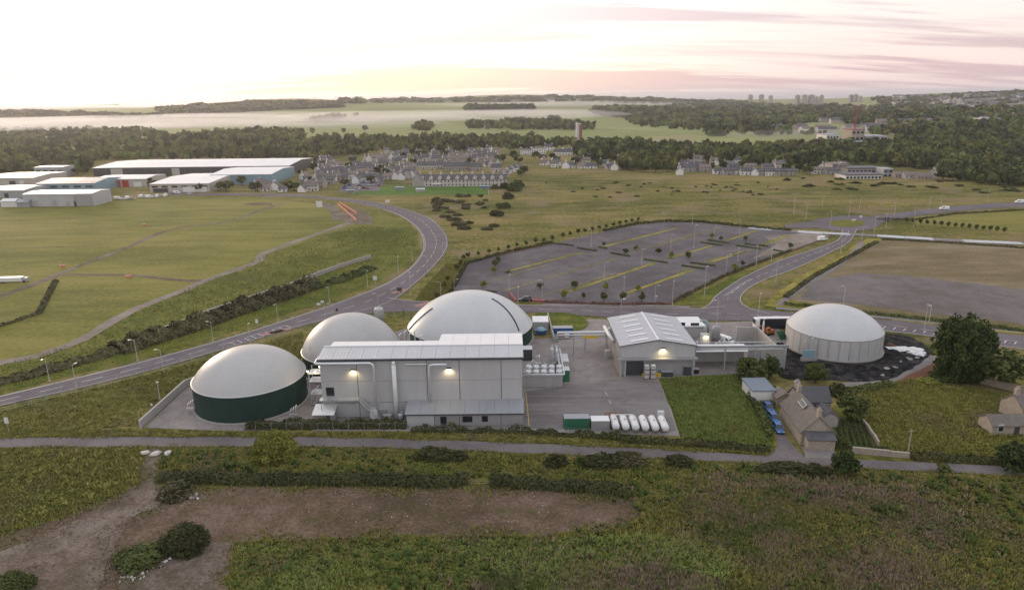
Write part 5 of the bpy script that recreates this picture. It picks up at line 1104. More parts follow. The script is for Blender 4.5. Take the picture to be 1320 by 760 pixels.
p = g(207,519); t = thing('flood_mast', 'short pale mast on the verge left of the green tank', 'mast', (p.x,p.y,0)); MB().tube([(0,0,0),(0,0,5.2)], .08, 7).build('pole', M_LAMPPOST, t); MB().box(-.3,-.2,5.2,.3,.2,5.5).build('head', M_STEEL, t)
def sign(label, px, py, h, w, hh, m, name='road_sign', back=None, cat='sign', rz=0):
    p = g(px, py); t = thing(name, label, cat, (p.x, p.y, .05), rz); MB().tube([(0,0,0),(0,0,h)], .05, 6).build('post', M_STEEL, t); MB().box(-w/2,-.1,h-hh,w/2,-.06,h).build('plate', m, t)
    MB().box(-w/2+.08,-.12,h-hh+.08,w/2-.08,-.101,h-.08).build('face', back or M_WHITE, t); return t
sign('white square sign on the bank above the main road', 484,366,3.2,1.6,1.6,M_WHITE); sign('black and white sign at the road junction', 515.5,385,4.2,1.8,1.4,M_TRIM,back=M_TRIM); sign('small dark sign post beside the main road', 435,407,2.6,.8,1.0,M_TRIM,back=M_TRIM)
sign('first small white sign on the bank', 411,396,1.6,1.4,.8,M_WHITE); sign('second small white sign on the bank', 416,393,1.6,1.2,.8,M_WHITE); sign('white sign with tall post beside the bank hedge', 332,423,3.0,.9,1.3,M_WHITE); sign('white sign post at the far left of the lane', 12,557,3.6,.9,1.4,M_WHITE)
sign('red edged roadworks board on the hayfield', 412,268,4.6,4.2,4.2,M_ORANGE); sign('low sign beside the site entrance', 804,392,2.2,.8,.6,M_WHITE); sign('white marker sign on the pitch edge scrub', 500,263,2.8,3.0,1.6,M_WHITE)
sign('red and white junction sign on the link road corner', 938,391,2.2,.5,.7,M_WHITE,back=M_RED); sign('dark direction sign at the roundabout', 1142,292,5.0,2.4,2.2,M_TRIM,back=M_TRIM); sign('white chevron board on the roundabout', 1100,286.5,1.8,2.4,.9,M_WHITE); sign('white keep-left sign on the roundabout exit', 1109,283,2.4,1.6,1.2,M_WHITE)
sign('narrow white marker post on the weedy verge', 197,530,2.0,.4,.5,M_WHITE); sign('tiny white sign right of the grass island', 846,387,1.8,.8,.5,M_WHITE)
for i, (px, py, pt, lab) in enumerate(((1170,585,553,'wooden utility pole in the grass beside the lane'),(1210,470,438,'wooden utility pole in front of the large dark tree'))):
    p = g(px, py); h_ = hgt(px, py, pt); t = thing('utility_pole', lab, 'pole', (p.x,p.y,0)); MB().tube([(0,0,0),(0,0,h_)], [.15,.11], 8).build('pole', M_HARLB, t); MB().box(-.5,-.06,h_-.5,.5,.06,h_-.36).build('cross_arm', M_HARLB, t)
# red and white barriers at the car park entrance, orange boards at the roadworks
def barrier(label, p, rz, m, group, L=1.9, h=1.05):
    t = thing('traffic_barrier', label, 'barrier', (p.x, p.y, .12), rz, group); MB().ext([(-.25,0),(.25,0),(.12,.3),(.08,h),(-.08,h),(-.12,.3)], -L/2, L/2).build('barrier_body', m, t); MB().box(-L/2,-.14,h*.55,L/2,-.125,h*.8).build('stripe', M_WHITE, t)
for i, (px, py) in enumerate(((658,381),(660,383.5),(662,386),(664,388),(685,388),(690,388.3),(695,388.6),(699,388.9))): barrier(f'{nth(i)} red barrier from the left at the car park entrance', g(px, py), 1.2 if i < 4 else 0, M_RED, 'red barriers at the car park entrance')
for i in range(11): barrier(f'{nth(i)} orange barrier in the near line of the roadworks', g(436+i*2.25, 264.5+i*1.95), R(-60), M_ORANGE, 'near line of roadworks barriers', 3.2, 1.5)
for i in range(10): barrier(f'{nth(i)} orange barrier in the far line of the roadworks', g(439+i*2.2, 262.8+i*1.4), R(-55), M_ORANGE, 'far line of roadworks barriers', 3.2, 1.5)
for i, (px, py, lab) in enumerate(((186,290.5,'orange barrier standing alone in the hayfield'),(81,344,'orange barrier at the track fork'),(166,357.5,'orange barrier on the short worn track'))): barrier(lab, g(px, py), .4, M_ORANGE, None, 2.2, 1.2)
p = g(14,364); t = thing('site_trailer', 'long white trailer on the track at the left edge', 'trailer', (p.x, p.y, .1), R(4)); MB().box(-5,-1.2,.6,5,1.2,2.2).build('body', M_WHITE, t); MB().box(5.05,-1.0,.5,6.8,1.0,1.9).build('cab', M_IGREY, t)
for x in (-3.6,-2.4,5.8):
    for y in (-1,1): MB().tube([(x,y-.15,.45),(x,y+.15,.45)], .45, 12).build('wheel', M_BLACK, t)
# boulders at the mouth of the track
for i, (px, py, s_) in enumerate(((187,585,.95),(201,586.5,1.1),(217,585.5,1.0))):
    p = g(px, py); mb = MB().lathe([(.01,-.2),(.8,-.1),(1.05,.35),(.85,.8),(.4,1.02),(.01,1.05)], 11); rr = random.Random(i+3); mb.v = [(x*s_*(1+.18*math.sin(3*y+i))*.95, y*s_*.7*(1+.15*math.sin(4*x+i)), z*s_*.62*(1+.1*math.sin(5*x))) for x, y, z in mb.v]
    o = mb.build('boulder', M_BOULDER, None, False, (p.x, p.y, .1), i*.8); props(o, f'pale boulder at the mouth of the dirt track, {nth(i)} from the left', 'boulder', 'boulders across the dirt track')
# rubble and litter on bare ground
rng = np.random.default_rng(5); X_, Y_ = scatter_px([(200,632),(500,628),(815,640),(820,675),(700,690),(320,700),(205,720)], 330, rng); W_ = gpv(X_, Y_); O_ = rng.normal(size=(len(W_), 3)); C_ = np.concatenate([W_, np.full((len(W_), 1), .1)], 1)
V, F = leaves(C_, O_, .085, rng, .2); props(link('field_litter', np_mesh('field_litter', V, F, M_BOULDER)), 'pale stones scattered over the bare earth', None, None, 'stuff')
rng = np.random.default_rng(6); X_, Y_ = scatter_px([(185,712),(215,700),(232,712),(190,745),(150,752)], 260, rng); W_ = gpv(X_, Y_); C_ = np.concatenate([W_, np.full((len(W_), 1), .15)], 1); V, F = leaves(C_, rng.normal(size=(len(W_), 3)), .22, rng, .2)
X2, Y2 = scatter_px([(205,635),(258,636),(255,643),(208,643)], 120, rng); W2 = gpv(X2, Y2); V2, F2 = leaves(np.concatenate([W2, np.full((len(W2), 1), .2)], 1), rng.normal(size=(len(W2), 3)), .3, rng, .2)
props(link('rubble', np_mesh('rubble', np.concatenate([V, V2]), np.concatenate([F, F2+len(V)]), M_BOULDER)), 'pale stone rubble beside the dark bush and mound', None, None, 'stuff')
# walls and fences
def stonewall(label, pts, h, w, m=M_STONE2, name='stone_wall'):
    P = GP(pts); t = thing(name, label, 'wall', (P[0].x, P[0].y, 0)); L = sum((b-a).length for a, b in zip(P, P[1:])); n = max(2, int(L/2.6)); Q = resample(P, n)
    for i in range(n-1):
        a, b = Q[i], Q[i+1]; d = b-a; c = (a+b)/2; hh = h*random.uniform(.86, 1.12)
        mb = MB().obox((0,0,0), (d.length*random.uniform(.985,1.0), w*random.uniform(.9,1.1), hh)); mb.obox((0,0,hh), (d.length*.98, w*1.12, .14), random.uniform(-.03,.03)); mb.build('wall_course', m, t, False, (c.x-P[0].x, c.y-P[0].y, 0), math.atan2(d.y, d.x))
stonewall('dry stone wall along the top of the road bank', [(176,441),(230,420),(273,403),(330,385),(366,373),(410,355.5),(450,341),(478,333)], 1.5, .7)
stonewall('stone field wall right of the large dark tree', [(1206,478),(1250,490),(1320,507),(1360,517)], 1.5, .6, M_STONE)
stonewall('low stone wall beside the cottage garden and lane', [(1098,583),(1130,586),(1172,590)], 1.1, .5, M_STONE)
stonewall('short garden wall right of the lawn', [(1112,545),(1124,560),(1132,575)], .9, .4, M_STONE)
def fence(label, pts, h, gap, m=M_IGREY, name='fence', rails=(.95,.5), r=.05):
    P = GP(pts); o = P[0]; t = thing(name, label, 'fence', (o.x, o.y, 0)); L = sum((b-a).length for a, b in zip(P, P[1:])); Q = resample(P, max(3, int(L/gap))); mb = MB(); rm = MB()
    for q in Q: mb.box(q.x-o.x-r, q.y-o.y-r, 0, q.x-o.x+r, q.y-o.y+r, h)
    for z in rails: rm.tube([(q.x-o.x, q.y-o.y, h*z) for q in Q], r*.4, 4)
    props(mb.build('post', m, t), kind='stuff'); props(rm.build('wire', m, t), kind='stuff')
fence('steel mesh fence between the main road and the tanks', [(0,532),(100,507),(200,481),(300,452),(400,424),(450,412),(520,407)], 2.4, 3.0, rails=(.98,.75,.5,.25))
fence('steel fence along the road behind the strapped dome', [(520,407),(600,407),(690,406)], 2.4, 3.0, rails=(.98,.75,.5,.25))
fence('front mesh fence between plant and lane', [(330,555),(520,555),(700,560),(880,570)], 2.0, 3.2, rails=(.98,), r=.03)
fence('wooden post fence along the far side of the bare field', [(200,620),(330,622),(500,624),(700,628),(815,634)], 1.3, 3.5, M_HARLB, rails=(.9,.5), r=.06)
fence('steel fence right of the pipe yard along the road', [(905,418),(960,419),(1015,421)], 2.2, 3.0, rails=(.98,.6,.3))
fence('wire fence along the front edge of the brown plot', [(1050,399),(1180,411),(1320,427)], 1.2, 4, M_HARLB)
# field ditch at the left
hedge('dark scrubby ditch across the left field', [(-10,424),(20,414),(50,404),(60,385),(72,362)], 2.2, .7, L_GORSE, 26, .3, 4)

# ================================================================== INDUSTRIAL ESTATE
def barn(label, px0, px1, pyb, h, depth, wall, roof, rise=1.2, bays=0, doors=(), winrow=0, name='industrial_unit', dark=None):
    c = g((px0+px1)/2, pyb); Y = c.y; x0, x1 = atY(px0, pyb, Y).x, atY(px1, pyb, Y).x; w = x1-x0
    t = thing(name, label, 'industrial building', (x0, Y, 0))
    MB().add([(0,0,0),(w,0,0),(w,depth,0),(0,depth,0),(0,0,h),(w,0,h),(w,depth,h),(0,depth,h),(0,depth/2,h+rise),(w,depth/2,h+rise)], [(0,1,5,4),(2,3,7,6),(1,2,6,9,5),(3,0,4,8,7)]).build('wall', wall, t)
    k = max(3, int(w/12)); sw = w/k
    for s_ in (0, 1):
        ya, yb = (-.6, depth/2) if s_ == 0 else (depth/2+.05, depth+.6); za, zb = (h-.1, h+rise) if s_ == 0 else (h+rise, h-.1)
        me = MB().add([(0,ya,za),(sw-.15,ya,za),(sw-.15,yb,zb),(0,yb,zb),(0,ya,za+.25),(sw-.15,ya,za+.25),(sw-.15,yb,zb+.25),(0,yb,zb+.25)],[(0,3,2,1),(4,5,6,7),(0,1,5,4),(1,2,6,5),(2,3,7,6),(3,0,4,7)]).mesh('roof_sheet', roof)
        for i in range(k): link('roof_sheet', me, t, (i*sw, 0, .02*(i % 2)))
    if dark:
        for i in range(k): MB().box(i*sw+.5, -.2, .1, (i+1)*sw-.5, -.02, h*.82).build('bay_opening', dark, t)
    for (f0, f1, hh, m) in doors: MB().box(f0*w, -.35, 0, f1*w, -.21, hh).build('door', m, t)
    if winrow:
        me = MB().box(0,-.12,0,w/winrow*.6,-.02,1.3).mesh('window', M_DARKGLASS)
        for i in range(winrow): link('window', me, t, ((i+.2)*w/winrow, 0, h*.55))
    return t
barn('very long low warehouse with white roof before the woods', 121, 374, 226, 8, 85, M_IDARK, M_ROOFW, 2.2, dark=M_TRIM, doors=((.09,.15,7,M_IBUFF),(.4,.44,7,M_IBUFF),(.7,.73,7,M_IBUFF)))
barn('teal walled warehouse with pale roof', 272, 352, 238, 8.5, 62, M_IBLUE, M_ROOFW, 1.8, doors=((.7,.76,4,M_WHITE),))
barn('cream warehouse with pale sawtooth roof', 194, 271, 247.5, 6.5, 75, M_IBUFF, M_ROOFW, 1.6, doors=((.05,.3,3,M_TRIM),(.55,.95,4,M_WHITE)), winrow=6)
barn('long pale grey unit nearest the hayfield', 32, 122, 266, 8.5, 22, M_CLAD, M_ROOFW, .9, doors=((.14,.2,4.5,M_IGREY),(.4,.46,4.5,M_IGREY),(.6,.64,3.2,M_IGREY),(.71,.75,3.5,M_IGREY),(.72,.98,7.4,M_CLADD)))
B5 = barn('teal fronted unit with solar panels on its roof', 48, 124, 248, 7.0, 42, M_IBLUE, M_ROOF2, 2.0, winrow=5)
mB = MB().add([(0,0,0),(3.2,0,0),(4.0,4,.4),(.8,4,.4)],[(0,1,2,3)]).mesh('solar_panel', M_DARKGLASS)
for k in range(6): link('solar_panel', mB, B5, (17+k*4.6, 3.5, 7.65))
barn('workshop with bright red doors', 122, 190, 241, 6.5, 34, M_IBUFF, M_ROOFW, 1.2, doors=((.38,.5,5.5,M_RED),(.54,.66,5.5,M_RED),(.04,.3,3.5,M_RED),(.75,.9,4,M_WHITE)))
barn('flat grey box unit before the woods', 46, 83, 228, 9, 18, M_IGREY, M_ROOF2, .4, winrow=4)
barn('white roofed unit at the left edge', -20, 46, 239, 6.5, 45, M_IBUFF, M_ROOFW, 1.2, doors=((.5,.62,4,M_TRIM),(.7,.78,4,M_WHITE)))
barn('dull grey shed at the left edge in front of the white roofed unit', -20, 33, 255, 5.5, 32, M_IGREY, M_ROOF2, 1.2, doors=((.5,.6,3.5,M_TRIM),))
barn('small white storage tent at the left edge', 2, 22, 267, 4, 7, M_WHITE, M_WHITE, 1.4); barn('small grey storage tent beside the white one', 22.5, 38, 267.5, 3.6, 7, M_CLADD, M_ROOF2, 1.4)
rr = random.Random(4)
vans = [(152,257),(158,257.5),(165,256.5),(171,257),(183,254.5),(188,254),(193,255),(198,253),(203,254.2),(208,252.5),(214,253),(221,250),(228,249.5),(245,250),(131,262),(136,261)]
for i, (px, py) in enumerate(vans):
    p = g(px, py); k = ('van','hatch','van','saloon')[i % 4]; car(f'parked {"white van" if k == "van" else "pale car"} in the industrial yard, {nth(i)} of the row', (p.x, p.y, .05), rr.uniform(-.3, .3)+(1.57 if i % 3 else 0), M_CWHITE if i % 4 != 3 else M_CSILV, k, 'vehicles parked in the industrial yard', 'van' if k == 'van' else 'car', 'van' if k == 'van' else 'car')
for i in range(22):
    px = 444+(i % 8)*6.2+rr.uniform(-1, 1); py = 236+(i//8)*3.6+rr.uniform(-.5, .5); p = g(px, py)
    car(f'parked car in the small lot left of the pitch, {nth(i)} by rows', (p.x, p.y, .08), rr.choice((0, 1.5)), rr.choice((M_CBLACK, M_CWHITE, M_CSILV, M_CBLUE, M_CRED)), rr.choice(('hatch','saloon','suv')), 'cars parked left of the pitch')
sheet('lot', GP([(436,247),(446,233),(496,232),(488,246)]), M_ASPHALT, .07, 'small car lot left of the pitch', (6,.3))
for i, (px, py) in enumerate(((515,243.5),(542,245.5),(625,242),(452,247),(563,239.4))):
    p = g(px, py+1.5); t = thing('dugout', f'{nth(i)} small shelter beside the football pitch', 'shelter', (p.x, p.y, .05), 0, 'shelters beside the pitch'); MB().box(-3.5,-1.2,0,3.5,1.2,.2).build('floor', M_CONC, t); MB().ext([(-1.2,2.2),(1.2,2.5),(1.3,2.3),(1.2,0),(1.05,0),(1.05,2.1),(-1.2,2.0)], -3.5, 3.5).build('shell', (M_IGREY, M_WHITE, M_IBLUE)[i % 3], t)
fence('white rail round the football pitch', [(455,251),(470,240),(628,238.6),(630,251)], 1.1, 5, M_WHITE, rails=(.95,), r=.08)

# ================================================================== VILLAGE
WALLS = [M_STONE2, M_HARL, M_HARLW, M_HARLB, M_STONE]; ROOFS = [M_SLATE, M_TILE, M_SLATE, M_STONETILE]
TR = house('long grey stone terrace behind the football pitch', tuple(g(596,239.5)), R(-1), 72, 9, 5.6, 9.4, M_HARL, M_SLATE, 24, 2, 0, 'terrace', None, 'terrace')
for k in range(9): link('chimney', _hm['ch'+M_HARL.name], [c for c in TR.children if c.name.startswith('roof')][0], (-34+k*8.5, 0, 9.2), 0, (1.6,1.3,1.4))
for k in range(10): MB().add([(-1.6,-.9,0),(1.6,-.9,0),(1.6,-.9,1.6),(0,-.9,3.0),(-1.6,-.9,1.6),(-1.6,2.4,1.6),(0,2.4,3.0),(1.6,2.4,1.6)],[(0,1,2,3,4),(4,3,6,5),(3,2,7,6)]).build('gable_dormer', M_HARL, TR, False, (-32+k*7.1,-3.9,5.7))
house('tall gabled end block of the long terrace', tuple(g(540,240)), R(88), 11, 9, 6.4, 11, M_STONE2, M_SLATE, 3, 2, 2, 'terrace_end', None, 'house')
V_ = [ # px, py, rz, w, d, eave, ridge, wall, roof, windows, floors
 (343,246,5,11,7,3.4,6.4,1,1,3,1),(355,245,95,9,8,4.6,8,2,0,2,2),(365,247,0,8,6,3,5.5,2,0,2,1),(30+300,244,10,9,7,3,5.6,1,1,2,1),(391,247,80,10,7,3.4,7,2,3,2,1),(402,246,5,13,8,5.2,9,1,3,4,2),(413,242,-10,10,8,5,8.6,3,3,3,2),
 (415,233,8,12,7,3.4,6.4,0,0,3,1),(424,237,-4,13,7,4.6,8,0,0,4,2),(433,233,12,12,7,4.6,8,0,1,3,2),(443,231,0,12,7,3.4,6.5,3,0,3,1),(423,226,6,12,7,3.4,6.4,2,0,3,1),(436,224,0,14,7,4.6,8,0,0,3,2),(448,226,10,12,7,4.6,8,3,0,3,2),
 (460,236,80,9,7,4.6,8,2,0,2,2),(468,234,5,13,8,4.8,8.4,2,0,4,2),(466,227,-8,13,7,4.6,8,0,1,3,2),(477,226,15,13,7,4.6,8,1,1,3,2),(483,221,0,12,7,4.6,8,3,0,3,2),(472,218,5,14,7,4.6,8,0,0,3,2),(459,216,-3,13,7,4.6,8,0,0,3,2),
 (487,208,0,16,8,5,9,1,1,4,2),(497,206,8,14,8,5,9,1,1,4,2),(506,206,80,10,8,5,9,2,0,2,2),(495,214,0,14,7,4.6,8,0,0,3,2),(512,211,-5,14,7,4.6,8,0,0,3,2),
 (511,231,85,9,7,4.6,8,2,0,2,2),(518,231.5,85,9,7,4.6,8,2,0,2,2),(525,230,85,9,7,4.6,8,1,1,2,2),(532,229,85,9,7,4.6,8,2,0,2,2),(516,224,0,14,7,4.6,8,0,0,3,2),(530,221,4,14,7,4.6,8,0,1,3,2),
 (545,218,0,14,8,5,9,1,0,4,2),(556,218,0,14,8,5,9,1,0,4,2),(568,217,0,14,8,5,9,1,0,4,2),(579,219,-3,14,8,5,9,0,0,4,2),(591,219,0,14,8,5,9,0,0,4,2),(603,219,0,14,8,5,9,3,0,4,2),(614,220,3,14,8,5,9,0,0,4,2),(640,221,0,14,8,5,9,1,0,3,2),
 (587,209,0,16,8,5,9,0,1,4,2),(598,209,10,16,8,5,9,4,1,4,2),(610,208,0,14,8,5,9,0,0,3,2),(548,207,0,14,8,5,9,1,0,3,2),(562,208,20,13,8,5,9,0,0,3,2),(538,210,0,14,8,5,9,3,0,3,2),
 (617,202,0,15,8,5,9,2,0,3,2),(626,201,10,15,8,5.5,9.6,2,0,3,2),(634,205,0,14,8,5,9,2,0,3,2),(625,210,0,16,7,4.6,8,4,1,4,2),
 (656,223,60,9,7,4.4,7.6,2,0,2,2),(662,221,60,9,7,4.4,7.6,2,0,2,2),(668,219,60,9,7,4.4,7.6,1,0,2,2),(650,227,0,12,7,4.4,7.6,1,1,3,2),
 (678,199,0,18,10,7,9,2,0,5,2),(694,198,0,24,12,8,8.6,2,0,6,2),(707,194,0,14,10,6,10,2,0,3,2),(720,200,0,16,8,5,9,2,0,4,2),(731,200,3,16,8,5,9,2,0,4,2),(739,198,0,14,8,5,9,1,0,3,2),(746,204,80,9,8,5,9,3,0,2,2),
 (729,217,85,10,9,4.6,8.6,2,0,2,2),(735,216.5,5,12,8,3.6,7,2,0,3,1),(751,217,0,12,7,3.4,6.6,2,1,3,1),(762,217,5,14,7,3.4,6.6,2,0,3,1),(786,218,0,10,7,3.4,6.4,1,0,2,1),(792,219,85,9,8,4.4,8,2,0,2,2),
 (880,221,0,12,8,4.6,8,2,0,3,2),(888,221,8,14,8,5,9,0,0,3,2),(899,219,0,18,8,5,9.4,0,0,4,2),(908,221,0,14,8,4.6,8,0,1,3,2),(876,225,80,9,8,4.4,7.6,2,0,2,2),
 (926,224,0,13,7,3.4,6.6,2,0,3,1),(938,225,4,13,7,4.4,7.6,0,0,3,2),(950,224.5,0,13,7,4.4,7.6,2,0,3,2),(961,225.5,-4,13,7,4.4,7.6,2,0,3,2),(972,226,80,9,7,4.4,7.6,2,0,2,2),(981,226,0,15,7,4.4,7.6,0,0,4,2),(993,226,0,15,7,4.4,7.6,2,0,4,2),(1005,226,4,14,7,4.4,7.6,3,0,3,2),(945,219,0,14,7,4.4,7.6,0,0,3,2),(967,219,0,14,7,4.4,7.6,0,1,3,2),(989,219,5,14,7,4.4,7.6,0,0,3,2),
 (1018,226,0,13,7,4.4,7.6,4,0,3,2),(1053,224,0,12,7,4.4,7.6,1,1,3,2),(1062,223,70,10,7,4.4,7.6,3,1,2,2),(1071,225,0,14,7,4.4,7.6,0,0,3,2),(1080,222,10,13,7,4.4,7.6,0,0,3,2),(1160,229,0,16,7,3.6,6.4,3,1,4,1),(1174,230,0,18,7,3.6,6.4,1,1,4,1),(1189,231,0,16,7,3.6,6.4,3,1,4,1),(1203,229,70,10,8,4.6,8.4,1,0,2,2),(1232,206,0,16,8,4.6,8.4,3,1,3,2),(1245,204,8,16,8,4.6,8.4,1,1,3,2),(1262,206,0,15,8,4.6,8.4,4,1,3,2),(1276,203,-6,15,8,4.6,8.4,3,1,3,2),(1292,205,0,15,8,4.6,8.4,1,0,3,2),(1308,207,4,16,8,5,9,3,1,3,2),(1300,196,0,16,8,5,9,1,1,3,2),(1270,194,0,16,8,5,9,4,0,3,2),(1318,198,0,16,8,5,9,3,0,3,2)]
WN = {0:'grey stone',1:'pale rendered',2:'white',3:'buff',4:'brown stone'}; RN = {0:'slate',1:'brown tile',3:'weathered'}
cnt = {}
for (px, py, rz, w, d, ev, rd, wi, ri, nw, fl) in V_:
    zone = 'left of the car lot' if px < 456 else 'left of the terrace' if px < 536 else 'behind the long terrace' if px < 672 else 'below the brick tower' if px < 800 else 'at the middle wood edge' if px < 1030 else 'at the right-hand wood edge' if py > 210 else 'on the right-hand hillside'
    key = (WN[wi], zone, fl); i = cnt.get(key, 0); cnt[key] = i+1
    p = g(px, py)
    if px > 1200 and py < 215: p = gt(px, py)
    w, d, ev, rd = w*.76, d*.82, ev*.84, rd*.82
    house(f'{nth(i)} {WN[wi]} {"two-storey house" if fl == 2 else "cottage"} counted {zone}', (p.x, p.y, p.z), R(rz), w, d, ev, rd, WALLS[wi], ROOFS[ri], nw, fl, 2 if d > 6 else 0, 'house', f'village houses {zone}')
rr = random.Random(21); hc = 0
for (a, b, c, d, k) in ((405,535,206,234,60),(538,650,199,216,34),(470,640,193,203,22),(336,420,226,244,12),(690,860,206,217,14),(880,1015,208,217,16),(1055,1090,214,222,6)):
    for j in range(k):
        px, py = rr.uniform(a, b), rr.uniform(c, d); p = g(px, py); wi = rr.choice((0,1,1,2,2,3)); fl = rr.choice((1,2,2))
        house(f'{nth(hc % 90)} {"small" if hc < 90 else "modest"} {WN[wi]} infill house scattered between the village rows', tuple(p), R(rr.choice((0,0,90,45,-30))+rr.uniform(-12, 12)), rr.uniform(7, 10.5), rr.uniform(5.5, 6.6), 2.7 if fl == 1 else 4.1, 5.2 if fl == 1 else 7.0, WALLS[wi], ROOFS[rr.choice((0,0,1,3))], 2, fl, 1, 'house', 'infill houses of the village'); hc += 1
# retail block and hospital-like complex on the right
def block(label, px0, px1, py, h, depth, wall, roof, rows=2, cols=8, name='office_block', cat='building', setb=0):
    c = gt((px0+px1)/2, py); Y = c.y; x0, x1 = atY(px0, py, Y).x, atY(px1, py, Y).x; w = x1-x0; t = thing(name, label, cat, (x0, Y, c.z-1))
    MB().box(0,0,-4,w,depth,h).build('wall', wall, t); MB().box(-.5,-.5,h,w+.5,depth+.5,h+.7).build('roof', roof, t)
    me = MB().box(0,-.3,0,w/cols*.6,-.02,h/rows*.42).mesh('window', M_DARKGLASS)
    for r_ in range(rows):
        for c_ in range(cols): link('window', me, t, ((c_+.2)*w/cols, 0, (r_+.35)*h/rows))
    return t
block('low white shop block with dark flat roof at the wood edge', 1090, 1136, 231, 4.2, 20, M_HARLW, M_SLATE, 1, 10); block('dark roofed store behind the white shop block', 1092, 1138, 225, 6, 20, M_STONE2, M_TRIM, 1, 9); block('grey corner store with blue end at the wood edge', 1138, 1150, 228, 7, 12, M_IGREY, M_ROOF2, 2, 2); block('buff clinic behind the dark roofed store', 1072, 1092, 222, 8, 15, M_HARL, M_TILE, 2, 5)
block('white fronted school block in the right-hand woods', 1064, 1080, 191, 17, 30, M_HARLW, M_ROOF2, 3, 4); block('long grey school wing in the right-hand woods', 1080, 1120, 192, 9, 30, M_HARL, M_ROOF2, 2, 8); block('tall pale school hall under the red crane', 1096, 1112, 189, 22, 26, M_HARLB, M_BRICK, 3, 3); block('right wing of the school in the woods', 1114, 1143, 188, 13, 30, M_HARL, M_ROOF2, 2, 6)
p = gt(1099,188); t = thing('tower_crane', 'slim red tower crane above the school roofs', 'crane', tuple(p)); MB().tube([(0,0,0),(0,0,46)], .9, 4).build('mast', M_RED, t); MB().tube([(-5,0,49),(0,0,51),(7,0,49)], .4, 4).build('jib', M_RED, t)
p = g(746.5,188); t = thing('brick_tower', 'red brick and white tower rising from the woods', 'tower', (p.x, p.y, 0)); MB().box(-5,-5,0,1.2,5,30).build('shaft', M_BRICK, t); MB().box(-5.9,-5.6,0,-3.0,-5.1,33).build('fin', M_HARLW, t); MB().box(1.25,-4.6,0,3.4,4.6,30.5).build('fin', M_BRICK, t); MB().box(-2.6,-5.3,8,-.6,-5.02,29).build('glazed_slot', M_HARL, t); MB().box(-5.2,-5.2,30,1.4,5.2,30.8).build('roof', M_HARLW, t)

# ================================================================== FAR TOWN AND TURBINES
TW_ = [(967,131,6,18),(981,131,6,19),(993,132,5,18),(1027,137,6,30),(1036,137,7,31),(1045,136.5,8,30),(1052,136,4,24),(1058,136,5,28),(1096,132,5,20),(1102,132,6,21),(1108,132,5,16),(1164,131,8,12),(1019,138,3,10),(1222,140,5,26),(1229,140,5,28),(1235,140,6,26)]
for i, (px, py, wpx, hpx) in enumerate(TW_):
    c = gt(px, py); Y = c.y; sc = Y/FPX; w = wpx*sc*.75; h = max(16, hpx*sc*.42); mm = M_HARL if i > 12 else M_STONE2
    t = thing('tower_block', f'far {"cream" if i > 12 else "grey"} tower block on the skyline, {nth(i)} from the left', 'tower block', tuple(c), .1*(i % 4), 'tower blocks on the skyline')
    MB().box(-w/2,-w/2,-5,w/2,w/2,h).build('wall', mm, t); MB().box(-w*.2,-w*.2,h,w*.2,w*.2,h+4).build('plant_room', mm, t)
    me = MB().box(-w*.42,-.8,0,w*.42,-.02,h/14).mesh('window_band', M_IGREY)
    for k in range(6): link('window_band', me, t, (0, -w/2, h*(k+.6)/6.6))
# far suburb houses, too small for parts beyond wall and roof
rr = random.Random(9); sub = [(1000,1130,167,172,10),(1120,1230,160,170,26),(1060,1110,157,160,6),(1200,1320,134,148,34),(1240,1320,124,136,46),(1150,1240,126,140,18),(1270,1320,152,162,10),(600,740,127,133,16),(690,760,130,133,6),(930,950,164,167,2)]
n_ = 0; zn = {}
for (a, b, c, d, k) in sub:
    for j in range(k):
        px, py = rr.uniform(a, b), rr.uniform(c, d); p = gt(px, py)
        if p.y > 6000: continue
        wi = rr.choice((1,2,2,0,3)); s_ = 1.0+p.y/3500
        z_ = 'on the far right slope' if a >= 1120 else 'on the central skyline' if a < 800 else 'beyond the right-hand wood'
        q = zn.get((z_, wi), 0); zn[(z_, wi)] = q+1
        t = house(f'{nth(q)} tiny {WN[wi]} house {z_}', tuple(p), R(rr.uniform(-40, 40)), rr.uniform(12, 22)*s_, 9*s_, 5*s_, 8*s_, WALLS[wi], ROOFS[rr.choice((0, 1))], 0, 1, 0, 'far_house', 'far houses '+z_)
for i, (a, b, py, h) in enumerate(((1268,1318,161,11),(1232,1262,150,9),(1180,1205,172,9),(1290,1320,140,14))): block(f'{["long white institute","pale office","buff school","pale stepped flats"][i]} on the right-hand slope', a, b, py, h, 30, (M_HARLW, M_HARL, M_HARLB, M_HARL)[i], M_ROOF2, 2, 9)
M_STEELD = plain('turbine_grey', (.16,.15,.16), rough=.6, var=.05)
rr = random.Random(2); xs = [207,239,262,292,303,326,350,376,406,433,459,190,170,145]
for i, px in enumerate(xs):
    D = 9500+rr.uniform(-900, 900); d = ray(px, 128); X0 = d[0]/d[1]*D; s_ = 1.0
    t = thing('wind_turbine', f'slender wind turbine on the left skyline, {nth(sorted(xs).index(px))} from the left', 'wind turbine', (X0, D, -28), rr.uniform(-.5, .5), 'wind turbines on the skyline')
    MB().tube([(0,0,0),(0,0,104)], [2.6,1.5], 8).build('tower', M_STEELD, t); MB().box(-2,-4,102,2,6,107).build('nacelle', M_STEELD, t); a0 = rr.uniform(0, 2)
    for k in range(3):
        a = a0+k*2.094; MB().tube([(0,-5,104.5),(math.cos(a)*16,-5,104.5+math.sin(a)*16),(math.cos(a)*48,-5,104.5+math.sin(a)*48)], [1.2,1.8,.3], 5).build('blade', M_STEELD, t)

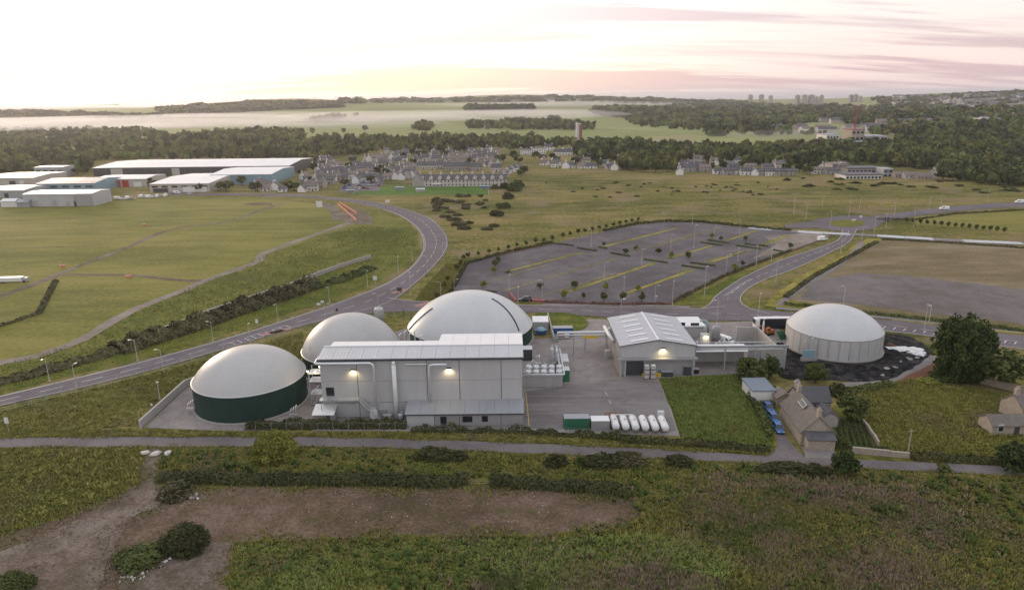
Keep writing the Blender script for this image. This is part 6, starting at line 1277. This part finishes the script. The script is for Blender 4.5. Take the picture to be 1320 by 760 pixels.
# ================================================================== WOODS (far masses of trees, each a stuff object)
_proto = {}
def proto(kind):
    kw = dict(near=dict(nclump=12, nleaf=9, leaf=.235), far=dict(nclump=9, nleaf=6, leaf=.34))[kind]
    if kind not in _proto: _proto[kind] = [crown(100+i, tri=True, **kw) for i in range(6)]
    return _proto[kind]
def wood(label, poly, n, w, h, mix=(3, 3, 2, 3), kind='near', seed=1, name='woodland'):
    """a mass of trees of mixed kinds; each tree has its own tone, size and turn"""
    rng = np.random.default_rng(seed); X, Y = scatter_px(poly, n, rng); VV, FF, MI = [], [], []; off = 0; pr_ = proto(kind)
    ico = MB().lathe([(.3,.14),(.66,.75),(.48,1.35),(.03,1.65)], 5); IV = np.array(ico.v); IF = np.array([q for f in ico.f for q in ((f[0],f[1],f[2]),(f[0],f[2],f[3]))])
    pm = np.array(mix, float)/sum(mix)
    for x, y in zip(X, Y):
        p = gt(x, y); V, F = pr_[rng.integers(6)]; a = rng.uniform(0, 6.283); ca, sa = math.cos(a), math.sin(a); far = 1+max(0, p.y-1200)/2200
        cl = math.sin(p.x*.031+seed)+math.sin(p.y*.023+p.x*.011)
        mi = int(np.clip(rng.choice(4, p=pm), 0, 3)) if rng.random() < .6 else (0 if cl < -.6 else 1 if cl < .4 else 2 if cl < 1 else 3)
        k = rng.uniform(.6, 1.45); sw = w/2*k*rng.uniform(.85, 1.2)*far; sh = h/1.95*k**.6*rng.uniform(.8, 1.25)
        for (v, f) in ((V, F), (IV, IF)):
            q = np.stack([(v[:, 0]*ca-v[:, 1]*sa)*sw+p.x, (v[:, 0]*sa+v[:, 1]*ca)*sw+p.y, (v[:, 2]*sh)+p.z+h*.02], 1); VV.append(q); FF.append(f+off); off += len(v); MI.append(np.full(len(f), mi))
    if VV: return props(link(name, np_mesh(name, np.concatenate(VV), np.concatenate(FF), [L_WOOD, L_W2, L_W3, L_W4], mi=np.concatenate(MI)), None), label, None, None, 'stuff')
wood('dense wood behind the industrial estate', [(-20,190),(60,184),(170,183),(215,190),(300,186),(440,181),(445,200),(400,212),(330,206),(250,207),(120,207),(118,222),(-20,224)], 1700, 9.5, 10.5, seed=1)
wood('dark wood band further left beyond the estate', [(-20,168),(90,169),(180,167),(215,176),(205,188),(100,186),(-20,192)], 700, 10, 11, seed=2)
wood('wood behind the village', [(430,181),(560,178),(700,180),(700,190),(660,196),(640,190),(600,195),(540,198),(490,196),(440,202)], 800, 9.5, 10.5, seed=3)
wood('dense wood in the middle below the fields', [(660,183),(700,184),(760,186),(800,185),(880,192),(1000,192),(1060,190),(1062,210),(1010,214),(920,212),(880,206),(870,220),(800,220),(796,208),(760,208),(752,206),(742,203),(741,193),(700,189),(670,189)], 1500, 9.5, 10.5, seed=4)
wood('wood on the right-hand hillside', [(1050,196),(1140,192),(1170,185),(1240,170),(1320,164),(1340,225),(1300,232),(1240,226),(1210,222),(1150,214),(1090,212),(1050,214)], 1600, 10, 10.5, seed=5)
wood('wood at the right edge above the road', [(1210,226),(1290,228),(1340,224),(1340,240),(1300,240),(1245,236)], 110, 10, 10, seed=6)
wood('long dark plantation beyond the fields', [(760,141),(860,139),(1000,143),(1060,147),(1110,150),(1060,157),(1010,161),(960,163),(880,160),(800,152),(764,148)], 1500, 16, 15, kind='far', seed=7)
wood('plantation tongue below the long wood', [(808,154),(850,153),(930,162),(1000,164),(1030,166),(1020,169),(950,170),(880,168),(815,163)], 420, 14, 14, kind='far', seed=8)
wood('far wood towards the tower blocks', [(860,134),(960,135),(1060,139),(1200,140),(1320,142),(1320,150),(1230,160),(1190,158),(1110,162),(1060,158),(1100,150),(1000,142),(880,138)], 1500, 16, 15, kind='far', seed=9)
wood('wooded slope under the far right houses', [(1190,150),(1320,140),(1330,165),(1250,170),(1180,176),(1130,178),(1120,172)], 800, 12, 13, kind='far', seed=10)
wood('dark wooded ridge above the mist', [(205,144),(260,138),(330,134.5),(400,134),(455,135.5),(440,139),(360,142),(300,147),(230,150)], 1000, 22, 16, (2,1,0,4), 'far', 11)
wood('wooded ridge on the central skyline', [(440,131),(560,129),(640,128),(740,126),(780,128),(860,131),(960,133),(960,136),(800,134),(740,131),(560,132.5),(450,134)], 1300, 22, 18, kind='far', seed=12)
wood('straight plantation block below the skyline', [(597,140),(686,138.5),(688,142.5),(598,144)], 330, 14, 16, (1,0,0,5), 'far', 13)
wood('tree belt across the misty field', [(602,161),(640,160),(690,158),(760,163),(775,168),(690,168),(640,167),(602,167)], 330, 12, 13, kind='far', seed=14)
wood('round copse in the misty field', [(532,165),(546,161),(558,165),(552,169),(536,169)], 70, 12, 13, kind='far', seed=15)
wood('round copse left of the misty hill', [(706,155),(722,155),(722,158),(708,158)], 14, 13, 14, kind='far', seed=16)
wood('hazy copse on the left of the misty field', [(388,156),(430,151),(465,150),(440,155),(400,158)], 90, 14, 13, kind='far', seed=17)
wood('dark copse beside the mist', [(210,182),(300,172),(350,172),(394,176),(390,183),(300,186),(220,190)], 380, 12, 13, kind='far', seed=18)
wood('hedgerow trees across the right-hand meadows', [(905,173),(1000,170),(1060,172),(1070,175),(1000,175),(905,177)], 46, 13, 11, kind='far', seed=19)
wood('trees round the school in the right-hand wood', [(1040,189),(1150,186),(1190,180),(1200,188),(1140,196),(1044,196)], 130, 12, 11, seed=20)
wood('low misty ridge of trees at the far left', [(-20,147),(60,146),(130,149),(215,151),(150,154),(70,153),(-20,156)], 800, 16, 13, (1,0,0,5), 'far', 21)
wood('trees on the far right hill crest', [(1120,128),(1200,124),(1320,119),(1330,134),(1250,138),(1140,138)], 700, 13, 12, kind='far', seed=23)
wood('faint skyline trees at the far left', [(-20,137),(80,136),(200,136),(200,137.5),(-20,139)], 300, 26, 18, kind='far', seed=22)

# ================================================================== TREES, BUSHES AND HEDGES ONE CAN TELL APART
tree('large dark oak standing beside the black lined bund', 1236, 489, 14.4, 18.8, L_OAK, 41, 3, stem=-.14); tree('brownish round tree right of the large dark oak', 1287, 496, 13, 9.5, L_BUSH, 42, 2, stem=.12); tree('leafy tree between the lean-to store and garage', 966, 490, 8.5, 6.4, L_BUSH, 43, 2, stem=.08); tree('darker tree beside the storage bay wall', 991, 488, 6.0, 6.6, L_OAK, 44, 2, stem=.08)
tree('round olive tree in front of the black lining', 1051, 493, 6.2, 5.6, L_BUSH, 45, 2, stem=.1); tree('rounded garden tree right of the cottage', 1097, 541, 6.6, 7.2, L_BUSH, 46, 2, stem=.06); tree('small tree on the lane verge below the cottage', 1088, 612, 5.4, 5.2, L_OAK, 47, 2, stem=.06); tree('dark tree cut by the right edge beside the lane', 1307, 610, 7.0, 6.8, L_OAK, 48, 2, stem=.08); tree('little upright tree on the lane verge near the right', 1215, 613, 2.6, 2.8, L_BUSH, 49, 1)
bush('dark purple shrub between cottage and black lining', 1082, 508, 6, 3.0, L_HEDGE, 61); bush('low shrub in front of the oak', 1215, 487, 7, 2.2, L_BUSH, 62); bush('bright green bush at the liner corner', 1196, 494, 5.5, 1.6, L_LIME, 63); bush('bush at the garden lane corner', 1083, 575, 4, 2.4, L_BUSH, 64)
bush('rounded lime green bush on the near lane verge', 356, 588, 9.6, 6.0, L_LIME, 65, None, 3); bush('dark round bush in the bare field', 239, 704, 8.2, 3.8, L_HEDGE, 66, None, 3); bush('yellowish weedy bush left of the dark round bush', 180, 722, 8.5, 2.2, L_BUSH, 67, 7); bush('tangled brown mound at the track edge', 228, 637, 6.6, 2.6, L_GORSE, 68); bush('green bush at the lower left corner', 12, 764, 7, 3.2, L_BUSH, 69, None, 3)
bush('dark bramble clump on the near lane verge', 560, 591, 9, 2.8, L_HEDGE, 70, 4); bush('smaller bramble beside the dark clump', 590, 592, 5, 2.0, L_HEDGE, 71, 3); bush('single round bramble mid verge', 717, 598, 5, 2.4, L_HEDGE, 72, 4); bush('long brown bramble on the verge by the gas tanks', 775, 600, 11, 2.8, L_HEDGE, 73, 4); bush('bramble right of the long brown one', 806, 599, 9, 3.0, L_GORSE, 74, 4); bush('low bramble before the grassy plot', 876, 598, 6, 2.2, L_HEDGE, 75, 4); bush('verge bramble opposite the driveway', 1010, 607, 12, 2.0, L_HEDGE, 76, 4); bush('verge bramble left of the small tree', 1052, 611, 6, 2.2, L_HEDGE, 77, 4)
bush('grassy tussock mound right of the bare field', 780, 633, 8, 2.0, L_GORSE, 78, 4)
for i, (px, py, w, h) in enumerate(((574,280,11,2.6),(585,284,13,3.2),(592,290,14,3.6),(598,295,12,3.2),(580,274,10,2.4),(604,288,9,2.4),(637,292,8,3.0),(628,296,9,2.6),(563,272,9,2.0),(590,278,10,2.4))): bush(f'{nth(i)} dark gorse clump beside the road bend', px, py, w*.75, h*.65, L_GORSE, 80+i, w*.55, 2, group='gorse clumps at the road bend')
for i, (px, py, w, h) in enumerate(((662,246,13,7),(655,256,10,5),(649,268,10,4),(640,278,9,4),(668,240,10,6),(650,243,9,5),(638,243,7,3.5))): bush(f'{nth(i)} bush in the line running down from the village', px, py, w, h, L_HEDGE if i % 2 else L_BUSH, 90+i, None, 2, group='bush line below the village')
rr = random.Random(12)
for i in range(26):
    px, py = rr.uniform(560, 645), rr.uniform(253, 270); bush(f'{nth(i)} small scrub bush below the football pitch', px, py, rr.uniform(4, 9), rr.uniform(1.2, 2.6), L_GORSE, 100+i % 5, None, 1, group='scrub below the football pitch')
for i in range(48):
    px, py = rr.uniform(700, 1010), rr.uniform(232, 256); bush(f'{nth(i)} low gorse bush dotted on the middle field', px, py, rr.uniform(1.5, 5), rr.uniform(.5, 1.3), L_GORSE, 105+i % 5, None, 1, group='gorse on the middle field')
for i in range(30):
    px = rr.uniform(1010, 1310); py = 232+(px-1010)*.02+rr.uniform(-3, 12); bush(f'{nth(i)} low bush near the right-hand wood edge', px, py, rr.uniform(4, 10), rr.uniform(1.0, 2.4), L_BUSH if i % 2 else L_HEDGE, 110+i % 5, None, 1, group='bushes below the right-hand wood')
# village and estate trees
vt = [(400,240,9,8),(380,246,12,7),(372,244,9,7),(330,247,10,8),(292,247,13,9),(285,246,10,8),(300,236,9,8),(312,240,10,9),(445,240,8,6),(450,219,9,8),(455,212,9,9),(478,236,8,7),(490,226,11,10),(498,229,10,9),(503,222,10,9),(533,214,9,8),(540,203,10,9),(575,204,10,10),(606,214,9,9),(640,211,10,10),(648,209,10,9),(662,205,10,10),(672,228,9,7),(676,224,10,8),(668,212,11,10),(690,205,10,9),(700,208,9,8),(712,207,10,9),(718,211,9,8),(742,212,10,9),(757,207,10,9),(772,216,9,8),(779,213,10,9),(803,219,9,8),(815,221,10,9),(830,222,9,8),(845,223,10,9),(860,222,9,8),(916,220,9,8),(932,218,9,8),(957,217,9,8),(1012,222,10,9),(1030,222,11,9),(1040,225,10,8),(1047,220,10,9),(1215,232,12,9),(1228,234,12,9),(1222,226,11,9),(195,240,9,7),(186,236,8,7),(118,236,8,6),(108,224,10,8),(100,226,10,8),(228,246,8,6),(258,247,8,7),(95,254,7,5),(420,217,9,9),(405,221,9,9),(390,228,9,8),(520,206,9,9)]
for i, (px, py, w, h) in enumerate(vt):
    z_ = 'among the industrial units' if px < 320 else 'among the village houses' if px < 680 else 'along the middle wood edge' if px < 1050 else 'along the right-hand wood edge'
    q = cnt.get(z_, 0); cnt[z_] = q+1; tree(f'{nth(q)} garden tree counted {z_}', px, py, w, h, (L_OAK, L_BUSH, L_WOOD)[i % 3], 120+i % 6, 1, 'tree', 'trees '+z_)
for i, (px, py, w, h, lab) in enumerate(((471,169.5,14,14,'lone round tree standing in the mist'),(443,172,10,12,'smaller lone tree left of the misty round tree'),(403,173,11,13,'lone tree at the edge of the dark copse'))):
    p = gt(px, py); tree(lab, px, py, w, h, L_WOOD, 130+i, 1, P=p)
# car park saplings
z2 = lambda x, y: (560+x/4.4, 270+y/4.4); z4 = lambda x, y: (820+x/4.4, 260+y/4.4)
PER = [z2(*q) for q in ((15,510),(55,445),(75,405),(130,345),(150,322),(165,285),(190,275),(250,265),(310,250),(365,240),(420,228),(470,217),(520,207),(575,194),(620,187),(670,178),(730,160),(770,150),(815,140),(855,135),(895,125),(935,113),(975,107),(1015,99),(1050,89),(1085,84),(1120,76),(1155,70))]
INN = [z2(*q) for q in ((335,365),(345,330),(362,305),(275,445),(600,450),(795,450),(735,510),(845,510),(960,520),(970,462),(1070,520),(1175,520),(1155,465),(960,212),(1085,252),(1140,232),(1270,255))]+[z4(*q) for q in ((35,565),(560,400),(605,368),(875,265),(200,322),(295,325),(620,225),(430,210),(480,222))]
for i, (px, py) in enumerate(PER): tree(f'young tree on the car park perimeter, {nth(i)} from the road bend', px, py, rr.uniform(1.6, 2.4), rr.uniform(2.4, 3.4), L_BUSH, 140+i % 4, 1, 'sapling', 'saplings on the car park perimeter')
for i, (px, py) in enumerate(INN): tree(f'young tree planted inside the car park, {nth(i)} by rows', px, py, rr.uniform(1.6, 2.8), rr.uniform(2.6, 4.0), L_BUSH if i % 3 else L_LIME, 140+i % 4, 1, 'sapling', 'saplings inside the car park')
for i, (px, py) in enumerate([(1168+k*9, 287.5+k*.9) for k in range(15)]): tree(f'thin young tree beside the concrete strip, {nth(i)} from the roundabout', px, py, 2.0, 3.4, L_GORSE, 140+i % 4, 1, 'sapling', 'saplings by the concrete strip')
HG = [((744,320),(769,324)),((787,326.5),(812,331)),((830,335),(860,339)),((879,343),(909,347)),((904,313),(931,317)),((949,317),(981,321.5)),((997,322.5),(1012,326)),((890,339),(922,343.5)),((912,310),(940,314)),((960,315),(990,318)),((711,314),(739,317)),((772,319),(782,321)),((652,352),(658,350)),((618,376),(640,377))]
for i, (a, b) in enumerate(HG): hedge(f'clipped hedge island inside the car park, {nth(i)} by rows', [a, b], 1.3, .7, L_BUSH, 40, .18, 30+i, group='hedge islands inside the car park', hump=.1)
hedge('hedge along the left edge of the car park', [(578,382.5),(601,340.5),(655,325.5),(712,313)], 1.4, 1.2, L_HEDGE, 30, .24, 51); hedge('dark hedge along the far edge of the car park', [(778,298),(821,289),(860,285.8),(905,286.6),(965,293),(1020,298)], 1.5, 1.3, L_HEDGE, 24, .28, 52); hedge('brown hedge on the link road side of the car park', [(868,389),(931,357),(956,347),(1020,323)], 1.2, .9, L_GORSE, 24, .22, 53); hedge('low red-brown hedge along the front of the car park', [(702,389.5),(780,392.5),(860,392.5)], 1.2, .8, leaf_mat('berberis', [(.06,.03,.02),(.09,.045,.03),(.12,.06,.045)]), 26, .2, 54)
hedge('dense dark hedge in front of the tall grey building', [(318,552),(412,551),(470,551),(524,551)], 2.0, 2.0, L_HEDGE, 110, .17, 55); hedge('patchy hedge before the office annex and gas tanks', [(530,556),(600,556),(676,558),(740,562),(800,566)], 1.6, 1.2, L_HEDGE, 60, .17, 56, hump=.45); hedge('rough hedge along the lane below the grassy plot', [(800,568),(880,572),(960,579),(992,581)], 2.4, 1.2, L_HEDGE, 60, .2, 57)
hedge('hedge between grassy plot and cottage drive', [(966,512),(980,535),(992,565)], 1.6, 1.6, L_BUSH, 70, .17, 58); hedge('clipped box hedge at the foot of the garden lawn', [(1098,579),(1128,581),(1146,582)], 1.2, 1.0, L_OAK, 80, .14, 59, hump=.08); hedge('rough growth along the right-hand lane wall', [(1172,590),(1240,593),(1320,599)], 2.6, 1.2, L_HEDGE, 50, .2, 60); hedge('shrub belt behind the cottage and lawn', [(1075,513),(1095,506),(1120,502),(1150,497)], 2.6, 1.4, L_BUSH, 50, .2, 61)
hedge('dark hedge bank above the left half of the bare field', [(205,618),(260,619),(330,621),(480,622),(560,624),(605,622)], 3.0, 1.9, L_HEDGE, 120, .2, 62, hump=.12); hedge('dark hedge bank above the right half of the bare field', [(632,624),(700,627),(760,632),(812,637)], 2.8, 1.8, L_HEDGE, 110, .2, 63, hump=.2)
for i, (pts, w, h) in enumerate((([(-20,497),(30,487),(90,471),(150,454)], 5, 2.0), ([(150,454),(200,438),(260,419),(300,404)], 9, 4.2), ([(300,404),(340,391),(380,378),(402,368)], 9, 4.4), ([(402,372),(440,362),(480,346)], 6, 2.2))): h *= .72; hedge(f'{["low thin","broad dark","tall dark","thin far"][i]} gorse belt on the road bank', pts, w, h, L_GORSE if i != 3 else L_BUSH, 150 if i < 3 else 60, .34, 64+i, name='gorse_belt', hump=.3)
hedge('yellow verge growth along the front of the brown plot', [(1010,392),(1080,400),(1180,411),(1320,427)], 2.4, .9, L_BUSH, 40, .24, 71); hedge('dark edge of scrub on the plot bank', [(1012,384),(1045,359),(1090,334),(1130,312)], 2.0, 1.0, L_GORSE, 34, .24, 72); hedge('dark bank behind the concrete strip', [(1136,309),(1200,312),(1320,320)], 1.6, .8, L_GORSE, 24, .26, 73)
hedge('grass edge along the upper far road', [(1130,283),(1180,283.5),(1230,276),(1320,271)], 2, .8, L_GORSE, 20, .3, 74)

# ================================================================== GRASS
tufts('tussock_grass', 'dark tussocks on the near verge and field', [(-60,579),(190,579),(178,625),(60,672),(-90,712)], 17000, .5, .22, L_TUFT, 1)
tufts('tussock_grass', 'tussocks along the near side of the lane', [(205,580),(440,578),(900,597),(1400,622),(1400,650),(830,640),(700,616),(480,614),(205,614)], 28000, .5, .22, L_TUFT, 2)
tufts('tussock_grass', 'long grass in front of the bare field', [(300,700),(480,692),(700,690),(795,684),(835,664),(830,640),(900,640),(1420,650),(1480,800),(290,800)], 54000, .55, .21, L_TUFT, 3)
tufts('weed_leaves', 'leafy green weeds among the long grass', [(300,705),(700,695),(880,690),(960,720),(900,790),(300,790)], 14000, .5, .4, L_WEED, 4, 4, .9)
tufts('seed_heads', 'brown dock seed heads on the right', [(870,650),(960,618),(1180,636),(1260,700),(1280,800),(940,800),(1000,735),(890,692)], 26000, .75, .17, L_TUFTD, 5, 4, .25)
tufts('seed_heads', 'brown seed heads by the lower edge', [(620,745),(850,728),(980,760),(960,800),(600,800)], 9000, .7, .17, L_TUFTD, 6, 4, .25)
tufts('sparse_weeds', 'sparse weeds on the bare earth', [(120,680),(205,632),(500,628),(815,640),(825,672),(700,690),(320,700),(290,760),(150,760)], 5000, .22, .09, L_TUFT, 7, 4, .3)
tufts('tussock_grass', 'tufted grass on the plot right of the yard', [(852,488),(960,483),(1000,498),(996,578),(880,566)], 16000, .55, .25, L_WEED, 8)
tufts('tussock_grass', 'tufted grass in the field right of the cottage', [(1092,502),(1185,488),(1320,512),(1320,601),(1200,596),(1135,582),(1110,538)], 18000, .5, .27, L_TUFT, 9)
tufts('tussock_grass', 'weedy grass on the verge above the tank wall', [(0,530),(260,466),(390,428),(400,460),(262,480),(236,494),(180,548),(0,562)], 20000, .55, .27, L_TUFT, 10)
tufts('tussock_grass', 'grass strip between plant and lane', [(-20,556),(180,553),(330,557),(520,557),(700,561),(880,571),(990,583),(990,587),(880,579),(600,567),(440,562),(0,563)], 20000, .5, .22, L_TUFT, 11)
tufts('tussock_grass', 'long grass on the bank above the main road', [(0,470),(110,440),(180,400),(345,327),(470,290),(535,300),(535,325),(470,370),(300,428),(0,505)], 16000, .45, .3, L_TUFT, 12)
tufts('tussock_grass', 'grass at the inside of the road bend', [(535,388),(545,372),(575,340),(600,340),(578,384)], 5000, .5, .35, L_TUFT, 13)

def fringe(name, label, lines, n, spread, h, w, mat, seed):
    """ragged growth straggling across the edge of bare ground"""
    rng = np.random.default_rng(seed); C = []
    for L_ in lines:
        P = [Vector((p.x, p.y)) for p in GP(L_)]; Ln = sum((b-a).length for a, b in zip(P, P[1:])); Q = resample(P, max(3, int(Ln/1.0)))
        k = int(n*Ln); i = rng.integers(0, len(Q), k); A = np.array([[q.x, q.y] for q in Q])[i]; wv = np.sin(i*.35+seed)[:, None]*spread
        C.append(A+rng.normal(size=(k, 2))*spread+wv*np.array([[.2, 1.0]]))
    P = np.concatenate(C); m = len(P); a = rng.uniform(0, 6.283, (m, 4)); bl = h*rng.uniform(.4, 1.3, (m, 4)); ww = w*rng.uniform(.5, 1.2, (m, 4))
    bx = P[:, 0, None]+np.cos(a)*ww*.4; by = P[:, 1, None]+np.sin(a)*ww*.4; tx = bx+np.cos(a)*bl*.5; ty = by+np.sin(a)*bl*.5; px_, py_ = -np.sin(a)*ww*.5, np.cos(a)*ww*.5; z0 = np.full_like(bx, .03)
    V = np.stack([np.stack([bx-px_, by-py_, z0], -1), np.stack([bx+px_, by+py_, z0], -1), np.stack([tx+px_*.25, ty+py_*.25, bl+.05], -1), np.stack([tx-px_*.25, ty-py_*.25, bl*.9+.05], -1)], 2).reshape(-1, 3)
    props(link(name, np_mesh(name, V, np.arange(len(V)).reshape(-1, 4), mat)), label, None, None, 'stuff')
fringe('ragged_grass', 'straggling grass round the bare earth', [[(205,632),(330,625),(500,627),(700,629),(815,638),(832,655),(822,676),(790,688),(700,694),(480,695),(320,703),(298,744)],[(178,622),(110,652),(0,690)],[(222,580),(214,590),(205,612)],[(183,588),(168,618),(140,640)]], 20, 1.2, .4, .19, L_TUFT, 21)
fringe('ragged_grass', 'dry weeds straggling into the track', [[(160,668),(150,700),(125,760)],[(232,640),(200,655),(165,672)],[(215,695),(170,730),(155,765)],[(0,690),(60,686),(135,652)],[(60,720),(20,740)],[(80,690),(110,670)]], 16, 1.6, .3, .16, L_TUFTD, 22)
fringe('ragged_grass', 'grass straggling over the lane edges', [[(0,577.5),(190,577),(440,577),(620,583),(760,589),(880,593.5),(1040,601.5),(1180,608),(1320,614.5)],[(0,564),(190,562.5),(440,563),(600,567.5),(760,574),(880,580),(985,586)]], 14, .35, .35, .16, L_TUFT, 23)
fringe('ragged_grass', 'dry seed heads straggling through the long grass', [[(860,690),(960,705),(1010,735)],[(880,645),(960,618),(1080,622),(1200,640),(1260,690)],[(640,742),(760,733),(860,726)]], 30, 2.4, .6, .17, L_TUFTD, 24)
tufts('weed_clumps', 'tall straw-coloured weed clumps in the foreground', [(300,705),(480,695),(700,692),(830,660),(900,610),(1400,630),(1480,800),(290,800)], 1500, .9, .45, leaf_mat('straw_clumps', [(.1,.085,.04),(.15,.125,.06),(.2,.165,.085)], patch=.4, gain=1.1), 31, 6, .55)
tufts('weed_clumps', 'dark nettle clumps in the foreground', [(205,582),(440,580),(900,598),(1400,624),(1480,800),(290,800),(315,702),(700,692),(830,660),(700,618),(205,614)], 2600, .9, .6, leaf_mat('nettle_clumps', [(.02,.035,.008),(.034,.055,.013),(.055,.08,.02)], patch=.4), 32, 7, .6)
tufts('weed_clumps', 'weed clumps left of the track', [(-60,580),(188,580),(175,622),(60,668),(-90,708)], 900, .8, .5, L_TUFT, 33, 6, .6)

# ================================================================== AIR
def volume(name, dens, col, aniso):
    m = bpy.data.materials.new(name); m.use_nodes = True; n = m.node_tree; n.nodes.clear()
    o = n.nodes.new('ShaderNodeOutputMaterial'); v = n.nodes.new('ShaderNodeVolumePrincipled'); v.inputs['Color'].default_value = (*col, 1); v.inputs['Density'].default_value = dens; v.inputs['Anisotropy'].default_value = aniso
    n.links.new(v.outputs[0], o.inputs['Volume']); return m
hz = MB().box(-61000, -400, -80, 61000, 60500, 136).build('haze', volume('haze_air', .000065, (.96,.94,.98), .55)); props(hz, 'thin dawn haze over the whole land', None, None, 'stuff')
MIST2 = volume('thin_mist_air', .0016, (1,.99,.99), .5)
MIST = volume('mist_air', .0046, (1,.99,.99), .5)
for i, (px, py, rx, ry, rz_, lab) in enumerate(((90,157,620,200,13,'bright mist bank lying at the far left'),(120,163,560,250,15,'nearer mist bank above the left woods'),(30,140,1500,500,20,'farthest mist bank under the left skyline'),(300,161,420,200,12,'thin mist bank before the dark ridge'),(430,157,460,240,13,'soft mist over the central fields'),(580,150,600,330,14,'mist lying across the hill fields'),(700,136,800,330,14,'pale mist below the central skyline'),(200,166,170,90,9,'small mist wisp before the left woods'),(250,153,300,140,10,'mist wisp at the foot of the dark ridge'),(350,164,180,90,8,'mist wisp beside the dark copse'),(490,163,200,110,9,'mist wisp behind the lone round tree'),(525,154,240,130,10,'mist wisp left of the round copse'),(640,148,260,140,9,'mist wisp above the tree belt'),(330,149,260,150,9,'mist wisp along the ridge flank'),(20,165,300,120,11,'mist wisp at the left edge of the woods'),(1040,176,150,60,6,'thin mist wisp by the right-hand meadows'))):
    p = gt(px, py); bm = bmesh.new(); bmesh.ops.create_icosphere(bm, subdivisions=4, radius=1); me = bpy.data.meshes.new('mist')
    for v in bm.verts: v.co = Vector((v.co.x*rx*(1+.12*math.sin(4*v.co.y+i)), v.co.y*ry, v.co.z*rz_*(1+.25*math.sin(5*v.co.x+i)*math.cos(3*v.co.y))))
    bm.to_mesh(me); bm.free(); me.materials.append(MIST if px < 270 else MIST2); o = link('mist', me, None, (p.x, p.y, p.z+4)); props(o, lab, None, None, 'stuff')
